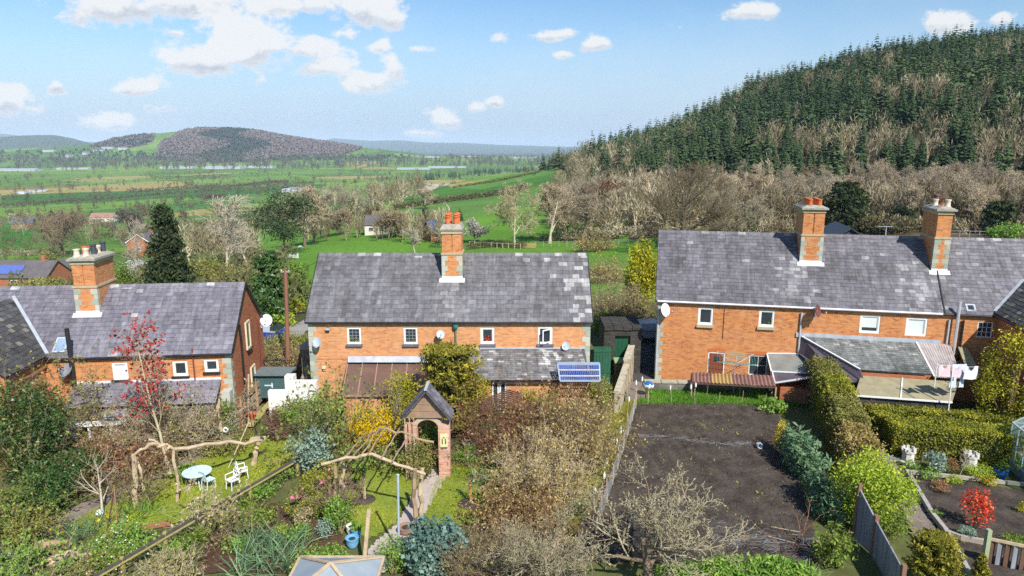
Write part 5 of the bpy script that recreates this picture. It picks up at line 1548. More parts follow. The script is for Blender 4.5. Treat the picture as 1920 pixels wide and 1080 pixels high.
mid_tree(795, 392, 40, 55, 'ash2', 'pale lichen grey tree on the hedge line of the sloping field', TWIGPALE, BARKPALE, 214, leaf=L_CREAMBUD, nleaf=900, lsize=.02, minr=.003)
mid_tree(778, 480, 52, 60, 'birch', 'leafless pale sapling beside the left of the cottage chimney', BARKPALE, BARKPALE, 215, minr=.003, drop=1)
mid_tree(705, 425, 42, 56, 'ash2', 'reddish brown bare tree beside the small farmhouse', TWIGRED, BARK, 216, leaf=L_BROWN, nleaf=900, lsize=.02, minr=.003)
mid_tree(640, 440, 46, 80, 'ash2', 'bushy bare tree at the left of the small farmhouse', TWIGBR, BARK, 217, leaf=L_BUDTAN, nleaf=1000, lsize=.02, minr=.003)
mid_tree(745, 445, 50, 90, 'ash2', 'low brown thicket tree right of the small farmhouse', TWIGBR, BARK, 218, leaf=L_BROWN, nleaf=1200, lsize=.02, minr=.003)
mid_tree(1150, 405, 70, 90, 'ash2', 'reddish bare tree at the foot of the conifer hill', TWIGRED, BARK, 219, leaf=L_BROWN, nleaf=1200, lsize=.02, minr=.003)
mid_tree(1100, 405, 65, 80, 'ash', 'grey tree under the left tip of the conifer hill', TWIG, BARK, 220, minr=.003)
mid_tree(1430, 400, 75, 70, 'ash2', 'yellowish larch standing in front of the dark conifers', TWIGPALE, BARK, 221, leaf=L_CREAMBUD, nleaf=1800, lsize=.02, minr=.002)
o=mid_tree(890, 456, 50, 56, 'oak', 'white blossoming tree to the right of the central chimney', TWIG, BARK, 222, 'blossom_tree', leaf=L_BLOSSOM, nleaf=4200, lsize=.035, minr=.003)
def mass(name, label, protos, px0, px1, fy0, fy1, n, size, mat, cat='wood', seed=1, dmin=None, squash=1.0):
 """fill a band of ground between two picture rows with small trees"""
 rng=np.random.default_rng(seed);Q=[]
 for _ in range(n):
  px=rng.uniform(px0, px1);f=rng.random()
  Q.append(gp(px, fy0(px)*(1-f)+fy1(px)*f))
 Q=np.array([tuple(q)for q in Q])
 V, F, T=merge_copies(rng, protos, Q, rng.uniform(.6, 1.35, n)*size, np.clip(.5+.4*_hash(Q[:, 0], Q[:, 1], 9.0)+.25*rng.normal(size=n), 0, 1), .6)
 return tag(mesh_np(name, V, [F], mat, None, [T]), label, cat, kind='stuff')
LN=lambda*pts:(lambda x:float(np.interp(x, [p[0]for p in pts], [p[1]for p in pts])))
bush=[twig_cloud(90+k, 90, (.5, .5, .5), .07, 3.0, False)for k in range(4)]
mass('bare_copse', 'pale brown leafless copse filling the dip below the sloping field', bprotos, 590, 790, LN((590, 398), (700, 392), (790, 372)), LN((590, 365), (700, 352), (790, 346)), 130, 13, L_BAREMASS, seed=1)
mass('bare_copse', 'straggling brown copse in front of the small farmhouse', bprotos, 560, 840, LN((560, 455), (700, 452), (840, 468)), LN((560, 418), (700, 415), (840, 425)), 90, 7, L_BAREMASS, seed=2)
mass('bare_copse', 'brown thicket under the left end of the conifer hill', bprotos, 1040, 1330, LN((1040, 452), (1200, 448), (1330, 440)), LN((1040, 345), (1100, 352), (1200, 360), (1330, 385)), 230, 9, L_BAREMASS, seed=3)
mass('bare_copse', 'brown trees round the left village gardens', bprotos, 0, 480, LN((0, 440), (240, 470), (480, 520)), LN((0, 412), (240, 425), (480, 440)), 110, 8, L_BAREMASS, seed=4)
mass('conifer_strip', 'narrow strip of dark conifers beyond the sloping field', lowc, 795, 1050, LN((795, 340), (1000, 321), (1050, 318)), LN((795, 330), (1000, 316), (1050, 314)), 130, 15, L_SPRUCEMASS, seed=5)
mass('valley_wood', 'dull grey woods spread along the far side of the valley floor', bprotos, -20, 1060, LN((0, 322), (600, 318), (1060, 312)), LN((0, 299), (600, 300), (1060, 296)), 850, 22, leafmat('valley_wood_twigs', (.05, .058, .035), (.085, .08, .055), (.13, .115, .08), .9, .05, .1), seed=6)
mass('valley_trees', 'lone trees and small clumps dotted over the valley fields', bprotos, 0, 800, LN((0, 405), (400, 385), (800, 340)), LN((0, 335), (800, 325)), 190, 10, leafmat('valley_wood_twigs', (.05, .058, .035), (.085, .08, .055)), seed=31)
def hedges():
 rng=np.random.default_rng(3)
 r=np.exp(rng.uniform(math.log(340), math.log(3600), 160000));a=rng.uniform(-.72, .30, 160000)
 x, y=r*np.sin(a), r*np.cos(a)
 k=~hillwood(x, y);x, y=x[k], y[k]
 i, ed=field_of(x, y)
 px=960+FPX*x/y
 k=(ed<1.6+np.hypot(x, y)*.0012)&~((px>700)&(px<1060)&(np.hypot(x, y)<620))
 x, y=x[k], y[k]
 q=np.stack([x, y, H(x, y)-.3], 1)[:5200]
 s=rng.uniform(2.2, 4.2, len(q))*np.where(rng.random(len(q))<.05, 3.0, 1)
 V, F, T=merge_copies(rng, bush, q, s)
 tag(mesh_np('hedgerows', V, [F], L_HEDGE, None, [T]), 'dark hedgerows and hedge trees dividing the valley fields', 'hedgerow', kind='stuff')
hedges()
def hedge_line(label, pts, hgt, wid, mat, n, seed, size=.22, name='hedge'):
 rng=np.random.default_rng(seed)
 G=np.array([tuple(gp(*p))for p in pts])
 d=np.concatenate([[0], np.cumsum(np.linalg.norm(np.diff(G, axis=0), axis=1))])
 t=rng.uniform(0, d[-1], n)
 q=np.stack([np.interp(t, d, G[:, k])for k in range(3)], 1)
 q[:, 2]=H(q[:, 0], q[:, 1])
 bump=1+.3*np.sin(t*1.3+seed)*np.sin(t*.37)
 q+=np.stack([rng.normal(size=n)*wid*.35, rng.normal(size=n)*wid*.35, rng.uniform(0, 1, n)**.8*hgt*bump], 1)
 V, F, T=leaf_quads(rng, q-G[0], size, rng.random(n), .2, 1.6)
 o=mesh_np(name, V, [F], mat, None, [T]);o.location=G[0]
 return tag(o, label, 'hedge')
hedge_line('bushy hedge crossing the sloping field below the conifer strip', [(737, 394), (850, 377), (915, 369), (985, 355)], 2.4, 2.6, L_HEDGE, 4200, 1, .5)
hedge_line('thin hedge line between the two greens of the sloping field', [(848, 353), (920, 343), (1015, 322)], 1.2, 1.2, L_HEDGE, 1500, 2, .5)
hedge_line('dark clipped hedge beside the chimney in front of the gate tree', [(876, 468), (930, 463), (985, 466)], 1.5, 1.2, L_HEDGE, 3000, 3, .16)
hedge_line('low hedge right of the timber gate', [(1012, 452), (1090, 450), (1170, 447)], 1.3, 1.4, L_HEDGE, 3000, 4, .18)
hedge_line('whitish blackthorn hedge at the left edge of the pasture', [(-10, 478), (60, 480), (110, 473)], 2.2, 2.5, L_BAREMASS, 3000, 5, .25)
hedge_line('long dark hedge across the middle of the valley', [(235, 361), (330, 356), (430, 351), (540, 341)], 4.5, 5, L_HEDGE, 3000, 6, 1.3)
hedge_line('hedge along the lower edge of the far left field', [(-10, 387), (110, 379), (230, 371), (350, 361)], 3, 3, L_HEDGE, 2200, 7, 1.0)
hedge_line('hedge bordering the copse at the left of the sloping field', [(600, 400), (680, 402), (738, 394), (790, 352)], 3.5, 3.5, L_BAREMASS, 2600, 8, .6)
hedge_line('round dark spinney in the middle of the valley', [(383, 373), (400, 372), (420, 371)], 5, 7, L_HEDGE, 1500, 9, 1.1, 'spinney')
def far_wood():
 rng=np.random.default_rng(9)
 P_=tree_pos(rng, 60000, lambda x, y:np.ones(len(x), bool), 2350, 4300, px_az(150), px_az(720))
 k=np.zeros(len(P_), bool)
 for W in FARWOOD:k|=in_px(P_[:, 0], P_[:, 1], P_[:, 2], W)
 Q=P_[k][:9000]
 ax=Q[:, 1]*cT-(Q[:, 2]-CAMZ)*sT
 px=960+FPX*Q[:, 0]/ax
 dark=(np.abs(px-440-30*np.sin(Q[:, 2]/14))<38)|((px<290)&(rng.random(len(Q))<.5))
 blob=[twig_cloud(120+j, 16, (.5, .5, .5), .42, 1.3, False)for j in range(3)]
 V, F, T=merge_copies(rng, blob, Q, rng.uniform(9, 15, len(Q)), np.where(dark, 0.0, .7+.3*rng.random(len(Q))), .85)
 tag(mesh_np('far_wood', V, [F], L_FARWOOD, None, [T]), 'purple brown and dark green woods on the long hill across the valley', 'wood', kind='stuff')
far_wood()
mass('far_hedges', 'scattered hedges and trees on the farmland under the long hill', [twig_cloud(130+j, 14, (.5, .5, .4), .42, 1.3, False)for j in range(3)], -10, 760, LN((0, 306), (300, 303), (760, 300)), LN((0, 284), (200, 280), (300, 290), (500, 298), (760, 292)), 480, 12, leafmat('far_hedge_leaf', (.03, .05, .025), (.05, .07, .035), (.08, .085, .05), .9, .05, .1), 'hedgerow', 8)
# ---- evergreens behind the houses
def evergreen(label, px, py, hpx, wpx, seed, ragged=.4, whorls=30, name='conifer_tree', mat=L_CONDARK, droop=.3, trunk=BARK, base=.04, lump=None):
 p=gp(px, py);s=mpp(p);Hh=hpx*s;r=wpx*s/2
 V, F, T=conifer_geo(seed, 1.0, r/Hh*1.15, whorls, 12, 4, base=base, droop=droop, ragged=ragged)
 if lump:
  t=V[:, 2];V[:, :2]*=(np.interp(t, *lump))[:, None]
 o=thing(name, label, 'tree', p);o.scale=(Hh, )*3
 mesh_np('crown', V, [F], mat, o, [T])
 tb=MB();tb.tube([(0, 0, -.02), (0, 0, .5), (0, 0, .98)], [.03, .02, .003], 6);tb.build('trunk', trunk, o)
 return o
cone=lambda t:(1-t)**.8
feather('spruce_tree', 'tall dark spruce with drooping boughs behind the left cottage', 322, 560, 178, 120, 301, L_CONDARK, -.25, cone, .24, 11000, 190, droop=.35, jit=.07)
def pine(label, px, py, hpx, wpx, seed, mat):
 p=gp(px, py);s=mpp(p);Hh, W=hpx*s, wpx*s
 rng=np.random.default_rng(seed)
 o=thing('pine_tree', label, 'tree', p)
 c=np.stack([rng.normal(size=22)*W*.24, rng.normal(size=22)*W*.24, rng.uniform(.30, .97, 22)*Hh], 1)
 i=rng.integers(22, size=5200)
 Q=c[i]+rng.normal(size=(5200, 3))*np.array([.17, .17, .075])*W
 V, F, T=leaf_quads(rng, Q, .30, np.clip(rng.random(5200)*.6+.4*rng.random(22)[i], 0, 1), .3, 1.8)
 mesh_np('crown', V, [F], mat, o, [T])
 st=np.zeros((23, 4, 3));st[0]=[(0, 0, 0), (.1, 0, Hh*.4), (-.1, 0, Hh*.7), (0, 0, Hh*.95)]
 for k in range(22):
  st[k+1, 0]=(0, 0, c[k, 2]-.8);st[k+1, 3]=c[k];st[k+1, 1]=st[k+1, 0]*.7+c[k]*.3;st[k+1, 2]=st[k+1, 0]*.35+c[k]*.65
 rad=np.full((23, 4), .06);rad[0]=(.3, .24, .15, .05)
 V, F=tubes(st, rad, 6);mesh_np('trunk', V, [F], BARK, o, [np.full(len(F), .5)])
 return o
pine('dark flat topped pine on the edge of the green paddock', 534, 478, 112, 74, 302, leafmat('pine_needle', (.02, .035, .015), (.042, .065, .025), (.085, .11, .045), .7, .15, .1))
feather('conifer_tree', 'ivy clad column of a conifer behind the wooden utility pole', 508, 600, 128, 62, 303, L_LAUREL, .2, lambda t:.95*(1-t**3)**.5, .2, 5200, 130, jit=.1)
evergreen('small dark pointed fir beside the brown copse', 664, 405, 32, 28, 304, .3, 16)
evergreen('tiny dark fir right of the central chimney top', 862, 414, 26, 16, 305, .3, 14)
evergreen('small dark fir left of the central chimney', 797, 420, 40, 34, 306, .3, 16)
for k, (px, py, hp, wp)in enumerate(((97, 408, 18, 16), (117, 408, 17, 18), (137, 406, 19, 12), (70, 413, 16, 14), (173, 405, 12, 12))):
 evergreen('small dark round conifer among the far left village roofs', px, py, hp, wp, 310+k, .3, 12).__setitem__('group', 'conifers in the left village')
feather('holly_tree', 'dark ivy covered tree in the bare belt at the far right', 1872, 440, 62, 62, 321, L_CONDARK, .1, lambda t:(1-t**3)**.5, .4, 2600, 80, jit=.12)
feather('holly_tree', 'small dark ivy tree in the bare belt left of the second chimney', 1690, 430, 40, 44, 322, L_CONDARK, .1, lambda t:(1-t**3)**.5, .4, 1600, 60, jit=.12)
feather('conifer_tree', 'broad dark green pine in front of the bare belt above the terrace', 1580, 432, 88, 96, 320, L_CONDARK, .1, lambda t:(1-t**2.2)**.6, .42, 5200, 120, jit=.1)
evergreen('low dark conifer bush right of the great oak', 1392, 432, 60, 52, 321, .45, 20, mat=L_CONDARK)
# ---------------------------------------------------------------- garden ground
def grid_sheet(name, pts, mat, cell=.2, off=.0, bump=0.0, seed=0, kind='structure', clip=True):
 Pg=gpoly(pts)
 xs=[p[0]for p in Pg];ys=[p[1]for p in Pg]
 nx, ny=int((max(xs)-min(xs))/cell)+2, int((max(ys)-min(ys))/cell)+2
 X, Y=np.meshgrid(min(xs)+np.arange(nx)*cell, min(ys)+np.arange(ny)*cell, indexing='ij')
 rng=np.random.default_rng(seed)
 Xj=X+rng.uniform(-.3, .3, X.shape)*cell;Yj=Y+rng.uniform(-.3, .3, X.shape)*cell
 Z=H(Xj, Yj)+off+bump*rng.normal(size=X.shape)+bump*1.5*_hash(Xj, Yj, .45)+bump*.8*_hash(Xj*1.3, Yj, .17)
 i, j=np.meshgrid(np.arange(nx-1), np.arange(ny-1), indexing='ij');i, j=i.ravel(), j.ravel()
 if name=='dug_soil':Z+=.03*np.sin((Xj+.17*Yj)*9.5+2.2*_hash(Xj, Yj, 1.1))*(.5+.5*_hash(Xj, Yj, 2.3))*(Yj>20)
 k=inpoly(X[i, j]+cell/2, Y[i, j]+cell/2, Pg);i, j=i[k], j[k]
 F=np.stack([i*ny+j, (i+1)*ny+j, (i+1)*ny+j+1, i*ny+j+1], 1)
 u, inv=np.unique(F, return_inverse=True)
 V=np.stack([Xj.ravel(), Yj.ravel(), Z.ravel()], 1)[u]
 o=mesh_np(name, V, [inv.reshape(F.shape)], mat, None, [rng.random(len(F))], smooth=True)
 return tag(o, kind=kind)
def blades(name, label, pts, mat, n, hgt=.09, width=.02, seed=0, cat='grass', lean=.5):
 Pg=gpoly(pts);rng=np.random.default_rng(seed)
 xs=[p[0]for p in Pg];ys=[p[1]for p in Pg]
 x, y=rng.uniform(min(xs), max(xs), n*3), rng.uniform(min(ys), max(ys), n*3)
 k=inpoly(x, y, Pg);x, y=x[k][:n], y[k][:n];n=len(x)
 b=np.stack([x, y, H(x, y)-.01], 1)
 patch=.5+.5*_hash(x, y, .8)
 d=rng.normal(size=(n, 3))*lean;d[:, 2]=1;d=unit(d)
 s=unit(np.cross(d, rng.normal(size=(n, 3))))*width*rng.uniform(.6, 1.4, (n, 1))
 h=(hgt*rng.uniform(.5, 1.4, n)*(.7+.6*patch))[:, None]
 V=np.concatenate([b-s, b+s, b+d*h], 1).reshape(-1, 3)
 return tag(mesh_np(name, V, [np.arange(3*n).reshape(n, 3)], mat, None, [np.clip(.5*rng.random(n)+.5*patch, 0, 1)]), label, cat, kind='stuff')
LAWN=simple('lawn_turf', (0.13, 0.20, 0.025), (0.24, 0.28, 0.05), .95, .9, .3)
GRASSM=leafmat('grass_blade', (0.12, 0.17, 0.018), (0.26, 0.30, 0.03), (0.44, 0.41, 0.09), .7, .15, .35)
GRASSDK=leafmat('lush_grass_blade', (0.05, 0.14, 0.015), (0.10, 0.22, 0.025), (0.17, 0.30, 0.045), .7, .15, .3)
def soilmat(name, c1, c2, fleck):
 m, N, L, b=newmat(name)
 n1=nz(N, L, 1.1, 8, .65);n2=nz(N, L, 9, 8, .75);n3=nz(N, L, 38, 3, .6)
 mr=N.new('ShaderNodeMapRange');mr.inputs['From Min'].default_value=.35;mr.inputs['From Max'].default_value=.68
 L.new(n1, mr.inputs[0])
 c=mixc(N, L, mr.outputs[0], c1, c2)
 m2=N.new('ShaderNodeMapRange');m2.inputs['From Min'].default_value=.3;m2.inputs['From Max'].default_value=.7;m2.inputs['To Min'].default_value=.55;m2.inputs['To Max'].default_value=1.4
 L.new(n2, m2.inputs[0])
 vm=N.new('ShaderNodeVectorMath');vm.operation='SCALE';L.new(c, vm.inputs[0]);L.new(m2.outputs[0], vm.inputs['Scale'])
 m3=N.new('ShaderNodeMapRange');m3.inputs['From Min'].default_value=.66;m3.inputs['From Max'].default_value=.72;m3.inputs['To Max'].default_value=.7
 L.new(n3, m3.inputs[0])
 L.new(mixc(N, L, m3.outputs[0], vm.outputs[0], fleck), b.inputs['Base Color'])
 b.inputs['Roughness'].default_value=1;b.inputs['Specular IOR Level'].default_value=.1
 bp=N.new('ShaderNodeBump');bp.inputs['Strength'].default_value=.9;bp.inputs['Distance'].default_value=.06
 L.new(n2, bp.inputs['Height']);L.new(bp.outputs[0], b.inputs['Normal'])
 return m
SOIL=soilmat('dug_soil', (.050, .040, .034), (.108, .088, .072), (.29, .26, .22))
SOILRED=soilmat('red_soil', (.085, .045, .03), (.13, .08, .05), (.2, .15, .11))
DIRT=soilmat('trodden_path', (.20, .16, .13), (.28, .24, .20), (.4, .36, .3))
PLOT=[(1196, 758), (1452, 757), (1490, 870), (1545, 1058), (1045, 1052), (1120, 920), (1168, 830)]
LEFTLAWN=[(120, 985), (250, 918), (355, 868), (470, 816), (562, 826), (566, 862), (440, 935), (400, 960), (300, 985), (230, 1000)]
MIDLAWN=[(634, 880), (700, 866), (770, 868), (800, 886), (770, 930), (735, 985), (690, 1010), (655, 1000), (640, 940)]
RIGHTLAWN=[(846, 868), (935, 868), (975, 896), (955, 930), (905, 975), (850, 985), (790, 985), (818, 900)]
TOPLAWN=[(1208, 727), (1505, 731), (1500, 760), (1194, 757)]
grid_sheet('dug_soil', PLOT, SOIL, .085, .005, .016, 1)
grid_sheet('lawn', LEFTLAWN, LAWN, .25, .0, .008, 2)
grid_sheet('lawn', MIDLAWN, LAWN, .2, .0, .008, 3)
grid_sheet('lawn', RIGHTLAWN, LAWN, .2, .0, .008, 4)
grid_sheet('lawn', TOPLAWN, simple('lush_turf', (.06, .15, .015), (.1, .2, .03), .95, .9), .2, .0, .01, 5)
blades('grass', 'mossy yellow green lawn round the pale blue table', LEFTLAWN, GRASSM, 34000, .09, .018, 1)
blades('grass', 'sunny lawn left of the brick arch path', MIDLAWN, GRASSM, 12000, .07, .018, 2)
blades('grass', 'patchy lawn right of the brick arch', RIGHTLAWN, GRASSM, 12000, .08, .018, 3)
blades('grass', 'lush strip of grass between the stone wall and the dug soil', TOPLAWN, GRASSDK, 22000, .17, .022, 4)
MOSSY=[(1098, 800), (1160, 752), (1196, 750), (1168, 830), (1120, 930), (1070, 1020), (1020, 1020)]
grid_sheet('mossy_verge', MOSSY, simple('mossy_earth', (.20, .19, .03), (.12, .13, .03), .95, 2.5), .2, .002, .01, 6)
blades('grass', 'mossy yellow verge along the wire fence of the plot', MOSSY, leafmat('moss_blade', (.12, .12, .02), (.22, .21, .03), (.33, .30, .06), .8, .1, .25), 9000, .10, .02, 5)
PATH=[(812, 880), (842, 884), (806, 948), (768, 1008), (716, 1079), (668, 1079), (700, 1018), (742, 985), (776, 925)]
grid_sheet('garden_path', PATH, PAVE, .12, .012, .002, 7)
grid_sheet('garden_path', [(60, 985), (140, 950), (255, 905), (350, 858), (402, 842), (404, 852), (300, 905), (160, 975), (90, 1005)], DIRT, .15, .006, .006, 8)
grid_sheet('garden_path', [(1600, 762), (1620, 762), (1668, 850), (1722, 935), (1765, 1010), (1718, 1020), (1680, 935), (1642, 862)], DIRT, .15, .006, .008, 9)
RBED=[(1700, 888), (1930, 922), (1930, 1012), (1880, 1010), (1775, 1000), (1722, 930)]
grid_sheet('planted_bed', RBED, SOIL, .1, .006, .012, 10)
grid_sheet('planted_bed', [(1786, 1010), (1850, 1015), (1920, 1030), (1920, 1090), (1830, 1090)], SOIL, .12, .006, .01, 11)
LEEK=[(400, 1000), (470, 935), (560, 960), (640, 1000), (660, 1079), (360, 1079)]
grid_sheet('planted_bed', LEEK, SOILRED, .12, .006, .012, 12)
grid_sheet('yard', [(1178, 640), (1226, 640), (1222, 712), (1208, 745), (1175, 752), (1160, 740)], TARMAC, .25, .004, .0, 13)
grid_sheet('lane', [(470, 645), (500, 628), (560, 605), (610, 580), (660, 560), (660, 572), (610, 600), (560, 630), (500, 650)], GRAVEL, .4, .01, .01, 14)
blades('weeds', 'sparse green weeds sprouting from the dug soil', PLOT, GRASSM, 260, .10, .03, 8, 'weeds', .8)
def clods():
 rng=np.random.default_rng(4);Pg=gpoly(PLOT);n=9000
 xs=[p[0]for p in Pg];ys=[p[1]for p in Pg]
 x, y=rng.uniform(min(xs), max(xs), n), rng.uniform(min(ys), max(ys), n)
 k=inpoly(x, y, Pg);x, y=x[k], y[k];n=len(x)
 c=np.stack([x, y, H(x, y)+.015], 1);s=(.016*rng.lognormal(0, .55, n))[:, None]
 D=np.array([(1, 0, 0), (-.5, .9, 0), (-.5, -.9, 0), (0, 0, .8)])
 V=(c[:, None]+D[None]*s[:, None]*rng.uniform(.6, 1.3, (n, 4, 1))+rng.normal(size=(n, 4, 3))*.004).reshape(-1, 3)
 b=(np.arange(n)*4)[:, None]
 F=np.concatenate([b+np.array([[0, 1, 3]]), b+np.array([[1, 2, 3]]), b+np.array([[2, 0, 3]])])
 tag(mesh_np('soil_clods', V, [F], leafmat('clod', (.05, .04, .033), (.10, .082, .066), (.24, .21, .17), 1, .05, 0, gain=1), None, [np.tile(rng.random(n), 3)]), 'loose clods and stones lying on the dug soil', 'soil', kind='stuff')
clods()
# ---------------------------------------------------------------- shrubs, hedges and trees of the gardens
S='shrub'
leafy('laurel_bush', 'big dark glossy evergreen bush at the left edge', S, 58, 900, 158, 188, L_LAUREL, .11, clumps=60, sig=.18, shell=.85)
twiggy('elder_bush', 'straggling brown green bush against the left cottage wall', S, 90, 855, 150, 185, TWIGBR, L_OLIVE, 170, 8, 9500, .085)
twiggy('bramble_thicket', 'olive green tangle below the big laurel at the left edge', S, 20, 990, 90, 80, TWIGBR, L_MID, 100, 7, 5200, .075)
leafy('holly_bush', 'dark ivy covered bush between laurel and leaning bare tree', S, 98, 965, 105, 110, L_LAUREL, .10, clumps=26, sig=.2)
leafy('ivy_mound', 'low dark green ivy mound behind the leaning bare tree', S, 155, 918, 110, 80, L_LAUREL, .09, clumps=20, sig=.22)
twiggy('dogwood_hedge', 'rusty brown bare hedge below the picket fence', 'hedge', 228, 892, 140, 80, TWIGRED, L_RUST, 230, 8, 5200, .07, depth=2.0)
leafy('camellia_bush', 'rounded dark green bush with yellow tips near the left cottage corner', S, 402, 822, 92, 88, L_MID, .10, clumps=30, sig=.2, shell=.85)
leafy('ivy_mound', 'blackish green clump under the rounded corner bush', S, 385, 836, 52, 52, L_LAUREL, .09, clumps=14)
twiggy('hazel_bush', 'olive brown thicket behind the red leaved tree', S, 318, 832, 150, 105, TWIGBR, L_OLIVE, 170, 8, 7500, .075)
twiggy('buddleia_bush', 'pale cream twiggy bush against the slate lean-to', S, 278, 850, 100, 100, TWIGPALE, L_BUDTAN, 170, 9, 5200, .06)
twiggy('buddleia_bush', 'pale twiggy bush at the foot of the left cottage wall beside the rounded bush', S, 345, 838, 110, 110, TWIGPALE, L_BUDTAN, 170, 9, 5200, .06)
twiggy('fig_tree', 'pale budding shrub beside the diagonal wire fence', S, 393, 992, 70, 82, TWIGPALE, L_CREAMBUD, 30, 6, 700, .08)
twiggy('bramble_thicket', 'grey bramble tangle in the bottom left corner', S, 45, 1090, 170, 62, TWIG, L_SPRING, 90, 7, 5200, .07)
twiggy('bramble_thicket', 'brown brushwood bush beside the log pile', S, 165, 1092, 90, 60, TWIGBR, L_OLIVE, 60, 7, 1100, .06)
leafy('periwinkle_patch', 'low bright green ground cover with white flowers beside the wire fence', 'plant', 232, 1040, 130, 58, L_SPRING, .08, clumps=26, sig=.22, extra=(L_WHITEFL, 160, .06), stems=0)
leafy('hellebore_clump', 'green leafy patch at the bottom beyond the log pile', 'plant', 190, 1085, 120, 48, L_MID, .08, clumps=20, extra=(L_WHITEFL, 60, .05), stems=0)
twiggy('bramble_thicket', 'dry straw coloured weeds beside the lower end of the wire fence', S, 320, 1085, 110, 52, TWIGPALE, L_OLIVE, 80, 7, 1100, .06)
twiggy('bramble_thicket', 'leafless stems between wire fence and leek bed', S, 445, 1005, 60, 62, TWIGBR, L_OLIVE, 36, 6, 500, .07)
strappy('daffodil_clump', 'daffodils under the leaning bare tree', 'flowers', 205, 985, 70, 30, L_GREYGRN, 130, .022, flowers=(L_FORSY, 4, .1))
strappy('daffodil_clump', 'daffodils on the grassy bank at the far left', 'flowers', 135, 1003, 70, 30, L_GREYGRN, 130, .022, flowers=(L_FORSY, 3, .1))
strappy('daffodil_clump', 'yellow daffodil at the left picture edge', 'flowers', 8, 1018, 30, 26, L_GREYGRN, 40, .022, flowers=(L_FORSY, 2, .11))
strappy('iris_clump', 'green iris leaves at the foot of the rustic arch post', 'plant', 262, 965, 46, 42, L_SPRING, 120, .03)
leafy('phlox_mound', 'pale yellow green mound in front of the rustic arch post', 'plant', 255, 978, 36, 22, L_LIME, .07, clumps=10, stems=0)
leafy('fern_patch', 'green leaf clump under the pale blue table', 'plant', 356, 905, 52, 34, L_SPRING, .08, clumps=12, stems=0)
twiggy('bramble_thicket', 'brown undergrowth at the foot of the red leaved tree', S, 285, 872, 90, 42, TWIGBR, L_OLIVE, 90, 7, 3200, .08)
leafy('ivy_mound', 'yellow green scrub along the path above the blue table', S, 430, 842, 110, 30, L_OLIVE, .08, clumps=18, stems=0)
twiggy('clematis_tangle', 'bare climber tangled on the left post of the rustic arch', S, 268, 950, 36, 100, TWIGBR, L_OLIVE, 40, 6, 500, .07, spread=.25)
leafy('moss_heath', 'brown and green weeds at the far left below the holly', S, 60, 1010, 130, 50, L_OLIVE, .08, clumps=20, stems=0)
leafy('barberry_bush', 'dark purple brown bush below the white wall', S, 522, 828, 56, 72, L_PURPLE, .07, clumps=18, sig=.22)
leafy('olive_shrub', 'silvery grey green shrub at the end of the diagonal fence', S, 588, 890, 92, 98, L_SAGE, .11, clumps=30, sig=.2, extra=None)
twiggy('climbing_rose', 'tall leafy rose with many stems in front of the white wall', S, 622, 850, 105, 140, TWIGBR, L_MID, 60, 8, 2600, .10, arch=.04)
leafy('photinia_bush', 'green bush with pinkish shoots beside the brown lean-to', S, 612, 815, 85, 92, L_SPRING, .10, clumps=22)
leafy('forsythia_bush', 'bright yellow flowering bush left of the brick arch', S, 695, 852, 118, 92, L_FORSY, .075, n=4600, clumps=34, sig=.2, stem=TWIGBR, stems=16)
twiggy('bramble_thicket', 'green brown undergrowth below the yellow flowering bush', S, 720, 862, 130, 45, TWIGBR, L_MID, 130, 7, 3000, .08)
leafy('choisya_bush', 'yellow green bush in front of the brown lean-to', S, 757, 815, 90, 118, L_GOLD, .09, clumps=26, sig=.2)
feather('golden_cypress', 'feathery golden cypress in front of the pair of cottages', 848, 818, 172, 132, 330, L_GOLDDK, .75, lambda t:.75 if t<.55 else .75*(1-((t-.55)/.45)**2)**.5+.08, .085, 12000, 190, jit=.06, aspect=3)
leafy('golden_shrub', 'small golden bush right of the feathery cypress', S, 908, 815, 56, 108, L_GOLD, .08, clumps=16)
leafy('golden_shrub', 'yellow bush left of the solar panel', S, 1000, 822, 52, 108, L_GOLD, .08, clumps=16)
leafy('golden_shrub', 'yellow tipped bush just below the solar panel', S, 1035, 815, 48, 96, L_GOLD, .08, clumps=14)
leafy('fern_patch', 'dark green shrub at the corner of the solar panel', S, 1090, 800, 76, 72, L_MID, .09, clumps=16)
leafy('cabbage_palm', 'dark spiky plant seen through the brick arch', 'plant', 803, 865, 60, 75, L_MID, .10, clumps=16, aspect=5)
leafy('honeysuckle', 'brown green ball of climber on the pergola beside the brick arch', S, 783, 905, 78, 85, L_OLIVE, .07, clumps=26, sig=.22, stem=WOODPALE)
twiggy('rose_tangle', 'tall leafless rose stems over the wooden arbour', S, 955, 860, 135, 140, TWIGRED, L_RUST, 90, 8, 1500, .07, arch=.05)
leafy('viburnum_bush', 'dark green shrub left of the wooden arbour', S, 905, 842, 58, 68, L_LAUREL, .09, clumps=18)
leafy('viburnum_bush', 'dark green shrub at the edge of the right lawn', S, 945, 880, 60, 46, L_MID, .09, clumps=16)
leafy('herb_patch', 'grey green herbs in front of the brick arch pillar', 'plant', 880, 872, 62, 38, L_SPRING, .07, clumps=18, extra=(L_WHITEFL, 60, .04), stems=0)
twiggy('overgrown_hedge', 'tall brown hedge beside the solar panel', 'hedge', 1066, 852, 98, 116, TWIGBR, L_BROWN, 230, 9, 12000, .07, depth=4.5)
twiggy('overgrown_hedge', 'brown hedge with lighter straw stems in the middle garden', 'hedge', 1012, 932, 105, 104, TWIGPALE, L_BROWN, 200, 9, 9000, .065, depth=4)
twiggy('overgrown_hedge', 'reddish brown hedge beside the right lawn', 'hedge', 975, 1000, 105, 95, TWIGRED, L_BROWN, 170, 9, 6500, .06, depth=3.0)
leafy('overgrown_hedge', 'olive brown clipped top of the long hedge near the leaning fence', 'hedge', 1115, 797, 70, 98, L_OLIVE, .075, clumps=40, sig=.18, depth=3.5)
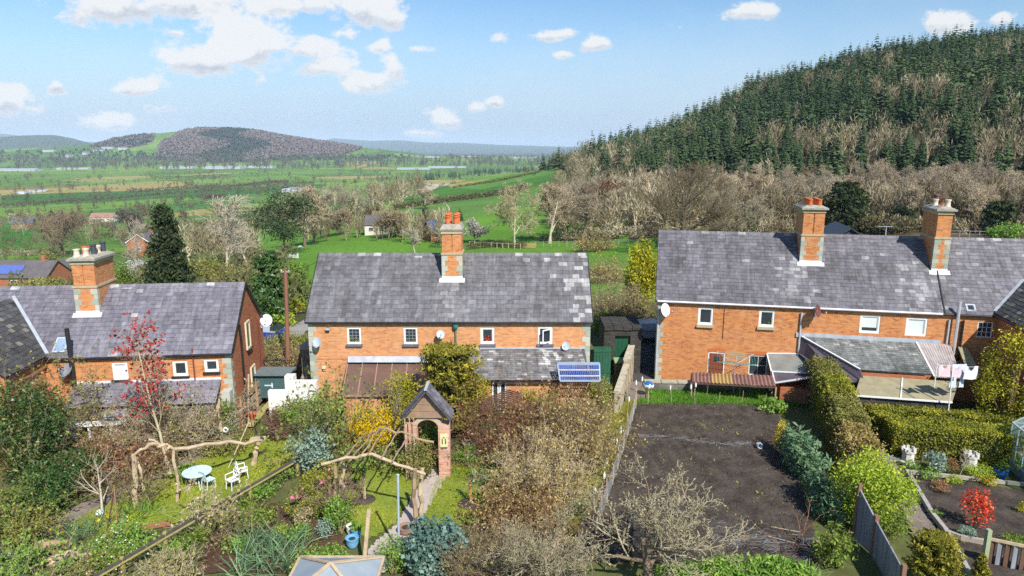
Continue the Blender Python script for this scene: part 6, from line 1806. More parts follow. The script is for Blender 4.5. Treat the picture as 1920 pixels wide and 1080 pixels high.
twiggy('rose_tangle', 'dense grey brown briar bush at the bottom middle', S, 915, 1095, 140, 105, TWIGBR, L_OLIVE, 150, 9, 2200, .05)
twiggy('rose_tangle', 'tangled bare twigs right of the kale bed', S, 1000, 1088, 115, 95, TWIG, L_CREAMBUD, 90, 9, 1200, .045)
strappy('lily_clump', 'bright spiky leaves at the edge of the right lawn', 'plant', 898, 905, 36, 38, L_GREYGRN, 60, .04)
strappy('iris_clump', 'grey green leaf tuft in the mossy verge', 'plant', 1090, 958, 32, 36, L_GREYGRN, 60, .035)
leafy('box_mound', 'clipped box mound at the lower end of the topiary row', S, 566, 968, 72, 58, L_YEW, .06, clumps=40, sig=.14, shell=.95)
leafy('box_mound', 'clipped box mound in the middle of the topiary row', S, 590, 938, 62, 58, L_YEW, .06, clumps=40, sig=.14, shell=.95)
leafy('box_mound', 'clipped box mound nearest the rustic pergola', S, 612, 910, 52, 48, L_YEW, .06, clumps=40, sig=.14, shell=.95)
for px, py, lf, lb in((530, 905, L_MID, 'leafy plants under the upper end of the diagonal fence'), (495, 930, L_SPRING, 'fresh green plants below the white chairs on the near side of the fence'), (455, 958, L_MID, 'green plants on the near side of the fence above the leeks'), (415, 975, L_SPRING, 'light green plants at the middle post of the diagonal fence'), (365, 1015, L_MID, 'weedy green plants along the lower part of the diagonal fence'), (325, 1040, L_SPRING, 'bright green plants near the bottom end of the diagonal fence'), (445, 1030, L_SPRING, 'small green seedlings at the left end of the leek bed'), (560, 1010, L_SPRING, 'green seedlings at the right end of the leek bed')):
 leafy('border_plants', lb, 'plant', px, py, 62, 26, lf, .08, clumps=16, stems=0)
leafy('santolina_mound', 'pale straw green mound below the topiary row', 'plant', 598, 965, 62, 42, L_LIME, .06, clumps=24, sig=.2, stems=0)
leafy('euphorbia_clump', 'bright lime plant at the top of the leek bed', 'plant', 528, 1005, 32, 28, L_LIME, .06, clumps=12, stems=0)
leafy('grass_tussock', 'pale yellow grassy tuft beside the pergola', 'plant', 572, 985, 42, 36, L_CREAMBUD, .06, clumps=12, stems=0, aspect=3)
strappy('leek_bed', 'rows of tall blue green leeks in red soil', 'vegetables', 505, 1048, 118, 58, L_GREYGRN, 340, .035, .35, depth=2.6, kind='stuff')
leafy('strawberry_patch', 'fresh green leaf patch below the leeks', 'plant', 600, 1075, 110, 50, L_SPRING, .08, clumps=22, stems=0)
leafy('currant_bush', 'leafy bush beside the stone slab path', S, 640, 1000, 60, 80, L_SPRING, .07, n=1100, clumps=24, stems=9)
leafy('currant_bush', 'small budding bush right of the slab path', S, 735, 1075, 62, 75, L_SPRING, .06, n=900, clumps=24, stems=9)
leafy('lavender_mound', 'grey green mound beside the slab path entrance', 'plant', 612, 1010, 40, 40, L_SAGE, .06, clumps=12, stems=0)
leafy('kale_bed', 'blue green kale and cabbage plants in front of the path', 'vegetables', 815, 1075, 118, 110, L_KALE, .17, n=1900, clumps=26, sig=.22, aspect=1.3)
leafy('viburnum_bush', 'low shrubs along the inner side of the diagonal fence', S, 478, 985, 90, 34, L_MID, .08, clumps=22)
leafy('elder_bush', 'bushy green growth in front of the wooden ramp', S, 540, 790, 60, 50, L_OLIVE, .09, clumps=16)
leafy('choisya_bush', 'yellow green shrub on top of the white wall', S, 520, 735, 40, 34, L_GOLD, .08, clumps=14)
twiggy('bramble_thicket', 'green undergrowth between forsythia and silvery shrub', S, 640, 875, 60, 60, TWIGBR, L_MID, 80, 7, 1500, .08)
leafy('fern_patch', 'rough grass and weeds under the white wall', 'plant', 560, 790, 90, 40, L_SPRING, .08, clumps=18, stems=0)
leafy('rhododendron', 'mixed green shrubs in front of the sunlit patio door', S, 945, 815, 70, 62, L_OLIVE, .08, clumps=18)
leafy('viburnum_bush', 'green plants around the round stone bowl', S, 872, 812, 52, 52, L_MID, .08, clumps=16)
leafy('grass_border', 'lush blue green plants along the shaded edge of the dug soil', 'plant', 1500, 880, 60, 84, L_GREYGRN, .12, clumps=30, sig=.2, depth=5.0, stems=0, aspect=3.2, zc=.4)
leafy('grass_border', 'lower blue green plants at the bottom end of the shaded border', 'plant', 1545, 960, 72, 75, L_GREYGRN, .12, clumps=26, sig=.2, depth=3.0, stems=0, aspect=3.2, zc=.4)
leafy('forsythia_bush', 'small yellow flowering clump in the shade at the edge of the soil', 'flowers', 1462, 850, 26, 62, L_FORSY, .06, n=420, clumps=16, stems=6)
leafy('rhubarb_clump', 'broad pale leaved clump at the top corner of the dug soil', 'plant', 1450, 772, 56, 24, L_SPRING, .16, n=160, clumps=12, stems=0)
twiggy('beech_hedge', 'brown leaved top of the long hedge by the slate lean-to', 'hedge', 1512, 715, 60, 70, TWIGBR, L_BEECH, 90, 7, 2200, .1)
leafy('privet_bush', 'large light green bush growing through the concrete panel fence', S, 1628, 985, 150, 145, L_LIME, .09, n=6500, clumps=46, sig=.2, shell=.8)
leafy('privet_bush', 'darker green lower part of the bush beside the panel fence', S, 1660, 1010, 90, 80, L_MID, .08, clumps=26)
feather('dwarf_conifer', 'rounded golden brown conifer at the bottom right', 1745, 1115, 118, 92, 340, L_GOLDDK, .9, lambda t:(1-t**2.5)**.5*.9+.05, .05, 12000, 240, jit=.05, aspect=3)
feather('dwarf_conifer', 'narrow golden conifer next to the small wooden fence', 1834, 1095, 62, 34, 341, L_GOLDDK, .9, lambda t:(1-t**1.5)*.95+.04, .04, 3600, 110, jit=.06, aspect=3)
leafy('pieris_bush', 'small bush with bright red leaves in the dark bed', S, 1828, 990, 58, 78, L_SCARLET, .085, n=520, clumps=20, stems=10)
leafy('golden_conifer', 'big yellow green conifer at the right edge by the terrace', 'tree', 1888, 808, 130, 205, L_GOLD, .10, clumps=60, sig=.14, shell=.9)
leafy('sedum_cushion', 'lime yellow cushion plant in the dark bed', 'plant', 1790, 906, 34, 15, L_LIME, .05, clumps=14, stems=0)
leafy('poppy_clump', 'bright green feathery clump at the bed edge', 'plant', 1744, 900, 34, 24, L_SPRING, .06, clumps=12, stems=0)
leafy('poppy_clump', 'bright green clump below the white pot planter', 'plant', 1712, 880, 30, 18, L_SPRING, .06, clumps=12, stems=0)
leafy('rosemary_bush', 'grey green upright herb between the two white pots', 'plant', 1752, 882, 44, 36, L_SAGE, .07, clumps=14, aspect=3)
leafy('heather_mound', 'reddish brown heather between the herb and the sapling', 'plant', 1785, 886, 26, 28, L_RUST, .05, clumps=10, stems=0)
leafy('spurge_patch', 'yellow green leafy patch in front of the second white pot', 'plant', 1832, 896, 56, 26, L_LIME, .06, clumps=16, stems=0)
leafy('heather_mound', 'dull brown heather in the dark bed', 'plant', 1765, 920, 40, 20, L_RUST, .05, clumps=10, stems=0)
leafy('sedum_cushion', 'yellow and orange plant at the bed corner', 'plant', 1846, 908, 40, 20, L_GOLD, .05, clumps=12, stems=0, extra=(L_SCARLET, 40, .05))
leafy('lavender_mound', 'blue grey mound at the bottom edge of the bed', 'plant', 1812, 1008, 38, 22, L_SAGE, .05, clumps=12, stems=0, aspect=3)
leafy('sedum_cushion', 'tiny green tuft in the dark bed near the kerb', 'plant', 1755, 968, 26, 14, L_SPRING, .05, clumps=8, stems=0)
leafy('turf_mound', 'dark green grassy mound above the small wooden fence', 'plant', 1895, 1022, 60, 20, L_MID, .06, clumps=14, stems=0)
leafy('golden_shrub', 'yellow green plant at the greenhouse corner', 'plant', 1912, 890, 40, 40, L_LIME, .08, clumps=12)
leafy('sedum_cushion', 'yellow plant at the right edge of the dark bed', 'plant', 1916, 960, 24, 20, L_GOLD, .05, clumps=8, stems=0)
leafy('fern_patch', 'shaded weeds below the concrete panel fence', 'plant', 1560, 1060, 80, 80, L_MID, .09, clumps=20, stems=0, aspect=2.6)
leafy('euphorbia_clump', 'dull golden tuft in the shade beside the panel fence', 'plant', 1566, 985, 28, 24, L_GOLDDK, .06, clumps=10, stems=0)
leafy('nettle_bed', 'bright green leafy strip along the bottom edge of the plot', 'plant', 1385, 1110, 320, 66, L_SPRING, .10, n=7000, clumps=60, sig=.16, depth=1.6, stems=0, aspect=2.6)
strappy('grass_tussock', 'long bright grass at the bottom of the plot', 'grass', 1380, 1098, 310, 42, L_SPRING, 900, .03, .4, depth=.9, kind='stuff')
leafy('rough_weeds', 'weeds and pale grass by the hedge end and the flat roof', 'plant', 1640, 752, 60, 30, L_OLIVE, .07, clumps=16, stems=0)
leafy('rough_weeds', 'green weeds in front of the mossy flat roof', 'plant', 1720, 755, 110, 22, L_SPRING, .07, clumps=16, stems=0)
def clipped_hedge(name, label, corners, hgt, leaf, size=.07, dens=520, wob=.06, seed=0, core=WOODDARK, tops=None):
 """corners: 4 ground points in order round the foot"""
 rng=np.random.default_rng(seed)
 C=[Vector(c)for c in corners];o=sum(C, Vector())/4
 A=np.array([tuple(c-o)for c in C])
 root=thing(name, label, 'hedge', o)
 hs=[hgt]*4 if not hasattr(hgt, '__len__')else hgt
 T4=A+np.array([[0, 0, h]for h in hs])
 pts=[]
 def face(a, b, c, d):
  ar=np.linalg.norm(np.cross(b-a, d-a));n=int(ar*dens)
  u, v=rng.random((n, 1)), rng.random((n, 1))
  p=a*(1-u)*(1-v)+b*u*(1-v)+c*u*v+d*(1-u)*v
  nn=unit(np.cross(b-a, d-a)[None])[0]
  pts.append(p+nn*rng.normal(size=(n, 1))*wob)
 for i in range(4):face(A[i], A[(i+1)%4], T4[(i+1)%4], T4[i])
 face(*T4);face(*T4)
 P=np.concatenate(pts)
 P+=np.stack([_hash(P[:, 1]+P[:, 2], P[:, 0], .5)*.05]*3, 1)
 t=np.clip(.5*rng.random(len(P))+.25+.25*_hash(P[:, 0]+P[:, 2]*.6, P[:, 1]+P[:, 2]*.4, .35), 0, 1)
 V, F, T=leaf_quads(rng, P, size, t, .35)
 mesh_np('foliage', V, [F], leaf, root, [T])
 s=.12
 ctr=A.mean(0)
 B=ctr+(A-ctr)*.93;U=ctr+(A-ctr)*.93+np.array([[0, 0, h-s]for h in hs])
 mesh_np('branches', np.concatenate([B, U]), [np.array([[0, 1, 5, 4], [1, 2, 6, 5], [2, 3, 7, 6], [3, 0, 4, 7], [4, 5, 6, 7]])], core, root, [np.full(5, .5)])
 return root
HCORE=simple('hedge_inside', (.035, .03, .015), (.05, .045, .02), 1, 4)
w_=Vector((math.cos(yawC), math.sin(yawC), 0));b_=Vector((-math.sin(yawC), math.cos(yawC), 0))
h1=gp(1672, 858)
h1r=h1+w_*6.6
clipped_hedge('yew_hedge', 'thick square clipped hedge nearest the stone bench', [h1, h1r, h1r+b_*1.6, h1+b_*1.6], 1.5, L_YEW, .06, 620, .05, 1, HCORE)
h2=h1+b_*3.4-w_*.2
clipped_hedge('yew_hedge', 'low clipped hedge behind the thick square hedge', [h2, h2+w_*6.8, h2+w_*6.8+b_*.9, h2+b_*.9], 1.1, L_YEW, .06, 560, .05, 2, HCORE)
clipped_hedge('yew_hedge', 'short clipped hedge joining the two square hedges', [h1+b_*1.6-w_*.1, h1+b_*1.6+w_*.8, h2+w_*.8, h2-w_*.1], 1.25, L_YEW, .06, 560, .05, 3, HCORE)
e0, e1=gp(1535, 745), gp(1612, 905)
dirh=(e1-e0).normalized();sdh=Vector((-dirh.y, dirh.x, 0))
if sdh.x<0:sdh=-sdh
segs=[(0.0, .3, 2.5, L_OLIVE, 'olive green top section of the long hedge beside the dug soil'), (.3, .52, 2.5, L_YEW, 'yellowish section of the long hedge beside the dug soil'), (.52, .8, 2.2, L_OLIVE, 'brownish middle section of the long hedge beside the dug soil'), (.8, 1.0, 1.9, L_BROWN, 'straggly brown lower end of the long hedge beside the dug soil')]
for k, (f0, f1, hh, lf, lb)in enumerate(segs):
 a, b=e0.lerp(e1, f0), e0.lerp(e1, f1)
 clipped_hedge('garden_hedge', lb, [a-sdh*.58, b-sdh*.62, b+sdh*.62, a+sdh*.58], hh*.95, lf, .06, 560, .15, 20+k, HCORE)
leafy('beech_hedge', 'dry pinkish brown leaf clump at the lower end of the long hedge', S, 1596, 872, 50, 55, L_BEECH, .08, clumps=14)
twiggy('beech_hedge', 'dry brown leaves along the right flank of the long hedge', S, 1580, 770, 40, 60, TWIGBR, L_BEECH, 80, 7, 1700, .09, depth=2.5)
def garden_tree(name, label, px, py, toppy, wpx, kind, mat, trunk, seed, leaf=None, nleaf=0, lsize=.02, minr=.0012, drop=0):
 p=gp(px, py);s=mpp(p)
 top=at(px, toppy, p.y).z-p.z
 return bare_tree(name, label, kind, p, top, wpx*s, mat, trunk, None, seed, leaf, nleaf, lsize, minr, drop)
garden_tree('plum_tree', 'slender tree with dark red leaves and a pale leaning trunk', 318, 888, 575, 170, 'birch', TWIGPALE, BARKBIRCH, 402, L_RED, 1300, .013, .0006, 1)
garden_tree('birch_tree', 'thin pale bare tree right behind the red leaved tree', 296, 850, 640, 90, 'birch', TWIGPALE, BARKPALE, 403, L_CREAMBUD, 400, .008, .0008, 1)
garden_tree('fruit_tree', 'small leaning bare fruit tree on the left lawn edge', 192, 965, 840, 130, 'ash2', TWIGPALE, BARKPALE, 404, None, 0, .02, .0018, 2)
garden_tree('birch_tree', 'slim straight trunk in front of the feathery golden cypress', 852, 805, 655, 50, 'birch', TWIG, BARKBIRCH, 405, None, 0, .02, .0014, 2)
garden_tree('fruit_tree', 'bare trunk beside the yellow green bush by the brown lean-to', 740, 850, 705, 100, 'oak', TWIG, BARK, 406, L_OLIVE, 500, .02, .0018, 2)
def apple(label, px, py, hgt, wid, seed, mat, leaf, nleaf):
 p=gp(px, py)
 lv=[(9, .35, 1, .62, 1.15, .02, .14, .6, 7, 5), (7, .15, 1, .30, .85, .10, .2, .5, 5, 4), (7, .1, 1, .14, .85, .14, .22, .5, 4, 3), (4, .1, 1, .06, .9, .14, .24, .55, 3, 3)]
 g=grow(seed, 1.0, lv, trunk=.042, tfrac=.5, lean=.1)
 o=thing('apple_tree', label, 'tree', p)
 allp=np.concatenate([q[0].reshape(-1, 3)for q in g])
 sx=wid/2/np.abs(allp[:, :2]).max();sz=hgt/allp[:, 2].max()
 o.scale=(sx, sx, sz)
 tree_mesh('trunk', g[:2], BARK, o);tree_mesh('crown', g[2:], mat, o, minr=.0017)
 rng=np.random.default_rng(seed);E=g[-1][0];i=rng.integers(len(E), size=nleaf);k=rng.random((nleaf, 1))
 V, F, T=leaf_quads(rng, E[i, 1]*(1-k)+E[i, 2]*k, .0085, rng.random(nleaf), .3)
 mesh_np('foliage', V, [F], leaf, o, [T])
 return o
apple('gnarled bare apple tree with lichen grey twigs in front of the dug soil', 1218, 1105, 4.2, 7.4, 501, TWIGLICHEN, L_CREAMBUD, 2600)
apple('second bare apple tree left of the gnarled one', 1030, 1130, 3.2, 5.0, 502, TWIGLICHEN, L_CREAMBUD, 1800)
twiggy('gooseberry_bush', 'few bare reddish sticks beside the garden netting', S, 1497, 1050, 80, 110, TWIGRED, None, 9, 5, 0, r=.016, spread=.35, sub=False)
def wall_of_bush(lst):
 for(lb, nm, px, py, w, h, lf, kind, sz)in lst:
  if kind=='l':leafy(nm, lb, S, px, py, w, h, lf, sz, clumps=34, sig=.2)
  else:twiggy(nm, lb, S, px, py, w, h, TWIGBR, lf, 130, 8, 2600, sz)
wall_of_bush([('dark green bush under the ivy clad conifer between the houses', 'holly_bush', 500, 612, 80, 70, L_LAUREL, 'l', .2), ('olive green bush behind the utility pole', 'elder_bush', 560, 575, 70, 85, L_MID, 'l', .2), ('golden globe shrub beside the lane behind the middle cottages', 'golden_shrub', 556, 590, 38, 34, L_GOLD, 'l', .14), ('yellow green shrub at the lane edge', 'golden_shrub', 535, 612, 46, 26, L_LIME, 'l', .13), ('green shrub where the blue pickup is parked', 'laurel_bush', 505, 612, 70, 46, L_SPRING, 'l', .15), ('clipped olive hedge in front of the lane between the houses', 'garden_hedge', 540, 668, 110, 48, L_OLIVE, 'l', .09), ('straggly ochre brush below the utility pole', 'bramble_thicket', 505, 695, 70, 55, L_OLIVE, 't', .09), ('brown twigs round the foot of the utility pole', 'bramble_thicket', 548, 700, 46, 55, L_BROWN, 't', .08), ('dark bush above the left cottage ridge near the birches', 'holly_bush', 395, 545, 120, 60, L_OLIVE, 'l', .2), ('tangled brush right of the birches', 'bramble_thicket', 470, 560, 90, 70, L_OLIVE, 't', .16), ('white blossoming bush beside the dark spruce', 'blossom_bush', 262, 540, 66, 55, L_BLOSSOM, 'l', .13), ('dark green bush left of the white blossoming bush', 'holly_bush', 238, 552, 50, 60, L_MID, 'l', .18), ('ochre shrub standing beyond the bungalow garden', 'golden_shrub', 92, 505, 32, 40, L_OLIVE, 'l', .3), ('green and yellow shrubs in front of the bungalow', 'garden_shrub', 70, 545, 90, 24, L_OLIVE, 'l', .25), ('tall straw brown brush right of the middle cottages', 'bramble_thicket', 1140, 610, 75, 95, L_BUDTAN, 't', .10), ('second clump of straw brown brush beside the willow', 'bramble_thicket', 1180, 620, 70, 80, L_OLIVE, 't', .10), ('green ivy bank above the stone outbuilding', 'ivy_mound', 1145, 625, 100, 40, L_MID, 'l', .11), ('light green bank beside the terrace gable', 'ivy_mound', 1195, 625, 60, 34, L_SPRING, 'l', .11), ('brown scrub on the far side of the gap by the willow', 'bramble_thicket', 1135, 530, 60, 50, L_BROWN, 't', .14), ('brown brush heap beyond the paddock gate', 'bramble_thicket', 1115, 470, 70, 30, L_BROWN, 't', .2), ('dark scrub at the lower edge of the bare belt above the terrace', 'bramble_thicket', 1660, 436, 120, 30, L_HEDGE, 'l', .3), ('bright green bushes at the right end above the terrace roof', 'laurel_bush', 1890, 452, 70, 34, L_SPRING, 'l', .25), ('ochre bush in the bare belt beside the broad pine', 'golden_shrub', 1560, 432, 44, 40, L_OLIVE, 'l', .25), ])
leafy('willow_tree', 'bright yellow budding willow beside the terrace gable', 'tree', 1200, 590, 66, 140, L_WILLOW, .12, n=5200, clumps=46, sig=.16, stem=BARKPALE, stems=12, aspect=3.0, up=0)
mass('bare_copse', 'tangled brown undergrowth along the foot of the bare belt', bush, 1050, 1960, LN((1050, 455), (1300, 446), (1600, 432), (1960, 446)), LN((1050, 440), (1300, 428), (1600, 420), (1960, 425)), 300, 2.8, L_BAREMASS, seed=21)
mass('bare_copse', 'dense grey brown twigs filling the belt behind the terrace', bprotos, 1180, 1960, LN((1180, 436), (1600, 420), (1960, 424)), LN((1180, 400), (1600, 398), (1960, 398)), 230, 8, L_BAREMASS, seed=22)
mass('garden_scrub', 'green and brown garden bushes around the village below', bush, 0, 560, LN((0, 545), (250, 560), (560, 600)), LN((0, 440), (250, 450), (560, 470)), 190, 3.4, leafmat('village_scrub', (.06, .075, .03), (.12, .12, .05), (.21, .18, .09), .9, .05, .15), seed=23)
# ---------------------------------------------------------------- things in the gardens
def T_(name, label, cat, p, group=None, rz=0.0):return thing(name, label, cat, p, rz, group)
def rel(p, px, py, Y=None):return at(px, py, Y if Y is not None else p.y)-p
def P3(r, name, mat, fn, smooth=False):
 mb=MB();fn(mb);return mb.build(name, mat, r, smooth=smooth)
def dish(label, pos, facing, r, mat, wall, group=None):
 """pos: centre of the bowl; wall: bracket foot on the wall"""
 o=T_('satellite_dish', label, 'satellite dish', pos)
 f=Vector(facing).normalized();q=f.to_track_quat('Z', 'Y').to_matrix()
 mb=MB();rings=[]
 n=20
 for(rr, zz)in((.02, -.09), (.5, -.07), (.85, -.025), (1, 0), (1.0, -.015), (.85, -.045), (.5, -.09), (.02, -.11)):
  rings.append([q@Vector((rr*r*.92*math.cos(6.2832*k/n), rr*r*math.sin(6.2832*k/n), zz*r*2.2))for k in range(n)])
 vs=[v for rg_ in rings for v in rg_]
 mb.add(vs, [(i*n+k, i*n+(k+1)%n, (i+1)*n+(k+1)%n, (i+1)*n+k)for i in range(len(rings)-1)for k in range(n)])
 mb.build('reflector', mat, o, smooth=True)
 tip=f*r*1.25+Vector((0, 0, -r*.35))
 P3(o, 'feed_arm', GREY, lambda m:(m.tube([Vector((0, 0, -r*.95)), Vector((0, 0, -r*.8))+f*r*.6, tip], .014, 6), m.lathe(tip+Vector((0, 0, -.05)), [(.03, 0), (.045, .04), (.045, .09), (.02, .11)], 8)))
 wv=Vector(wall)-Vector(pos)
 P3(o, 'bracket', GREY, lambda m:(m.tube([f*-.05, Vector((wv.x*.5, wv.y*.5, -r*.9)), Vector((wv.x, wv.y, -r*.95))], .02, 6), m.box((wv.x, wv.y, -r*.95), (.14, .05, .2))))
 return o
def dish_on(h, label, px, py, r, mat, facing, off=.42):
 x, z=h.wall(px, py, off)
 return dish(label, h.world(x, -off, z), facing, r, mat, h.world(x, -.02, z))
DISHG=simple('dish_grey', (.42, .50, .56), (.5, .57, .62), .5)
DISHB=simple('dish_brown', (.12, .045, .035), (.16, .06, .045), .5)
south=Vector((-.35, -1, .45))
dish_on(B, 'grey satellite dish at the left corner of the middle cottages', 594, 642, .29, DISHG, Vector((-.5, -1, .55)), .4)
dish_on(B, 'small grey satellite dish between two leaded windows and the green drainpipe', 826, 627, .24, DISHG, Vector((.15, -1, .5)), .4)
dish_on(C, 'white satellite dish beside the left corner of the terrace', 1248, 581, .42, WHITE, Vector((.75, -1, .35)), .5)
dish_on(C, 'brown satellite dish on the terrace wall right of the downpipe', 1534, 583, .38, DISHB, Vector((.9, -1, .3)), .6)
dish_on(A, 'dark grey satellite dish on the left cottage wall by the black flue', 123, 694, .36, simple('dish_dark', (.2, .21, .23), (.26, .27, .29), .5), Vector((-.3, -1, .8)), .4)
pd_=A.world(A.L+.35, 6.2, 4.65)
dish('white satellite dish on the back corner of the red gable end', pd_, Vector((.2, -1, .5)), .38, simple('dish_pale', (.62, .66, .7), (.7, .73, .76), .5), A.world(A.L+.02, 6.2, 4.65))
p=at(1061, 649, 35.9)
dish('pale satellite dish above the slate lean-to', p, Vector((-.4, -1, .5)), .24, DISHG, Vector((p.x, 36.28, p.z)))
p=at(1238, 541, 41.9)
for(px, py, lb)in((615, 618, 'small dark security light high on the middle cottage wall'), (609, 690, 'yellowish wall box on the middle cottage wall beside the brown lean-to')):
 x, z=B.wall(px, py)
 o=T_('wall_light', lb, 'light', B.world(x, -.01, z))
 P3(o, 'bracket', BLACK if py<650 else CREAM, lambda m:m.box((0, -.04, 0), (.14, .08, .26)))
 P3(o, 'lamp', GALV if py<650 else CREAM, lambda m:m.box((0, -.12, .06), (.2, .09, .12)))
p=gp(833, 893)
o=T_('brick_garden_arch', 'brick garden arch with a little slate gable roof over the path', 'garden arch', p)
s=mpp(p)
xl, xr=rel(p, 771, 880).x, rel(p, 833, 880).x
hw=.26
ztop=rel(p, 833, 795).z
xL, xR=xl+.05, xr+.02
for(x, nm)in((xL, 'pillar'), (xR, 'pillar')):
 P3(o, nm, BRICK_OLD, lambda m:m.box((x, .2, ztop/2), (.5, .5, ztop)))
def archfn(m):
 c=(xL+xR)/2;R0=(xR-xL)/2-.25;n=14;zc=ztop-.05-.15
 for k in range(n):
  a0, a1=math.pi*k/n, math.pi*(k+1)/n
  q=[(c+(R0+d)*math.cos(a), zc+(R0+d)*math.sin(a)*.85)for a, d in((a0, 0), (a0, .2), (a1, .2), (a1, 0))]
  m.prism([(x, 0, z)for x, z in q], (0, -.02, 0), (0, .42, 0))
P3(o, 'arch', simple('arch_stone', (.55, .43, .32), (.42, .33, .25), .9, 5), archfn)
ridge_z=rel(p, 806, 727).z
eL, eR=rel(p, 760, 782), rel(p, 851, 785)
cx=(xL+xR)/2
hw_=(eR.x-eL.x)/2+.04;ez=eL.z
rg4=random.Random(4)
for sg in(-1, 1):
 mb=MB()
 a, b=Vector((cx+sg*hw_, -.35, ez)), Vector((cx, -.35, ridge_z))
 c, d=Vector((cx, .75, ridge_z)), Vector((cx+sg*hw_, .75, ez))
 mb.slab([a, b, c, d], .07, .15)
 V=b-a;slates(mb, a+Vector((0, 0, .012)), (0, 1, 0), V, 1.1, V.length, .26, .36, lambda u, t:min(.9, max(.1, rg4.gauss(.5, .16))), rg4)
 mb.build('roof_slope', SLATE_A, o)
P3(o, 'ridge_tile', GREY, lambda m:m.bar((cx, -.37, ridge_z+.02), (cx, .77, ridge_z+.02), .12, .05))
def gab(m):
 n=4;hgt=ridge_z-.16-(ztop+.3)
 for k in range(n):
  z0=ztop+.32+hgt*k/n;wd=(ridge_z-.1-z0-hgt/n*.6)/(ridge_z-ez)*hw_*2
  m.box((cx, -.1+.02*(k%2), z0+hgt/n/2), (max(.1, wd), .03, hgt/n-.015))
P3(o, 'gable_boards', simple('gable_board', (.36, .24, .16), (.26, .17, .11), .85), gab)
for(px, yy)in((762, 855), (771, 800), (779, 790)):
 x=rel(p, px, 830).x
 P3(o, 'trellis_pole', WOODPALE, lambda m:m.tube([(x, -.3, 0), (x, -.3, ez+.1)], .02, 6))
x=xR
pl=P3(o, 'plaque', simple('plaque_cream', (.72, .66, .36), (.66, .6, .33), .8), lambda m:m.box((x, -.065, ztop-.75), (.34, .03, .6)))
P3(pl, 'plaque_figure', simple('plaque_dark', (.12, .11, .08), (.15, .13, .1)), lambda m:(m.box((x-.07, -.085, ztop-.78), (.05, .015, .26)), m.box((x+.07, -.085, ztop-.78), (.05, .015, .26)), m.box((x, -.085, ztop-.6), (.06, .015, .06)), m.box((x-.08, -.085, ztop-1.1), (.12, .015, .05)), m.box((x+.08, -.085, ztop-1.08), (.12, .015, .05))))
def wobble(m, a, b, r0, r1, seed, n=7, amp=.05, sides=7):
 rg_=random.Random(seed);a, b=Vector(a), Vector(b)
 pts=[a.lerp(b, k/(n-1))+Vector((rg_.gauss(0, amp), rg_.gauss(0, amp), rg_.gauss(0, amp)))*(0<k<n-1)for k in range(n)]
 m.tube(pts, [r0+(r1-r0)*k/(n-1)+rg_.gauss(0, r0*.08)for k in range(n)], sides)
p=gp(258, 955)
o=T_('rustic_arch', 'rustic branch arch of crooked poles beside the pale blue table', 'garden arch', p)
q1, q2=gp(332, 940)-p, gp(475, 872)-p
t0, t1, t2, t3=rel(p, 250, 852), rel(p, 285, 832), rel(p, 326, 842), at(484, 824, (p+q2).y)-p
t2=at(326, 842, (p+q1).y)-p
P3(o, 'post', WOODPALE, lambda m:wobble(m, (0, 0, 0), t0, .12, .09, 1))
P3(o, 'post', WOODPALE, lambda m:wobble(m, (.3, .25, 0), t0+Vector((.15, .1, .1)), .07, .05, 2))
P3(o, 'post', WOODPALE, lambda m:wobble(m, q1, t2, .075, .06, 3))
P3(o, 'post', WOODPALE, lambda m:wobble(m, q2, t3, .14, .12, 4, amp=.015))
P3(o, 'top_branch', WOODPALE, lambda m:(wobble(m, t0, t1, .06, .06, 5), wobble(m, t1, t2, .075, .07, 6), wobble(m, t2, t3, .08, .075, 7, amp=.06), wobble(m, t1+Vector((-.3, .3, .05)), t2, .05, .04, 8), m.box(t3+Vector((0, 0, .04)), (.7, .3, .1), rz=.2)))
pp=gp(428, 878)
o=T_('bamboo_cane', 'long pale cane leaning up behind the lawn arch', 'cane', pp)
P3(o, 'cane', WOODPALE, lambda m:m.tube([(0, 0, 0), rel(pp, 467, 790, pp.y+1.5)], .025, 6))
pp=gp(415, 835)
o=T_('post', 'rough leaning posts with a white ring hanging on them', 'post', pp)
P3(o, 'pole', WOODPALE, lambda m:(wobble(m, (0, 0, 0), rel(pp, 411, 748), .08, .06, 9), wobble(m, rel(pp, 396, 815, pp.y), rel(pp, 412, 752), .06, .05, 10)))
def torus(m, c, R0, r, axis='Y', n=18, k=8):
 vs=[]
 for i in range(n):
  a=6.2832*i/n
  for j in range(k):
   b=6.2832*j/k
   x, y, z=(R0+r*math.cos(b))*math.cos(a), (R0+r*math.cos(b))*math.sin(a), r*math.sin(b)
   vs.append(Vector(c)+(Vector((x, z, y))if axis=='Y' else Vector((x, y, z))))
 m.add(vs, [(i*k+j, i*k+(j+1)%k, ((i+1)%n)*k+(j+1)%k, ((i+1)%n)*k+j)for i in range(n)for j in range(k)])
P3(o, 'ring', WHITE, lambda m:torus(m, rel(pp, 423, 806, pp.y-.1), .11, .045))
p=gp(372, 912)
zt=rel(p, 370, 878).z;zt=.74
o=T_('garden_table', 'oval pale blue garden table on the left lawn', 'table', p)
n=28;ox=(378-345)*0
def top(m):
 pts=[(1.0*.62*math.cos(6.2832*k/n), .62*math.sin(6.2832*k/n))for k in range(n)]
 m.add([(x, y, zt)for x, y in pts]+[(x, y, zt-.04)for x, y in pts], [tuple(range(n)), tuple(range(2*n-1, n-1, -1))]+[(k, n+k, n+(k+1)%n, (k+1)%n)for k in range(n)])
P3(o, 'tabletop', PLASTICBL, top)
for a in(.6, 2.2, 3.9, 5.3):
 P3(o, 'leg', PLASTICBL, lambda m:m.tube([(.45*math.cos(a), .45*math.sin(a), 0), (.22*math.cos(a), .22*math.sin(a), .4), (.4*math.cos(a), .4*math.sin(a), zt-.03)], .022, 6))
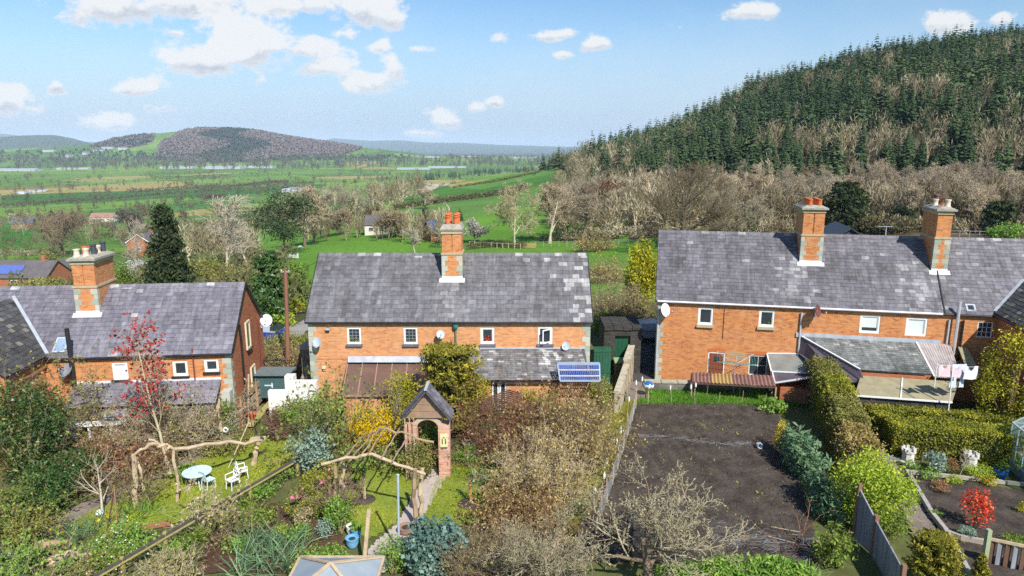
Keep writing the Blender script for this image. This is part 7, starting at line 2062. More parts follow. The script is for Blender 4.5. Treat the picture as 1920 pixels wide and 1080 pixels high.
def slat_chair(label, px, py, rz, mat, ornate=False):
 p=gp(px, py);o=T_('garden_chair', label, 'chair', p, rz=rz)
 P3(o, 'seat', mat, lambda m:[m.box((-.2+.08*k, 0, .44), (.06, .42, .025))for k in range(6)])
 for sx in(-1, 1):
  P3(o, 'leg', mat, lambda m:m.bar((sx*.2, -.2, 0), (sx*.2, -.17, .44), .035));P3(o, 'leg', mat, lambda m:m.bar((sx*.2, .24, 0), (sx*.2, .18, .44), .035))
 if ornate:
  P3(o, 'backrest', mat, lambda m:(torus(m, (0, .22, .72), .2, .02), torus(m, (-.09, .22, .66), .09, .014), torus(m, (.09, .22, .66), .09, .014), torus(m, (0, .22, .8), .08, .014), m.bar((-.2, .2, .44), (-.2, .23, .75), .03), m.bar((.2, .2, .44), (.2, .23, .75), .03)))
  for sx in(-1, 1):P3(o, 'armrest', mat, lambda m:(m.bar((sx*.23, .2, .66), (sx*.23, -.18, .66), .035), m.bar((sx*.23, -.18, .44), (sx*.23, -.18, .66), .03)))
 else:
  P3(o, 'backrest', mat, lambda m:[m.bar((-.18+.09*k, .2, .44), (-.18+.09*k, .3, .9), .05, .02)for k in range(5)]+[m.bar((-.21, .3, .9), (.21, .3, .9), .04)])
 return o
slat_chair('pale blue slatted chair tucked under the oval table', 392, 915, 2.6, PLASTICBL)
slat_chair('white ornate metal chair half hidden behind the diagonal fence', 437, 916, -.6, WHITE, True)
slat_chair('second white ornate chair beside the lavender by the fence', 455, 898, 2.2, WHITE, True)
PZ=.5
a, b=at(158, 815, 31.6), at(240, 808, 32.1);a.z=b.z=PZ
mb=MB();q0, q1=at(112, 815, 31.0), at(262, 815, 31.6)
mb.slab([(q0.x, q0.y, PZ), (q1.x, q1.y, PZ), (q1.x+.1, q1.y+1.2, PZ), (q0.x+.1, q0.y+1.2, PZ)], 1.2);tag(mb.build('patio', RUBBLE), kind='structure')
o=T_('picket_fence', 'short pale picket fence in front of the left lean-to', 'fence', a)
d=b-a;ln=d.length;hgt=1.0
P3(o, 'rail', WOODGREEN, lambda m:[m.bar(Vector((0, .03, z)), d+Vector((0, .03, z)), .04, .08)for z in(.3, .75)])
for k in range(14):
 c=d*(k/13)
 P3(o, 'picket', WOODGREEN, lambda m:m.prism([(c.x-.04, c.y, .05), (c.x+.04, c.y, .05), (c.x+.04, c.y, hgt-.05), (c.x, c.y, hgt), (c.x-.04, c.y, hgt-.05)], (0, -.02, 0), (0, -.02, 0)))
a2, b2=gp(118, 872), gp(182, 858)
o=T_('picket_fence', 'old mossy picket fence beside the big laurel', 'fence', a2)
d2=b2-a2
P3(o, 'rail', WOODGREEN, lambda m:[m.bar(Vector((0, .03, z)), d2+Vector((0, .03, z)), .04, .08)for z in(.3, .8)])
for k in range(9):
 c=d2*(k/8)
 P3(o, 'picket', WOODGREEN, lambda m:m.prism([(c.x-.05, c.y, .05), (c.x+.05, c.y, .05), (c.x+.05, c.y, 1.0), (c.x, c.y, 1.08), (c.x-.05, c.y, 1.0)], (0, -.02, 0), (0, -.02, 0)))
P3(o, 'post', simple('orange_post', (.45, .22, .06), (.36, .18, .06)), lambda m:m.box(d2*.6+Vector((0, .05, .65)), (.12, .12, 1.3)))
p=at(222, 800, 31.75);p.z=PZ
o=T_('barbecue', 'black barbecue with a silvery hinged hood behind the brown hedge', 'barbecue', p, rz=.12)
P3(o, 'cart', BLACK, lambda m:(m.box((0, 0, .45), (.95, .6, .9)), m.box((-.72, 0, .86), (.5, .5, .05))))
def hood(m):
 n=8;pr=[(.3*math.cos(math.pi*k/n)*-1, .9+.34*math.sin(math.pi*k/n))for k in range(n+1)]
 m.prism([(-.5, y, z)for y, z in pr], (0, 0, 0), (1.0, 0, 0))
P3(o, 'hood', simple('hood_silver', (.30, .36, .43), (.42, .47, .54), .35, 3, metal=.4), hood)
P3(o, 'handle', BLACK, lambda m:m.tube([(-.35, -.34, 1.02), (.35, -.34, 1.02)], .02, 6))
p=at(190, 800, 31.2);p.z=PZ
o=T_('slatted_table', 'white painted slatted table in front of the barbecue', 'table', p, rz=.16)
P3(o, 'tabletop', WHITE, lambda m:[m.box((0, -.24+.12*k, .78), (2.3, .1, .05))for k in range(5)])
for sx in(-.8, .8):P3(o, 'leg', WHITE, lambda m:m.box((sx*.6, 0, .37), (.12, .4, .74)))
p=at(136, 800, 31.4);p.z=PZ
o=T_('water_tank', 'grey round lidded tub beside the picket fence', 'tub', p)
P3(o, 'tub', simple('tub_grey', (.34, .38, .44), (.42, .46, .52), .6), lambda m:m.lathe((0, 0, 0), [(.3, 0), (.36, .8), (.38, .82)], 16), True)
P3(o, 'lid', GREY, lambda m:m.lathe((0, 0, .82), [(.4, 0), (.4, .04), (.1, .1), (.02, .11)], 16))
yw=33.0
a0, a1=gp(452, 800), gp(508, 742)
o=T_('board_fence', 'stepped fence of silvery boards running down from the dark green shed', 'fence', a0)
d=a1-a0
for k, (z0, z1)in enumerate(((.35, .45), (.85, .95), (1.35, 1.45))):
 P3(o, 'rail_board', WOOD, lambda m:m.bar(Vector((0, 0, z0)), d+Vector((0, 0, z1)), .06, .32))
for f in(0, .5, 1):P3(o, 'post', WOOD, lambda m:m.box(d*f+Vector((.08, 0, .85)), (.11, .11, 1.75)))
P3(o, 'kick_board', WOODGREEN, lambda m:m.slab([Vector((.35, -.2, .15)), d+Vector((.35, -.2, .25)), d+Vector((.75, -.1, .25)), Vector((.75, -.2, .15))], .08))
pp=gp(466, 798)
o=T_('washing_line_post', 'tall thin post with a dark line in front of the board fence', 'post', pp)
P3(o, 'pole', WOODPALE, lambda m:m.tube([(0, 0, 0), rel(pp, 466, 702)], .05, 6))
P3(o, 'stay', BLACK, lambda m:m.tube([rel(pp, 467, 735), rel(pp, 481, 815, pp.y-2.4)], .025, 6))
pp=gp(472, 790)
o=T_('terracotta_pot', 'orange clay pot at the foot of the board fence', 'pot', pp)
P3(o, 'pot', TERRA, lambda m:m.lathe((0, 0, 0), [(.16, 0), (.26, .42), (.3, .44), (.3, .5), (.24, .5), (.22, .4)], 14), True)
c0, c1=at(478, 703, 38.0), at(540, 703, 38.0)
p=Vector((c0.x, 38.0, 0))
o=T_('garden_shed', 'low dark green shed with pale hinges between the cottages', 'shed', p)
W, hh=c1.x-c0.x, c0.z
P3(o, 'body', DKGREEN, lambda m:(m.box((W/2, .6, hh/2), (W, 1.2, hh)), m.box((W*.56, -.012, hh/2), (.08, .02, hh))))
P3(o, 'roof', simple('shed_roof', (.12, .16, .16), (.17, .2, .2), .6), lambda m:m.box((W/2, .55, hh+.04), (W+.2, 1.5, .08)))
P3(o, 'hinge', PLASTICBL, lambda m:(m.box((W*.4, -.02, hh*.55), (W*.26, .02, .07)), m.box((W*.5, -.022, hh*.55), (.07, .022, .3))))
c0, c1=at(541, 715, 35.6), at(586, 715, 35.6)
p=Vector((c0.x, 35.6, -.3));W, hh=c1.x-c0.x+.2, c0.z+.3
o=T_('white_wall', 'whitewashed garden wall beside the left corner of the middle cottages', 'wall', p)
P3(o, 'wall', WHITEWALL, lambda m:(m.box((W/2, .15, hh/2), (W, .3, hh)), m.box((.05, .2, hh/2+.15), (.5, .5, hh+.3)), m.box((-.5, -.2, hh*.4), (1.1, .3, hh*.8))))
c0, c1=at(488, 697, 40.0), at(544, 697, 40.0)
p=Vector((c0.x, 40.0, -.2));hh=2.0
o=T_('iron_railings', 'thin dark iron railings between the two left houses', 'fence', p)
P3(o, 'rail', BLACK, lambda m:[m.bar((0, 0, z), (c1.x-c0.x, 0, z), .04)for z in(.3, hh-.15)])
for k in range(19):P3(o, 'bar', BLACK, lambda m:m.tube([((c1.x-c0.x)*k/18, 0, 0), ((c1.x-c0.x)*k/18, 0, hh)], .012, 5))
c0, c1=at(564, 655, 38.6), at(586, 655, 38.6)
p=Vector((c0.x, 38.6, -.2))
o=T_('stone_wall', 'grey rubble stone wall stub against the middle cottages', 'wall', p)
P3(o, 'wall', RUBBLE, lambda m:(m.box(((c1.x-c0.x)/2+.1, .6, (c0.z+.2)/2), (c1.x-c0.x+.2, 1.2, c0.z+.2)), m.slab([(0, -2.2, .2), (.9, -2.2, .2), (.9, 0, c0.z*.55), (0, 0, c0.z*.55)], .4)))
P3(o, 'coping', CONC, lambda m:m.box(((c1.x-c0.x)/2+.1, .6, c0.z+.28), (c1.x-c0.x+.35, 1.35, .16)))
f0, f1=gp(562, 890), gp(178, 1110)
o=T_('wire_fence', 'diagonal wire mesh fence with a dark top rail across the left garden', 'fence', f0)
d=f1-f0
hz=1.02
L0, L1=at(562, 857, f0.y)-f0, at(178, 1080, f1.y)-f0
P3(o, 'top_rail', simple('rail_dark', (.06, .055, .05), (.1, .09, .08), .8), lambda m:m.bar(L0, L1, .07, .09))
P3(o, 'lower_rail', WOODGREEN, lambda m:m.bar(L0+Vector((.04, -.05, -.075)), L1+Vector((.04, -.05, -.075)), .04, .05))
for t in(.02, .3, .52, .72, .9):
 q=d*t;zq=H(np.array([f0.x+q.x]), np.array([f0.y+q.y]))[0]-f0.z;top_=L0.lerp(L1, t)
 P3(o, 'post', WOODGREEN, lambda m:m.box((top_.x, top_.y+.06, (top_.z+zq)/2+.05), (.11, .11, top_.z-zq+.12)))
def wires(m):
 n=46
 for k in range(n):
  t=k/n;tp=L0.lerp(L1, t);zq=Hs(f0.x+tp.x, f0.y+tp.y)-f0.z
  m.tube([(tp.x, tp.y, zq), (tp.x, tp.y, tp.z)], .0035, 3, caps=False)
 for j in range(6):
  dz=-.15-.15*j;m.tube([L0+Vector((0, 0, dz)), L0.lerp(L1, .5)+Vector((0, 0, dz)), L1+Vector((0, 0, dz))], .003, 3, caps=False)
P3(o, 'wire_mesh', simple('dark_wire', (.22, .22, .22), (.15, .15, .15), .6), wires)
p=gp(150, 1052)
rg5=random.Random(7)
for k in range(12):
 a=Vector((rg5.uniform(-.8, .9), rg5.uniform(-.35, .35), .1+.16*(k//4)))
 q=p+a;lg=T_('log', (('dark', 'reddish', 'pale')[k%3]+' split log in the heap at the bottom left'), 'log', q, ('dark', 'reddish', 'pale')[k%3]+' logs in the heap', rz=rg5.uniform(-.25, .25))
 r_=rg5.uniform(.07, .12);l_=rg5.uniform(.8, 1.5)
 P3(lg, 'bark', (BARK, TWIGRED, WOODPALE)[k%3], lambda m:wobble(m, (-l_/2, 0, 0), (l_/2, 0, 0), r_, r_*.9, k, 5, .02))
p=gp(98, 1030)
o=T_('log', 'thick pale sawn log lying left of the log heap', 'log', p, rz=.1)
P3(o, 'bark', simple('log_tan', (.42, .27, .17), (.3, .19, .12)), lambda m:m.tube([(-.55, 0, .17), (.0, .02, .18), (.6, 0, .17)], [.17, .18, .17], 10))
p=gp(268, 992)
o=T_('timber_sleeper', 'rusty red timber edging by the rustic arch', 'timber', p, rz=.32)
P3(o, 'beam', simple('rusty_timber', (.36, .15, .08), (.28, .12, .07)), lambda m:m.bar((-1.3, 0, .08), (1.0, 0, .08), .16, .16))
p=gp(222, 992)
o=T_('tripod_canes', 'two garden canes tied in a tall wigwam', 'canes', p)
P3(o, 'cane', WOODDARK, lambda m:m.tube([(-.45, 0, 0), (0, .1, 1.75)], .022, 6));P3(o, 'cane', simple('cane_red', (.4, .2, .12), (.32, .16, .1)), lambda m:m.tube([(.02, -.1, 0), (-.02, .1, 1.8)], .022, 6))
p=gp(188, 968)
o=T_('stone_ball', 'white ball ornament beneath the leaning bare tree', 'ornament', p)
P3(o, 'ball', WHITE, lambda m:m.lathe((0, 0, 0), [(.03, 0), (.12, .05), (.16, .15), (.12, .26), (.03, .3)], 12), True)
p=gp(48, 930)
o=T_('nest_box', 'round brown clay nest pot hanging in the ivy bush', 'bird box', at(48, 930, p.y-1.0))
P3(o, 'pot', simple('nest_clay', (.40, .22, .14), (.3, .16, .1)), lambda m:m.lathe((0, 0, -.15), [(.1, 0), (.18, .08), (.2, .18), (.12, .3), (.03, .33)], 12), True)
P3(o, 'hole', BLACK, lambda m:m.lathe((0, -.17, .0), [(.06, 0), (.06, .05)], 10))
for(px, py, sx)in((30, 1060, .5), (14, 1044, .35)):
 q=gp(px, py);o=T_('plastic_sack', 'white crumpled plastic sack in the bottom left brambles' if sx==.5 else 'small white plastic bag in the bottom left brambles', 'sack', q, rz=.4)
 rg_=np.random.default_rng(px);n=12
 mb=MB();mb.lathe((0, 0, 0), [(.2*sx*1.4, 0), (.5*sx, .12), (.42*sx, .3*sx+.1), (.2*sx, .45*sx+.1), (.05, .5*sx+.1)], 12)
 mb.v=[tuple(np.array(v)*(1, .6, 1)+rg_.normal(size=3)*.035)for v in mb.v]
 mb.build('sack', WHITE, o)
def flamingo(label, px, py, hpx, rz):
 p=gp(px, py);s=mpp(p);h=.85
 o=T_('flamingo', label, 'garden ornament', p, rz=rz)
 body=[(-.3, .46), (-.2, .5), (-.05, .53), (.1, .54), (.2, .56)];rad=[.01, .07, .11, .1, .04]
 neck=[(.16, .56), (.26, .6), (.3, .7), (.25, .8), (.24, .88), (.3, .93), (.36, .89)];nr=[.05, .032, .028, .028, .03, .038, .02]
 mb=MB();mb.tube([(x, 0, z)for x, z in body], rad, 10);mb.tube([(x, 0, z)for x, z in neck], nr, 8);mb.build('body', PINK, o, smooth=True)
 P3(o, 'beak', BLACK, lambda m:m.tube([(.355, 0, .895), (.40, 0, .85), (.4, 0, .81)], [.02, .016, .004], 6))
 for y in(-.03, .03):P3(o, 'leg', BLACK, lambda m:m.tube([(-.03, y, 0), (-.03, y, .46)], .008, 5))
flamingo('pink plastic flamingo standing among the clipped box mounds', 556, 955, 22, 0)
flamingo('pink plastic flamingo half hidden by the rustic pergola', 610, 922, 22, 1.0)
p=gp(627, 975)
o=T_('rustic_pergola', 'rustic pole pergola across the lawn in front of the brick arch', 'pergola', p)
Yb=p.y
pk=[gp(627, 975), gp(640, 955), gp(775, 985), gp(790, 970)]
tops=[at(627, 873, pk[0].y), at(642, 868, pk[1].y), at(778, 880, pk[2].y), at(792, 878, pk[3].y)]
for k in range(4):P3(o, 'post', WOODPALE if k%2 else WOOD, lambda m:wobble(m, pk[k]-p, tops[k]-p, .10, .08, 30+k))
ap=at(697, 851, pk[0].y)-p
P3(o, 'rafter', WOODPALE, lambda m:(wobble(m, tops[0]-p+Vector((-.5, 0, .05)), ap, .06, .06, 40), wobble(m, ap, tops[2]-p+Vector((.4, 0, -.2)), .06, .06, 41, amp=.03)))
bk=Vector((.2, 2.2, .1))
P3(o, 'rafter', WOOD, lambda m:(wobble(m, tops[1]-p+bk, ap+bk, .05, .05, 42), wobble(m, ap+bk, tops[3]-p+bk, .05, .05, 43)))
P3(o, 'lattice', WOOD, lambda m:[wobble(m, (tops[0]-p).lerp(ap, t)+Vector((0, -.1, .06)), (tops[1]-p).lerp(ap, t)+bk+Vector((0, .2, .06)), .035, .03, 50+int(t*10), amp=.03)for t in(.2, .45, .7, .92)]+[wobble(m, (tops[2]-p).lerp(ap, t)+Vector((0, -.1, .06)), (tops[3]-p).lerp(ap, t)+bk+Vector((0, .2, .06)), .035, .03, 60+int(t*10), amp=.03)for t in(.5, .75)])
ql=[at(657, 830, 31.2), at(737, 805, 32.2)]
o=T_('trellis_rail', 'low wooden trellis rail in front of the yellow flowers', 'trellis', Vector((ql[0].x, ql[0].y, 0)))
b0=Vector((ql[0].x, ql[0].y, 0));v0, v1=ql[0]-b0, ql[1]-b0
P3(o, 'rail', WOODPALE, lambda m:(m.bar(v0, v1, .05, .07), m.bar(v0-Vector((0, 0, .35)), v1-Vector((0, 0, .35)), .05, .07)))
for t in(0, .33, .66, 1.0):
 P3(o, 'post', WOODPALE, lambda m:m.tube([v0.lerp(v1, t)*1, Vector((v0.lerp(v1, t).x, v0.lerp(v1, t).y, 0))], .04, 6))
twiggy('climber_tangle', 'bare climber stems over the left side of the rustic pergola', S, 634, 982, 22, 105, TWIGBR, L_PURPLE, 34, 6, 260, .08, spread=.2)
pp=gp(748, 1036)
o=T_('metal_post', 'pale blue grey metal post standing beside the slab path', 'post', pp)
P3(o, 'pole', simple('post_blue', (.34, .42, .5), (.42, .5, .56), .5), lambda m:m.tube([(0, 0, 0), rel(pp, 746, 892)], .045, 8))
P3(o, 'cap', GALV, lambda m:m.lathe(rel(pp, 746, 892), [(.055, 0), (.055, .05), (.02, .07)], 8))
pp=gp(682, 1068)
o=T_('wooden_plank', 'weathered plank leaning up beside the blue pots', 'plank', pp)
P3(o, 'board', WOODPALE, lambda m:m.bar((0, 0, 0), rel(pp, 692, 955, pp.y+.6), .13, .05))
def gpot(label, px, py, r, h, mat, plant=None, name='plant_pot'):
 q=gp(px, py);o=T_(name, label, 'pot', q)
 P3(o, 'pot', mat, lambda m:m.lathe((0, 0, 0), [(r*.7, 0), (r*1.0, h*.5), (r*.95, h*.8), (r*1.05, h*.9), (r*1.05, h), (r*.85, h), (r*.8, h*.85)], 16), True)
 P3(o, 'soil', SOIL, lambda m:m.lathe((0, 0, h*.82), [(r*.84, 0), (r*.3, .02)], 12))
 if plant:
  rng=np.random.default_rng(px);Q, T, c=clump_points(rng, 220, (r*1.1, r*1.1, r), 8);Q[:, 2]+=h+r*.4
  V, F, T=leaf_quads(rng, Q, .06, T);mesh_np('foliage', V, [F], plant, o, [T])
 return o
gpot('round bright blue pot beside the slab path', 661, 1024, .24, .36, LTBLUE)
gpot('blue pot with a green plant behind the round blue pot', 669, 1008, .2, .36, LTBLUE, L_SPRING)
gpot('white and grey pot at the edge of the sunny lawn', 658, 1000, .17, .34, WHITE)
gpot('dark blue glazed pot with a plant near the greenhouse', 1874, 894, .3, .38, BLUEGL, L_MID)
gpot('clay pot with soil at the foot of the pergola by the path', 762, 1000, .3, .3, simple('old_clay', (.33, .2, .15), (.26, .16, .12)))
gpot('brown bowl planter beside the thin birch trunk', 877, 800, .34, .4, simple('bowl_brown', (.2, .1, .08), (.15, .08, .06)), L_MID)
q=gp(882, 836);o=T_('stone_bowl', 'round pale stone bowl on the ground right of the brick arch', 'bowl', q)
P3(o, 'bowl', CONC, lambda m:m.lathe((0, 0, 0), [(.3, 0), (.4, .16), (.42, .2), (.34, .2), (.28, .1), (.05, .08)], 18), True)
for(px, py, hp, lb)in((682, 938, 70, 'staked young tree in a round of dark soil on the sunny lawn'), (880, 945, 52, 'orange staked sapling in dark soil on the right lawn')):
 q=gp(px, py);s=mpp(q);hh=hp*s*1.05
 o=T_('young_tree', lb, 'tree', q)
 P3(o, 'stake', WOODPALE if px<700 else simple('stake_orange', (.55, .3, .08), (.45, .24, .07)), lambda m:m.tube([(.06, 0, 0), (.06, 0, hh*.8)], .045, 6))
 P3(o, 'soil_ring', SOIL, lambda m:m.lathe((0, 0, 0), [(.5, 0), (.45, .05), (.2, .08), (.02, .09)], 16))
 g=bare_kind(px, 'birch');rr=[(a*np.array([1, 1, 1])*hh, b*hh, c)for a, b, c in g[:3]]
 tree_mesh('branches', rr, TWIGBR, o, minr=.006)
 if px<700:
  rng=np.random.default_rng(2);Q, T, c=clump_points(rng, 260, (.45, .45, .3), 8);Q[:, 2]+=hh*.95
  V, F, T=leaf_quads(rng, Q, .09, T);mesh_np('foliage', V, [F], L_MID, o, [T])
p=gp(955, 845)
o=T_('wooden_arbour', 'brown wooden arbour roof among rose stems', 'arbour', p)
for sx in(-1, 1):
 for y in(0, 1.6):P3(o, 'post', WOODDARK, lambda m:m.box((sx*1.3, y, 1.0), (.1, .1, 2.0)))
for k in range(8):P3(o, 'roof_batten', WOODDARK, lambda m:(m.bar((-1.45, -.2+k*.28, 1.9), (0, -.2+k*.28, 2.45), .05, .06), m.bar((1.45, -.2+k*.28, 1.9), (0, -.2+k*.28, 2.45), .05, .06)))
P3(o, 'side_panel', WOODDARK, lambda m:[m.box((-1.3, .8, .3+.25*k), (.04, 1.5, .12))for k in range(7)])
p=at(1086, 724, 32.4);p.z=0
o=T_('solar_collector', 'blue evacuated tube solar panel at the right end of the slate lean-to', 'solar panel', p)
A1, A2, A3, A4=rel(p, 1050, 714, 32.3), rel(p, 1125, 714, 32.3), rel(p, 1124, 682, 33.3), rel(p, 1045, 682, 33.3)
P3(o, 'frame', simple('frame_blue', (.3, .36, .46), (.36, .42, .5), .4), lambda m:(m.bar(A1, A2, .08), m.bar(A4, A3, .16, .12), m.bar(A1, A4, .06), m.bar(A2, A3, .06)))
P3(o, 'tube_bank', PVBLUE, lambda m:[m.tube([A1.lerp(A2, (k+.5)/22), A4.lerp(A3, (k+.5)/22)], .032, 6)for k in range(22)])
P3(o, 'clip_bar', PALELEAD, lambda m:[m.bar(A1.lerp(A4, t)+Vector((0, -.03, .04)), A2.lerp(A3, t)+Vector((0, -.03, .04)), .05, .03)for t in(.25, .6)])
for q in(A1, A2, A3, A4):P3(o, 'leg', WOODDARK, lambda m:m.bar((q.x, q.y, 0), q, .045))
c0, c1=at(1114, 650, 38.2), at(1146, 650, 38.2)
p=Vector((c0.x, 38.2, 0));hh=c0.z
o=T_('garden_gate', 'green boarded garden gate beside the solar panel', 'gate', p)
P3(o, 'boards', GREENP, lambda m:[m.box(((c1.x-c0.x)*(k+.5)/6, 0, hh/2), ((c1.x-c0.x)/6-.015, .04, hh))for k in range(6)])
P3(o, 'ledge', GREENP, lambda m:[m.box(((c1.x-c0.x)/2, -.035, z), (c1.x-c0.x, .03, .12))for z in(.35, hh*.5, hh-.25)])
c0, c1=at(1133, 616, 42.5), at(1203, 616, 42.5)
p=Vector((c0.x, 42.5, 0));W, hh=c1.x-c0.x, c0.z-.1
o=T_('stone_outbuilding', 'low black stone outbuilding with a dark green door', 'outbuilding', p)
dx0, dx1=(at(1153, 640, 42.5).x-c0.x), (at(1182, 640, 42.5).x-c0.x)
P3(o, 'wall', DARKSTONE, lambda m:(m.box((dx0/2, 1.2, hh/2), (dx0, 2.4, hh)), m.box(((dx1+W)/2, 1.2, hh/2), (W-dx1, 2.4, hh)), m.box(((dx0+dx1)/2, 1.35, hh/2), (dx1-dx0-.01, 2.1, hh-.01)), m.box(((dx0+dx1)/2, .15, hh-.2), (dx1-dx0-.02, .29, .38))))
P3(o, 'door', simple('door_deep_green', (.012, .075, .035), (.016, .09, .045), .5), lambda m:[m.box((dx0+(dx1-dx0)*(k+.5)/4, .26, (hh-.4)/2), ((dx1-dx0)/4-.012, .05, hh-.42))for k in range(4)])
P3(o, 'coping', DARKSTONE, lambda m:[m.box((W*(k+.5)/4, 1.2, hh+.13+.02*(k%2)), (W/4-.03, 2.6, .27))for k in range(4)])
p=gp(1160, 705)
o=T_('wheelie_bin', 'pale green lidded bin beside the green gate', 'bin', p)
P3(o, 'body', simple('bin_green', (.10, .17, .09), (.13, .2, .11), .6), lambda m:m.add([(-.25, -.25, 0), (.25, -.25, 0), (.25, .25, 0), (-.25, .25, 0), (-.3, -.32, 1), (.3, -.32, 1), (.3, .32, 1), (-.3, .32, 1)], [(0, 3, 2, 1), (0, 1, 5, 4), (1, 2, 6, 5), (2, 3, 7, 6), (3, 0, 4, 7), (4, 5, 6, 7)]))
P3(o, 'lid', simple('bin_lid', (.22, .32, .16), (.27, .37, .2), .6), lambda m:m.slab([(-.33, -.36, 1.02), (.33, -.36, 1.02), (.33, .36, 1.14), (-.33, .36, 1.14)], .06))
for sx in(-.22, .22):P3(o, 'wheel', RUBBER, lambda m:m.tube([(sx-.03, .3, .1), (sx+.03, .3, .1)], .1, 10))
f0, f1=gp(1156, 775), gp(1185, 692)
f0.z=0;f1.z=0
o=T_('garden_wall', 'pale lichen covered stone wall leading from the outbuilding towards the plot', 'wall', f0)
d=f1-f0;sd=Vector((-d.y, d.x, 0)).normalized()
LICH=simple('lichen_stone', (.56, .51, .38), (.34, .30, .22), .95, 3.5, .5)
P3(o, 'wall', LICH, lambda m:(m.bar(Vector((0, 0, .55)), d*.55+Vector((0, 0, .75)), .3, 1.3), m.bar(d*.55+Vector((0, 0, .8)), d+Vector((0, 0, .95)), .34, 1.8)))
P3(o, 'coping', LICH, lambda m:(m.bar(Vector((0, 0, 1.24)), d*.55+Vector((0, 0, 1.44)), .38, .1), m.bar(d*.55+Vector((0, 0, 1.74)), d+Vector((0, 0, 1.89)), .42, .1)))
P3(o, 'pale_boards', WOODPALE, lambda m:[m.bar(d*t-sd*.28*1+Vector((0, 0, .1)), d*t-sd*.28+Vector((0, 0, 1.5+.3*t)), .16, .03)for t in(.3, .42, .54, .66)])
o=T_('concrete_slab', 'raised grey slab at the near end of the dark passage', 'slab', gp(1192, 748))
P3(o, 'slab', simple('slab_brown', (.22, .18, .15), (.17, .14, .12), .9), lambda m:m.box((0, 1.0, .14), (1.3, 2.3, .32)))
c0, c1=at(1201, 624, 46.5), at(1226, 624, 46.5)
p=Vector((c0.x, 46.5, 0));W=c1.x-c0.x+.4
o=T_('iron_railings', 'blue grey iron gate bars at the far end of the dark passage', 'gate', p)
hh=c0.z+.2
P3(o, 'rail', DKGREEN, lambda m:[m.bar((0, 0, z), (W, 0, z), .05)for z in(.2, hh-.1)])
for k in range(9):P3(o, 'bar', DKGREEN, lambda m:m.tube([(W*k/8, 0, 0), (W*k/8, 0, hh)], .016, 5))
def vehicle(label, name, p, rz, paint, kind):
 o=T_(name, label, 'car' if kind!='pickup' else 'pickup', p, rz=rz)
 Lh, Wd=(4.3, 1.75)
 if kind=='pickup':prof=[(-2.3, .45), (-2.3, 1.0), (-.1, 1.05), (.0, 1.62), (.9, 1.66), (1.35, 1.1), (2.2, .98), (2.25, .45)]
 elif kind=='van':prof=[(-2.1, .4), (-2.15, 1.75), (-1.9, 1.9), (.9, 1.88), (1.5, 1.2), (2.15, .98), (2.2, .4)]
 else:prof=[(-2.1, .4), (-2.1, .95), (-1.75, 1.05), (-1.2, 1.48), (.3, 1.5), (1.0, 1.02), (2.0, .85), (2.1, .4)]
 mb=MB();n=len(prof)
 for_s=[(-Wd/2, .0), (-Wd/2+.02, .0)]
 A=[(x, -Wd/2+(.14 if z>1.15 else 0), z)for x, z in prof];B_=[(x, -y, z)for x, y, z in A]
 mb.add(A+B_, [tuple(range(n)), tuple(range(2*n-1, n-1, -1))]+[(k, n+k, n+(k+1)%n, (k+1)%n)for k in range(n)])
 mb.build('body', paint, o)
 if kind=='pickup':P3(o, 'bed_cover', GREY, lambda m:m.box((-1.2, 0, 1.06), (2.1, 1.6, .06)))
 zw=1.32
 for sy in(-1, 1):
  P3(o, 'side_window', GLASS, lambda m:m.slab([(-1.0 if kind!='pickup' else .1, sy*(Wd/2-.1), 1.12), (.75, sy*(Wd/2-.1), 1.12), (.55, sy*(Wd/2-.13), 1.45), (-1.0 if kind!='pickup' else .15, sy*(Wd/2-.13), 1.45)], .06))
 P3(o, 'windscreen', GLASS, lambda m:m.slab([(prof[-4][0]+.08, -.62, prof[-4][1]-.06), (prof[-4][0]+.08, .62, prof[-4][1]-.06), (prof[-3][0]+.0, .66, prof[-3][1]+.08), (prof[-3][0], -.66, prof[-3][1]+.08)], .05))
 P3(o, 'rear_window', GLASS, lambda m:m.box((prof[1][0]+(.0 if kind=='van' else .3), 0, 1.35 if kind=='van' else 1.22), (.08 if kind=='van' else .5, 1.2, .4)))
 for sx in(-1.35, 1.35):
  for sy in(-1, 1):
   w=P3(o, 'wheel', RUBBER, lambda m:m.tube([(sx, sy*(Wd/2-.2), .33), (sx, sy*(Wd/2+.02), .33)], .33, 16))
   P3(w, 'rim', GALV, lambda m:m.tube([(sx, sy*(Wd/2), .33), (sx, sy*(Wd/2+.03), .33)], .2, 12))
 return o
q=at(1216, 655, 50.0);vehicle('silver car parked beyond the bars beside the terrace gable', 'parked_car', Vector((q.x+.4, 50.5, Hs(q.x, 50.5))), R(8), SILVER, 'car')
q=gp(478, 640);vehicle('bright blue pickup parked behind the red gable end', 'parked_pickup', q, R(168), BLUECAR, 'pickup')
q=gp(121, 530);vehicle('dark blue estate car parked beside the bungalow', 'parked_car', q, R(80), simple('navy_paint', (.03, .05, .10), (.04, .06, .12), .3), 'car')
q=gp(133, 526);vehicle('white car parked behind the dark blue estate car', 'parked_car', q+Vector((1.5, 4, 0)), R(70), WHITE, 'car')
p=gp(541, 705)
o=T_('utility_pole', 'tall reddish wooden utility pole between the left and middle cottages', 'pole', p)
tp=rel(p, 535, 506)
P3(o, 'pole', simple('pole_wood', (.30, .14, .09), (.22, .10, .07), .9, 5, .3, stretch=(1, 1, .1)), lambda m:m.tube([(0, 0, 0), tp], [.16, .11], 10))
P3(o, 'bracket', GALV, lambda m:(m.box(tp+Vector((0, -.05, -.12)), (.6, .06, .06)), m.lathe(tp+Vector((-.25, -.05, -.09)), [(.03, 0), (.04, .06), (.02, .1)], 8), m.lathe(tp+Vector((.25, -.05, -.09)), [(.03, 0), (.04, .06), (.02, .1)], 8)))
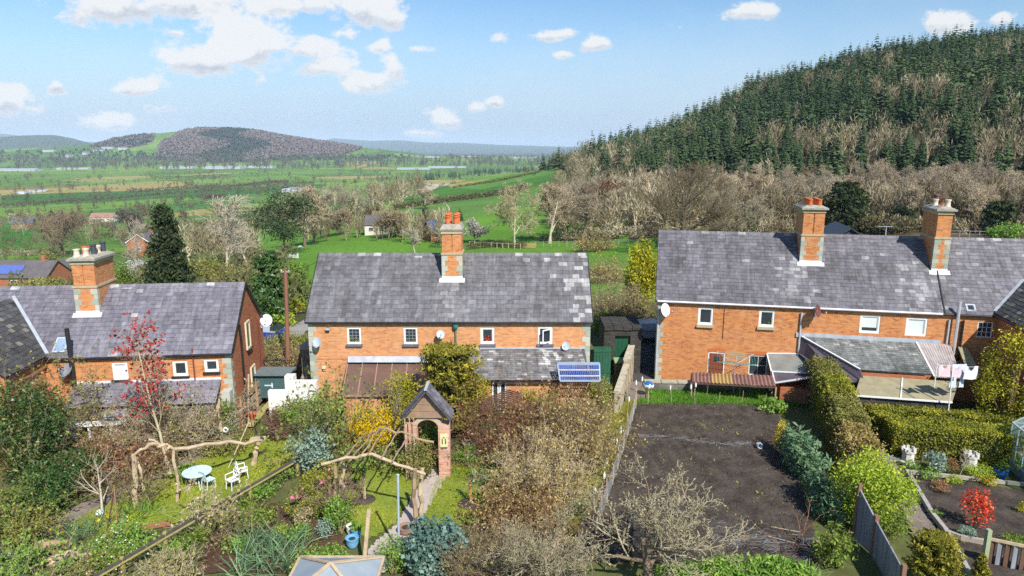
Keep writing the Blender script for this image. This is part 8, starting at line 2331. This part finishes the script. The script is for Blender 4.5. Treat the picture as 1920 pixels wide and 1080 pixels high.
def wire(label, a, b, sag):
 o=T_('overhead_wire', label, 'wire', a);a, b=Vector(a), Vector(b)
 P3(o, 'cable', BLACK, lambda m:m.tube([(b-a)*(k/14)+Vector((0, 0, -sag*4*(k/14)*(1-k/14)))for k in range(15)], .012, 4))
wire('overhead wire from the wooden pole to the middle cottages', p+tp+Vector((.25, -.05, 0)), Vector((-11.2, 39.6, 8.0)), .15)
wire('overhead wire from the wooden pole towards the left cottage', p+tp+Vector((-.25, -.05, 0)), A.world(A.L, 3.3, 7.6), .25)
wire('overhead wire crossing the gap beside the willow', Vector((4.5, 39.7, 7.4)), C.world(0, 1.2, 5.6), .25)
f=[gp(1192, 765), gp(1178, 815), gp(1158, 880), gp(1138, 940), gp(1118, 1000)]
o=T_('wire_fence', 'sagging chicken wire fence along the left edge of the dug soil', 'fence', f[0])
rgf=random.Random(5)
for k in range(len(f)*2-1):
 a=f[k//2].lerp(f[min(k//2+1, len(f)-1)], .5*(k%2))-f[0]
 P3(o, 'post', WOODPALE, lambda m:m.tube([a, a+Vector((rgf.uniform(-.08, .08), rgf.uniform(-.05, .05), rgf.uniform(.9, 1.25)))], .025, 6))
def chick(m):
 for k in range(len(f)-1):
  a, b=f[k]-f[0], f[k+1]-f[0];n=max(8, int((b-a).length/.09))
  for i in range(n):
   c=a.lerp(b, i/n);e=a.lerp(b, (i+4)/n)
   m.tube([c+Vector((0, 0, .02)), e+Vector((0, 0, .85))], .0035, 3, caps=False);m.tube([e+Vector((0, 0, .02)), c+Vector((0, 0, .85))], .0035, 3, caps=False)
P3(o, 'wire_mesh', simple('dull_wire', (.26, .27, .28), (.18, .18, .19), .6), chick)
bott=[(1152, 870, 1.2, 'white'), (1165, 850, 1.25, 'blue'), (1133, 905, 1.1, 'straw'), (1128, 925, .9, 'white'), (1190, 755, 1.3, 'white'), (1200, 748, 1.3, 'white'), (1175, 785, 1.2, 'white'), (1222, 742, .7, 'white'), (1258, 742, .6, 'white'), (1297, 747, .8, 'white'), (1302, 746, .9, 'white'), (1325, 744, .8, 'grey'), (1387, 748, 1.0, 'white'), (1115, 950, .8, 'white')]
names=['white bottle on a cane in the middle of the mossy verge', 'pale blue bottle on a cane in the mossy verge', 'straw coloured bottle on a leaning cane in the mossy verge', 'white bottle on a low cane by the near chicken wire', 'white bottle on the first cane by the stone slab', 'white bottle on the second cane by the stone slab', 'white bottle on a cane at the top of the chicken wire', 'white bottle on a short cane beside the painted ball', 'white tube on a cane at the left of the grass strip', 'left one of two white bottles side by side in the grass strip', 'right one of two white bottles side by side in the grass strip', 'grey bottle on a cane below the terrace door', 'white bottle on a cane under the rotary clothes line', 'small white bottle on a cane among the hedge twigs']
for(px, py, hgt, c), lb in zip(bott, names):
 q=gp(px, py);o=T_('bottle_cane', lb, 'cane', q, 'bottles on canes round the plot')
 ln_=Vector((rgf.uniform(-.1, .1), rgf.uniform(-.05, .05), hgt))
 P3(o, 'cane', WOODPALE, lambda m:m.tube([(0, 0, 0), ln_], .012, 5))
 P3(o, 'bottle', {'white':WHITE, 'blue':PLASTICBL, 'straw':CREAM, 'grey':GREY}[c], lambda m:m.lathe(ln_+Vector((0, 0, -.2)), [(.05, 0), (.055, .03), (.055, .18), (.02, .25), (.02, .28)], 8), True)
for k in range(7):
 q=gp(1215+k*44, 757);o=T_('garden_cane', 'thin pale cane in the row at the top of the dug soil', 'cane', q, 'canes at the top of the dug soil')
 P3(o, 'cane', WOODPALE, lambda m:m.tube([(0, 0, 0), (rgf.uniform(-.08, .08), 0, rgf.uniform(.7, 1.0))], .012, 5))
q=gp(1215, 752)
o=T_('painted_ball', 'blue and white painted ball on a post beside the passage', 'ornament', q)
zc=rel(q, 1215, 722).z
P3(o, 'post', WOODPALE, lambda m:m.tube([(0, 0, 0), (0, 0, zc-.1)], .03, 6))
P3(o, 'ball', BLUEGL, lambda m:m.lathe((0, 0, zc-.24), [(.02, 0), (.2, .06), (.3, .2), (.29, .3), (.18, .43), (.02, .47)], 18), True)
P3(o, 'white_band', WHITE, lambda m:m.lathe((0, 0, zc-.1), [(.292, 0), (.306, .06), (.304, .13), (.296, .17)], 18), True)
P3(o, 'orange_spot', simple('spot_orange', (.7, .25, .05), (.6, .2, .04)), lambda m:(m.box((-.1, -.285, zc-.02), (.1, .06, .07)), m.box((.1, -.285, zc-.02), (.1, .06, .07))))
def netting(label, pts, n, seed, wd):
 G=[gp(*q)for q in pts];o=T_('garden_netting', label, 'netting', G[0]);rg_=random.Random(seed)
 def fn(m):
  for k in range(n):
   t=rg_.random()*(len(G)-1.001);i=int(t);c=G[i].lerp(G[i+1], t-i)-G[0]
   p_=c+Vector((rg_.gauss(0, wd*.3), rg_.gauss(0, wd), .03+abs(rg_.gauss(0, .05))))
   q_=p_+Vector((rg_.uniform(-.5, .5), rg_.uniform(-.2, .2), rg_.uniform(-.02, .06)))
   m.tube([p_, (p_+q_)/2+Vector((0, 0, .03)), q_], .0032, 3, caps=False)
 P3(o, 'mesh', simple('net_grey', (.34, .36, .38), (.24, .25, .27), .6), fn)
 return o
netting('pale netting collapsed in a line across the dug soil', [(1192, 822), (1245, 820), (1320, 832), (1375, 836), (1410, 834)], 170, 1, .09)
netting('grey garden netting spread at the bottom of the plot', [(1330, 1010), (1420, 1015), (1490, 1035), (1530, 1030)], 420, 2, .55)
for(a, b, lb)in(((1446, 993, 1500, 1005), 0, 'long pale cane lying across the garden netting'), ((1438, 1010, 1490, 1026), 0, 'second pale cane lying across the garden netting')):
 q0, q1=gp(a[0], a[1]), gp(a[2], a[3]);o=T_('garden_cane', lb, 'cane', q0)
 P3(o, 'cane', WOODPALE, lambda m:m.tube([Vector((0, 0, .12)), q1-q0+Vector((0, 0, .16))], .015, 5))
q=gp(1425, 842);o=T_('wire_roll', 'small grey roll of wire netting lying in the hedge shade', 'roll', q)
P3(o, 'roll', GALV, lambda m:(torus(m, (0, 0, .15), .12, .025), torus(m, (0, .1, .15), .12, .025), torus(m, (0, .2, .15), .12, .025)))
q=gp(1375, 738)
o=T_('rotary_clothes_line', 'rotary clothes line with green lines on the grass strip', 'clothes line', q)
zt=rel(q, 1383, 668).z
P3(o, 'pole', GALV, lambda m:m.tube([(0, 0, 0), (.02, 0, zt)], .03, 8))
for k in range(4):
 a=.5+k*math.pi/2;P3(o, 'arm', GALV, lambda m:m.tube([(0, 0, zt-.5), (1.5*math.cos(a), 1.5*math.sin(a), zt-.1)], .016, 6))
P3(o, 'line', simple('line_green', (.05, .42, .36), (.06, .5, .42)), lambda m:[m.tube([(r_*math.cos(.5+k*math.pi/2), r_*math.sin(.5+k*math.pi/2), zt-.5+.4*r_/1.5)for k in range(5)], .01, 4)for r_ in(.8, 1.05, 1.3, 1.5)])
w0, w1=gp(1207, 729), gp(1490, 735)
o=T_('stone_wall', 'low stone wall between the terrace yard and the grass strip', 'wall', w0)
d=w1-w0
P3(o, 'wall', RUBBLE, lambda m:m.bar(Vector((0, 0, 0)), d+Vector((0, 0, 0)), .35, .9))
P3(o, 'coping', simple('coping_lichen', (.44, .41, .33), (.30, .28, .23), .95, 3, .5), lambda m:[m.bar(d*((k+.02)/9)+Vector((0, 0, .5)), d*((k+.98)/9)+Vector((0, 0, .5)), .45, .1)for k in range(9)])
p0, p1, p2, p3=at(1297, 716, 38.4), at(1455, 724, 36.6), at(1450, 704, 37.9), at(1297, 698, 39.8)
o=T_('corrugated_shelter', 'low brown corrugated shelter roof behind the stone wall', 'shelter', Vector((p0.x, p0.y, 0)))
b0=Vector((p0.x, p0.y, 0))
def corr(m, t0, t1):
 n=44;rows=[]
 a=[];b=[]
 for k in range(int(t0*n), int(t1*n)+1):
  t=k/n;dz=.035*(1 if k%2 else-1)
  a.append(p0.lerp(p1, t)-b0+Vector((0, 0, dz)));b.append(p3.lerp(p2, t)-b0+Vector((0, 0, dz)))
 n2=len(a);m.add(a+b, [(k, k+1, n2+k+1, n2+k)for k in range(n2-1)])
CORB=simple('corrugated_brown', (.20, .105, .09), (.28, .16, .14), .6, 2)
P3(o, 'roof_sheet', CORB, lambda m:corr(m, 0, .27));P3(o, 'roof_sheet', simple('corrugated_ochre', (.42, .29, .11), (.36, .24, .1), .6, 2), lambda m:corr(m, .27, .5));P3(o, 'roof_sheet', CORB, lambda m:corr(m, .5, 1))
for q in(p0, p1, p2, p3):P3(o, 'post', WOOD, lambda m:m.bar(Vector((q.x, q.y, 0))-b0, q-b0-Vector((0, 0, .06)), .08))
P3(o, 'beam', WOODDARK, lambda m:m.bar(p0-b0-Vector((0, 0, .08)), p1-b0-Vector((0, 0, .08)), .08))
def crown_pot(label, px, py):
 q=gp(px, py);s=mpp(q);r=.3
 o=T_('chimney_pot_planter', label, 'planter', q)
 mb=MB();mb.lathe((0, 0, 0), [(.36, 0), (.35, .1), (.27, .16), (.25, .5), (.31, .56), (.31, .64), (.22, .64), (.2, .5)], 8)
 for k in range(8):
  a=6.2832*(k+.5)/8;mb.box((.27*math.cos(a), .27*math.sin(a), .70), (.07, .12, .14), rz=a)
 mb.build('pot', simple('pot_whitewash', (.72, .70, .66), (.55, .53, .50), .8, 5), o)
 P3(o, 'soil', SOIL, lambda m:m.lathe((0, 0, .55), [(.2, 0), (.05, .02)], 8))
crown_pot('white crown topped chimney pot planter beside the stone bench', 1701, 868)
crown_pot('white crown topped chimney pot planter right of the sapling', 1818, 878)
q=gp(1720, 856)
o=T_('stone_bench', 'row of pale stone slabs under the thick square hedge', 'bench', q, rz=yawC)
P3(o, 'slab', simple('slab_pink', (.48, .42, .37), (.40, .35, .31), .9), lambda m:(m.box((-.32, .1, .28), (.98, .12, .5)), m.box((.7, .12, .24), (.8, .12, .42))))
q=gp(1798, 896)
o=T_('young_tree', 'thin bare sapling in the bed between the two white pots', 'tree', q)
g=bare_kind(77, 'birch');tree_mesh('branches', [(a*1.35, b*1.35, c)for a, b, c in g[:3]], TWIGPALE, o, minr=.006)
def kerb(label, pts, w, h, mat):
 G=[gp(*q)for q in pts];o=T_('edging', label, 'edging', G[0])
 P3(o, 'kerb', mat, lambda m:[m.bar(G[k]-G[0]+Vector((0, 0, h/2)), G[k+1]-G[0]+Vector((0, 0, h/2)), w, h)for k in range(len(G)-1)])
kerb('pale timber edging along the top of the dark bed', [(1705, 888), (1800, 898), (1925, 912)], .12, .16, simple('edge_pale', (.46, .40, .33), (.34, .3, .25), .9, 4))
kerb('grey concrete kerb along the left edge of the dark bed', [(1700, 888), (1724, 930), (1748, 970), (1772, 1000), (1800, 1050), (1818, 1085)], .16, .22, CONC)
kerb('second timber edging between dark bed and small gravel bed', [(1768, 1000), (1800, 1012), (1850, 1022)], .12, .2, simple('edge_pale', (.46, .40, .33)))
kerb('crumbling stone edging beside the long hedge path', [(1608, 762), (1622, 790), (1640, 830), (1655, 858)], .28, .18, RUBBLE)
kerb('stone step in front of the hedge path', [(1655, 858), (1700, 868)], .2, .16, CONC)
g0, g1=gp(1585, 1000), gp(1700, 1130)
o=T_('panel_fence', 'grey vertical board fence at the bottom of the hedge', 'fence', g0)
tA=[at(1612, 915, gp(1600, 1010).y), at(1643, 975, 22.2), at(1694, 1068, 19.6)]
fz=[Vector((v.x, v.y, 0))for v in tA]
for k in range(2):
 a, b=tA[k]-g0, tA[k+1]-g0
 def pan(m):
  n=6
  for i in range(n):
   u0, u1=a.lerp(b, (i+.04)/n), a.lerp(b, (i+.96)/n)
   dz=.12 if k else .0
   lo0, lo1=Vector((u0.x, u0.y, 0.02)), Vector((u1.x, u1.y, 0.02))
   dd=(u1-u0);dd.z=0;nn=Vector((-dd.y, dd.x, 0)).normalized()*.025
   vs=[lo0-nn, lo1-nn, u1-nn, u0-nn, lo0+nn, lo1+nn, u1+nn, u0+nn]
   m.add(vs, [(0, 1, 2, 3), (5, 4, 7, 6), (0, 3, 7, 4), (1, 5, 6, 2), (3, 2, 6, 7)])
 P3(o, 'board_panel', WOODGREY, pan)
for v in tA:
 a=v-g0;P3(o, 'post', simple('post_rust', (.26, .15, .10), (.2, .12, .08)), lambda m:m.box((a.x, a.y, a.z/2+.08), (.14, .14, a.z+.2)))
q0=gp(1845, 1055);q1=gp(1935, 1075)
o=T_('board_fence', 'short dark board fence with a mossy green post at the bottom right', 'fence', q0)
P3(o, 'post', simple('post_moss', (.27, .36, .18), (.36, .36, .26), .9), lambda m:m.box((0, 0, .62), (.15, .15, 1.35)))
d=q1-q0
P3(o, 'rail', WOODPALE, lambda m:m.bar(Vector((0, 0, .95)), d+Vector((0, 0, .95)), .06, .1))
for k in range(6):P3(o, 'board', WOODDARK if k%2==0 else WOODGREY, lambda m:m.box(d*((k+.8)/6)+Vector((0, .05, .45)), (.2, .03, .9)))
yq=27.2
c=at(1893, 862, yq);c.z=0
c=gp(1886, 872)
o=T_('greenhouse', 'aluminium framed greenhouse at the right edge', 'greenhouse', c, rz=yawC)
W, Dp, he, hr=2.4, 3.2, 2.1, 2.9
P3(o, 'base', simple('base_grey', (.16, .19, .24), (.2, .23, .28), .7), lambda m:(m.box((W/2, 0, .2), (W, .1, .4)), m.box((0, -Dp/2, .2), (.1, Dp-.12, .4)), m.box((W/2, -Dp, .2), (W, .1, .4)), m.box((W, -Dp/2, .2), (.1, Dp-.12, .4))))
GFR=simple('greenhouse_frame', (.40, .50, .54), (.48, .57, .6), .4, 3)
def gframe(m):
 xs=[0, W]
 for x in xs:
  m.bar((x, 0, he), (x, -Dp, he), .05);m.bar((x, 0, .42), (x, -Dp, .42), .05)
  for k in range(6):m.bar((x, -Dp*k/5, .4), (x, -Dp*k/5, he), .045);m.bar((x, -Dp*k/5, he), (W/2, -Dp*k/5, hr), .045)
 m.bar((W/2, 0, hr), (W/2, -Dp, hr), .06)
 for y in(0, -Dp):
  for k in range(1, 4):m.bar((W*k/4, y, .4), (W*k/4, y, he+(hr-he)*(1-abs(k/2-1))), .045)
  m.bar((0, y, he), (W, y, he), .045);m.bar((0, y, .42), (W, y, .42), .045)
P3(o, 'frame', GFR, gframe)
P3(o, 'glass', GLASSCLEAR, lambda m:(m.quad((0, 0, .42), (0, -Dp, .42), (0, -Dp, he), (0, 0, he)), m.quad((W, 0, .42), (W, -Dp, .42), (W, -Dp, he), (W, 0, he)), m.quad((0, 0, he), (0, -Dp, he), (W/2, -Dp, hr), (W/2, 0, hr)), m.quad((W, 0, he), (W, -Dp, he), (W/2, -Dp, hr), (W/2, 0, hr)), m.add([(0, 0, .42), (W, 0, .42), (W, 0, he), (W/2, 0, hr), (0, 0, he)], [(0, 1, 2, 3, 4)]), m.add([(0, -Dp, .42), (W, -Dp, .42), (W, -Dp, he), (W/2, -Dp, hr), (0, -Dp, he)], [(0, 1, 2, 3, 4)])))
P3(o, 'staging', WOODPALE, lambda m:(m.box((.5, -Dp/2, .8), (.6, Dp-.4, .05)), m.bar((.3, -.3, 0), (.3, -.3, .8), .05), m.bar((.3, -Dp+.3, 0), (.3, -Dp+.3, .8), .05)))
c=at(620, 1058, 18.5)
o=T_('summerhouse', 'grey blue glazed summerhouse roof at the bottom edge', 'summerhouse', Vector((c.x, 17.6, 0)))
zr=c.z;rw, rd=1.35, 1.3
apx=Vector((0, .9, zr));E=[Vector((-rw, -rd+.9, zr-.62)), Vector((rw, -rd+.9, zr-.62)), Vector((rw, rd+.9, zr-.62)), Vector((-rw, rd+.9, zr-.62))]
P3(o, 'roof', simple('roof_bluegrey', (.25, .30, .34), (.32, .37, .41), .5, 2), lambda m:[m.slab([E[k], E[(k+1)%4], apx], .05)for k in range(4)])
P3(o, 'hip_bar', WOODPALE, lambda m:[m.bar(E[k]+Vector((0, 0, .04)), apx+Vector((0, 0, .05)), .1, .05)for k in range(4)]+[m.bar(E[k]+Vector((0, 0, .0)), E[(k+1)%4], .08, .1)for k in range(4)])
P3(o, 'wall', WOOD, lambda m:m.box((0, .9, (zr-.66)/2), (2*rw-.25, 2*rd-.25, zr-.68)))
q=at(1782, 752, 33.0);q.z=0
o=T_('clothes_line', 'thin clothes line strung in front of the corrugated roof', 'clothes line', q)
zt=rel(q, 1760, 682).z
la, lb_=rel(q, 1757, 684), rel(q, 1836, 688)
P3(o, 'prop', WHITE, lambda m:m.tube([(0, 0, 0), (-.1, 0, zt-.4)], .03, 6));P3(o, 'prop', WHITE, lambda m:m.tube([(la.x, 0, la.z-1.2), (la.x, 0, la.z+.05)], .025, 6))
P3(o, 'line', WHITE, lambda m:m.tube([la, la.lerp(lb_, .5)-Vector((0, 0, .06)), lb_], .008, 4))
def garment(label, t0, t1, drop, mat, kind, seed, dy=0.0):
 a, b=la.lerp(lb_, t0), la.lerp(lb_, t1);w=(b-a).length
 g=T_('garment', label, 'laundry', q+a+Vector((0, dy, 0)));rg_=np.random.default_rng(seed)
 n, k=9, 9;V=[];F=[]
 for i in range(n):
  u=i/(n-1)
  for j in range(k):
   v=j/(k-1);z=-drop*v
   if kind=='bib' and v<.35 and .3<u<.7:z=-drop*.35*(1-abs(u-.5)/.2*.6)
   if kind=='trousers' and v>.35:z=z
   V.append((w*u+.02*math.sin(9*u+seed), .05*math.sin(7*u+4*v+seed)*v, z))
 for i in range(n-1):
  for j in range(k-1):
   if kind=='trousers' and j>3 and i in(3, 4):continue
   F.append((i*k+j, i*k+j+1, (i+1)*k+j+1, (i+1)*k+j))
 F=np.array(F);V=np.array(V);m_=len(V)
 V2=np.concatenate([V, V+(0, .012, 0)]);mesh_np('cloth', V2, [np.concatenate([F, F[:, ::-1]+m_])], mat, g, [np.full(2*len(F), .5)], smooth=True)
PKC=simple('cloth_pink', (.78, .52, .54), (.70, .56, .62), .9, 6);BLC=simple('cloth_blue', (.52, .60, .78), (.62, .68, .82), .9, 5);WHC=simple('cloth_white', (.72, .74, .82), (.6, .64, .74), .9, 4)
garment('pale pink top at the left end of the clothes line', .05, .33, .62, PKC, 'bib', 1)
garment('pink patterned top in the middle of the clothes line', .36, .6, .62, PKC, 'bib', 2)
garment('white and lilac top at the right end of the clothes line', .66, .98, .7, WHC, 'bib', 3)
garment('pale blue trousers hanging behind the pink tops', .45, .78, 1.25, BLC, 'trousers', 4, .25)
# ---------------------------------------------------------------- buildings in the distance
def small_house(label, name, px, py, wpx, dm, hw, hr, wallm, roofm, rz=0.0, windows=2, chim=False, cat='house', gable_front=False, wh=1.0):
 p=gp(px, py);s=mpp(p);W=wpx*s
 o=T_(name, label, cat, p, rz=rz)
 P3(o, 'wall', wallm, lambda m:m.box((0, dm/2, hw/2-.5), (W, dm, hw+1)))
 ov=.3
 if gable_front:
  def rf(m):
   for sg in(-1, 1):m.slab([(sg*(W/2+ov), -ov, hw-.1), (sg*(W/2+ov), dm+ov, hw-.1), (0, dm+ov, hw+hr), (0, -ov, hw+hr)], .15)
  P3(o, 'roof', roofm, rf)
  P3(o, 'gable', wallm, lambda m:m.prism([(-W/2, 0, hw), (W/2, 0, hw), (0, 0, hw+hr-.15)], (0, 0, 0), (0, .2, 0)))
  P3(o, 'bargeboard', WHITE, lambda m:(m.bar((-W/2-ov, -ov-.03, hw-.05), (0, -ov-.03, hw+hr+.05), .06, .3), m.bar((W/2+ov, -ov-.03, hw-.05), (0, -ov-.03, hw+hr+.05), .06, .3)))
 else:
  P3(o, 'roof', roofm, lambda m:(m.slab([(-W/2-ov, -ov, hw-.1), (W/2+ov, -ov, hw-.1), (W/2+ov, dm/2, hw+hr), (-W/2-ov, dm/2, hw+hr)], .15), m.slab([(W/2+ov, dm+ov, hw-.1), (-W/2-ov, dm+ov, hw-.1), (-W/2-ov, dm/2+.01, hw+hr), (W/2+ov, dm/2+.01, hw+hr)], .15)))
  for sx in(-1, 1):P3(o, 'gable', wallm, lambda m:m.prism([(sx*W/2, 0, hw), (sx*W/2, dm, hw), (sx*W/2, dm/2, hw+hr-.2)], (0, 0, 0), (-sx*.2, 0, 0)))
 for k in range(windows):
  x=-W/2+W*(k+.6)/(windows+.2)
  f=P3(o, 'window', WHITE, lambda m:m.box((x, -.03, hw*.55), (wh*1.5, .08, wh*1.2)))
  P3(f, 'pane', GLASS, lambda m:m.box((x, -.08, hw*.55), (wh*1.25, .03, wh*.95)))
 if chim:P3(o, 'chimney', BRICK_RED, lambda m:m.box((W*.3, dm*.5, hw+hr+.3), (.8, .6, 1.8)))
 return o
ROOFD=simple('far_roof_dark', (.10, .09, .095), (.14, .125, .13), .8, .6);ROOFR=simple('far_roof_red', (.30, .15, .11), (.36, .2, .15), .8, .6);ROOFB=simple('far_roof_blue', (.06, .075, .13), (.09, .1, .16), .5, .6)
PALEW=simple('far_pale_wall', (.62, .58, .52), (.7, .66, .6), .8, .5);SHEDW=simple('far_shed_white', (.36, .39, .42), (.46, .48, .5), .5, .3)
o=small_house('long red brick bungalow with a solar panel and a white edged gable', 'bungalow', 28, 542, 120, 9, 2.6, 3.2, BRICK_RED, ROOFD, windows=3, chim=True)
sw=60*mpp(gp(28, 542))
P3(o, 'solar_panel', PVBLUE, lambda m:m.slab([(-sw*.75, .6, 3.35), (sw*.18, .6, 3.35), (sw*.14, 2.9, 4.98), (-sw*.7, 2.9, 4.98)], .08))
wg=small_house('red brick gabled wing of the bungalow', 'bungalow_wing', 98, 528, 52, 9, 2.5, 2.6, BRICK_RED, ROOFD, windows=2, gable_front=True)
Mi=mat_world(o).inverted()@mat_world(wg)
for c_ in list(wg.children):c_.parent=o;c_.matrix_parent_inverse=Mi
bpy.data.objects.remove(wg)
small_house('red brick house with a white edged gable among the birches', 'brick_house', 262, 482, 44, 12, 5.2, 3.0, BRICK_RED, ROOFD, windows=1, chim=True, gable_front=True)
small_house('long pale red roofed house at the far left village', 'brick_house', 190, 416, 44, 9, 3.5, 3.2, PALEW, ROOFR, windows=3)
small_house('small blue roofed house at the left picture edge', 'brick_house', 42, 428, 34, 9, 3.2, 3.5, BRICK_RED, ROOFB, windows=1, rz=.4)
small_house('grey slate barn behind the white birches', 'barn', 432, 462, 44, 10, 3.0, 3.5, RUBBLE, simple('barn_roof', (.25, .24, .25), (.32, .3, .3), .8, .5), windows=0, cat='barn')
small_house('small farmhouse with a purple slate roof among the brown trees', 'farmhouse', 706, 440, 44, 7, 3.0, 2.6, PALEW, ROOFD, windows=2)
small_house('little brick house with a blue roof left of the central chimney', 'brick_house', 818, 452, 20, 6, 2.8, 2.4, BRICK_RED, ROOFB, windows=1, rz=.5)
small_house('white farm sheds on the valley floor', 'farm_shed', 560, 360, 38, 14, 4, 3, SHEDW, simple('shed_dkroof', (.16, .18, .22), (.2, .22, .26)), windows=0, cat='shed')
small_house('smaller white farm shed left of the farm sheds', 'farm_shed', 536, 361, 14, 12, 4, 2, SHEDW, SHEDW, windows=0, cat='shed')
for(px, py, w, hh, lb)in((-10, 321, 150, 10, 'long white industrial shed at the left end of the valley'), (135, 318, 60, 8, 'low white shed right of the long industrial one'), (330, 316, 60, 9, 'white factory shed below the wooded hill'), (415, 317, 70, 12, 'biggest white factory shed below the wooded hill'), (480, 315, 60, 9, 'last white factory shed on the right of the factory row'), (775, 318, 60, 8, 'pale glasshouse roofs left of the conifer strip'), (838, 315, 70, 8, 'pale glasshouse roofs behind the conifer strip'), (800, 296, 50, 8, 'far pale shed beneath the blue range'), (985, 297, 50, 9, 'far pale buildings near the end of the blue range'), (880, 294, 30, 8, 'tiny far pale building in the middle of the plain')):
 small_house(lb, 'industrial_shed', px, py, w, 40, hh*.55, hh*.18, SHEDW, SHEDW, windows=0, cat='shed')
for(px, py, w, lb)in((90, 285, 20, 'white cottage row on the far hillside at the left'), (128, 295, 12, 'lone white cottage low on the far hillside'), (183, 285, 18, 'white cottage below the far woods'), (200, 280, 22, 'bright cream cottage beside the far woods'), (229, 281, 16, 'white cottage at the right end of the far hamlet'), (160, 290, 12, 'small white cottage under the far hamlet')):
 small_house(lb, 'white_cottage', px, py, w, 16, 9, 5, SHEDW, ROOFD, windows=0, cat='house')
def field_gate(label, px0, px1, py, hpx, mat, bars=5):
 a, b=gp(px0, py), gp(px1, py);o=T_('field_gate', label, 'gate', a);d=b-a;hh=hpx*mpp(a)
 P3(o, 'bars', mat, lambda m:[m.bar(Vector((0, 0, hh*(k+.5)/bars)), d+Vector((0, 0, hh*(k+.5)/bars)), .06, hh/bars*.55)for k in range(bars)]+[m.bar(Vector((0, 0, .1)), d+Vector((0, 0, hh*.9)), .05, .1)])
 for v in(Vector(), d):P3(o, 'post', mat, lambda m:m.box(v+Vector((0, 0, hh*.6)), (.16, .16, hh*1.25)))
field_gate('new honey coloured timber gate below the budding tree', 977, 1003, 465, 9, simple('gate_honey', (.55, .36, .17), (.48, .3, .14)))
field_gate('white rail gate in the green paddock', 530, 559, 484, 8, WHITE, 3)
field_gate('pale grey boarded panel beside the white rail gate', 502, 529, 485, 9, simple('panel_grey', (.5, .47, .42), (.42, .39, .35)), 6)
def post_rail(label, pts, hm, n, mat, rails=2):
 G=[gp(*q)for q in pts];o=T_('post_and_rail_fence', label, 'fence', G[0])
 for k in range(n):
  t=k/(n-1)*(len(G)-1)*.9999;i=int(t);v=G[i].lerp(G[i+1], t-i);v.z=Hs(v.x, v.y)
  P3(o, 'post', mat, lambda m:m.box(v-G[0]+Vector((0, 0, hm/2)), (.12, .12, hm)))
 P3(o, 'rail', mat, lambda m:[m.bar(G[i]-G[0]+Vector((0, 0, z)), G[i+1]-G[0]+Vector((0, 0, z)), .05, .1)for i in range(len(G)-1)for z in([hm*.9, hm*.5][:rails])])
post_rail('post and rail fence behind the timber gate', [(880, 462), (976, 467)], 1.3, 10, WOODPALE, 1)
post_rail('post and wire fence right of the timber gate', [(1005, 463), (1100, 461), (1215, 460)], 1.3, 14, simple('fence_grey', (.3, .29, .26), (.24, .23, .2)), 1)
post_rail('pale post and rail fence above the terrace roof', [(1545, 436), (1620, 433), (1700, 436)], 1.5, 9, WOODPALE)
post_rail('thin fence in front of the bare belt at the right', [(1780, 445), (1930, 448)], 1.5, 9, simple('fence_grey', (.3, .29, .26)))
q=at(1588, 440, 56.0);g_=Hs(q.x, 56.0)
o=T_('garage', 'dark blue black garage roof peeping over the terrace ridge', 'garage', Vector((q.x, 56.0, g_)), rz=-.2)
zr=at(1588, 424, 56.0).z-g_
P3(o, 'wall', BRICK_RED, lambda m:m.box((0, 1.5, (zr-1.6)/2), (4.2, 5, zr-1.5)))
P3(o, 'roof', simple('garage_roof', (.035, .04, .055), (.05, .055, .07), .5), lambda m:(m.slab([(0, -1.2, zr), (0, 4.2, zr), (2.4, 4.2, zr-1.6), (2.4, -1.2, zr-1.6)], .1), m.slab([(0, -1.2, zr), (0, 4.2, zr), (-2.4, 4.2, zr-1.6), (-2.4, -1.2, zr-1.6)], .1)))
P3(o, 'gable', simple('garage_gable', (.04, .045, .06), (.05, .055, .07)), lambda m:m.prism([(-2.1, 0, zr-1.6), (2.1, 0, zr-1.6), (0, 0, zr-.2)], (0, -1.0, 0), (0, .1, 0)))
x=C.roof_hit(1662, 452).x
o=T_('roof_aerial', 'small television aerial on the terrace ridge', 'aerial', C.world(x, C.run, C.ridge+.05))
P3(o, 'mast', GREY, lambda m:m.tube([(0, 0, 0), (0, 0, .6)], .03, 6));P3(o, 'elements', GREY, lambda m:[m.bar((-.5+.14*k, -.2, .55), (-.5+.14*k, .2, .55), .02)for k in range(7)]+[m.bar((-.55, 0, .55), (.4, 0, .55), .03)])
def grazer(label, px, py, L, mat, cat, name):
 q=gp(px, py);o=T_(name, label, cat, q, rz=.3)
 mb=MB();mb.tube([(-L*.5, 0, L*.62), (-L*.3, 0, L*.68), (L*.25, 0, L*.68), (L*.45, 0, L*.62), (L*.62, 0, L*.5), (L*.75, 0, L*.38)], [L*.08, L*.2, L*.2, L*.15, L*.09, L*.06], 8)
 for sx in(-.35, .3):
  for sy in(-.1, .1):mb.tube([(L*sx, L*sy, L*.6), (L*(sx+.03), L*sy, L*.3), (L*sx, L*sy, 0)], [L*.08, L*.045, L*.035], 6)
 mb.build('body', mat, o, smooth=True)
grazer('dark animal grazing on the sloping field', 1001, 329, 2.2, BLACK, 'cow', 'cow')
grazer('white sheep lying in the left green paddock', 562, 468, 1.2, WHITE, 'sheep', 'sheep')
# ---------------------------------------------------------------- air
def haze():
 bpy_me=MB();bpy_me.box((0, 7400, 68), (36000, 18400, 260))
 m, N, L, b=newmat('valley_air')
 N.remove(b)
 v=N.new('ShaderNodeVolumePrincipled')
 v.inputs['Color'].default_value=(0.62, 0.80, 1.0, 1)
 v.inputs['Density'].default_value=0.00007
 v.inputs['Anisotropy'].default_value=-0.3
 L.new(v.outputs[0], N['Material Output'].inputs['Volume'])
 o=bpy_me.build('haze', m)
 tag(o, kind='stuff')
haze()
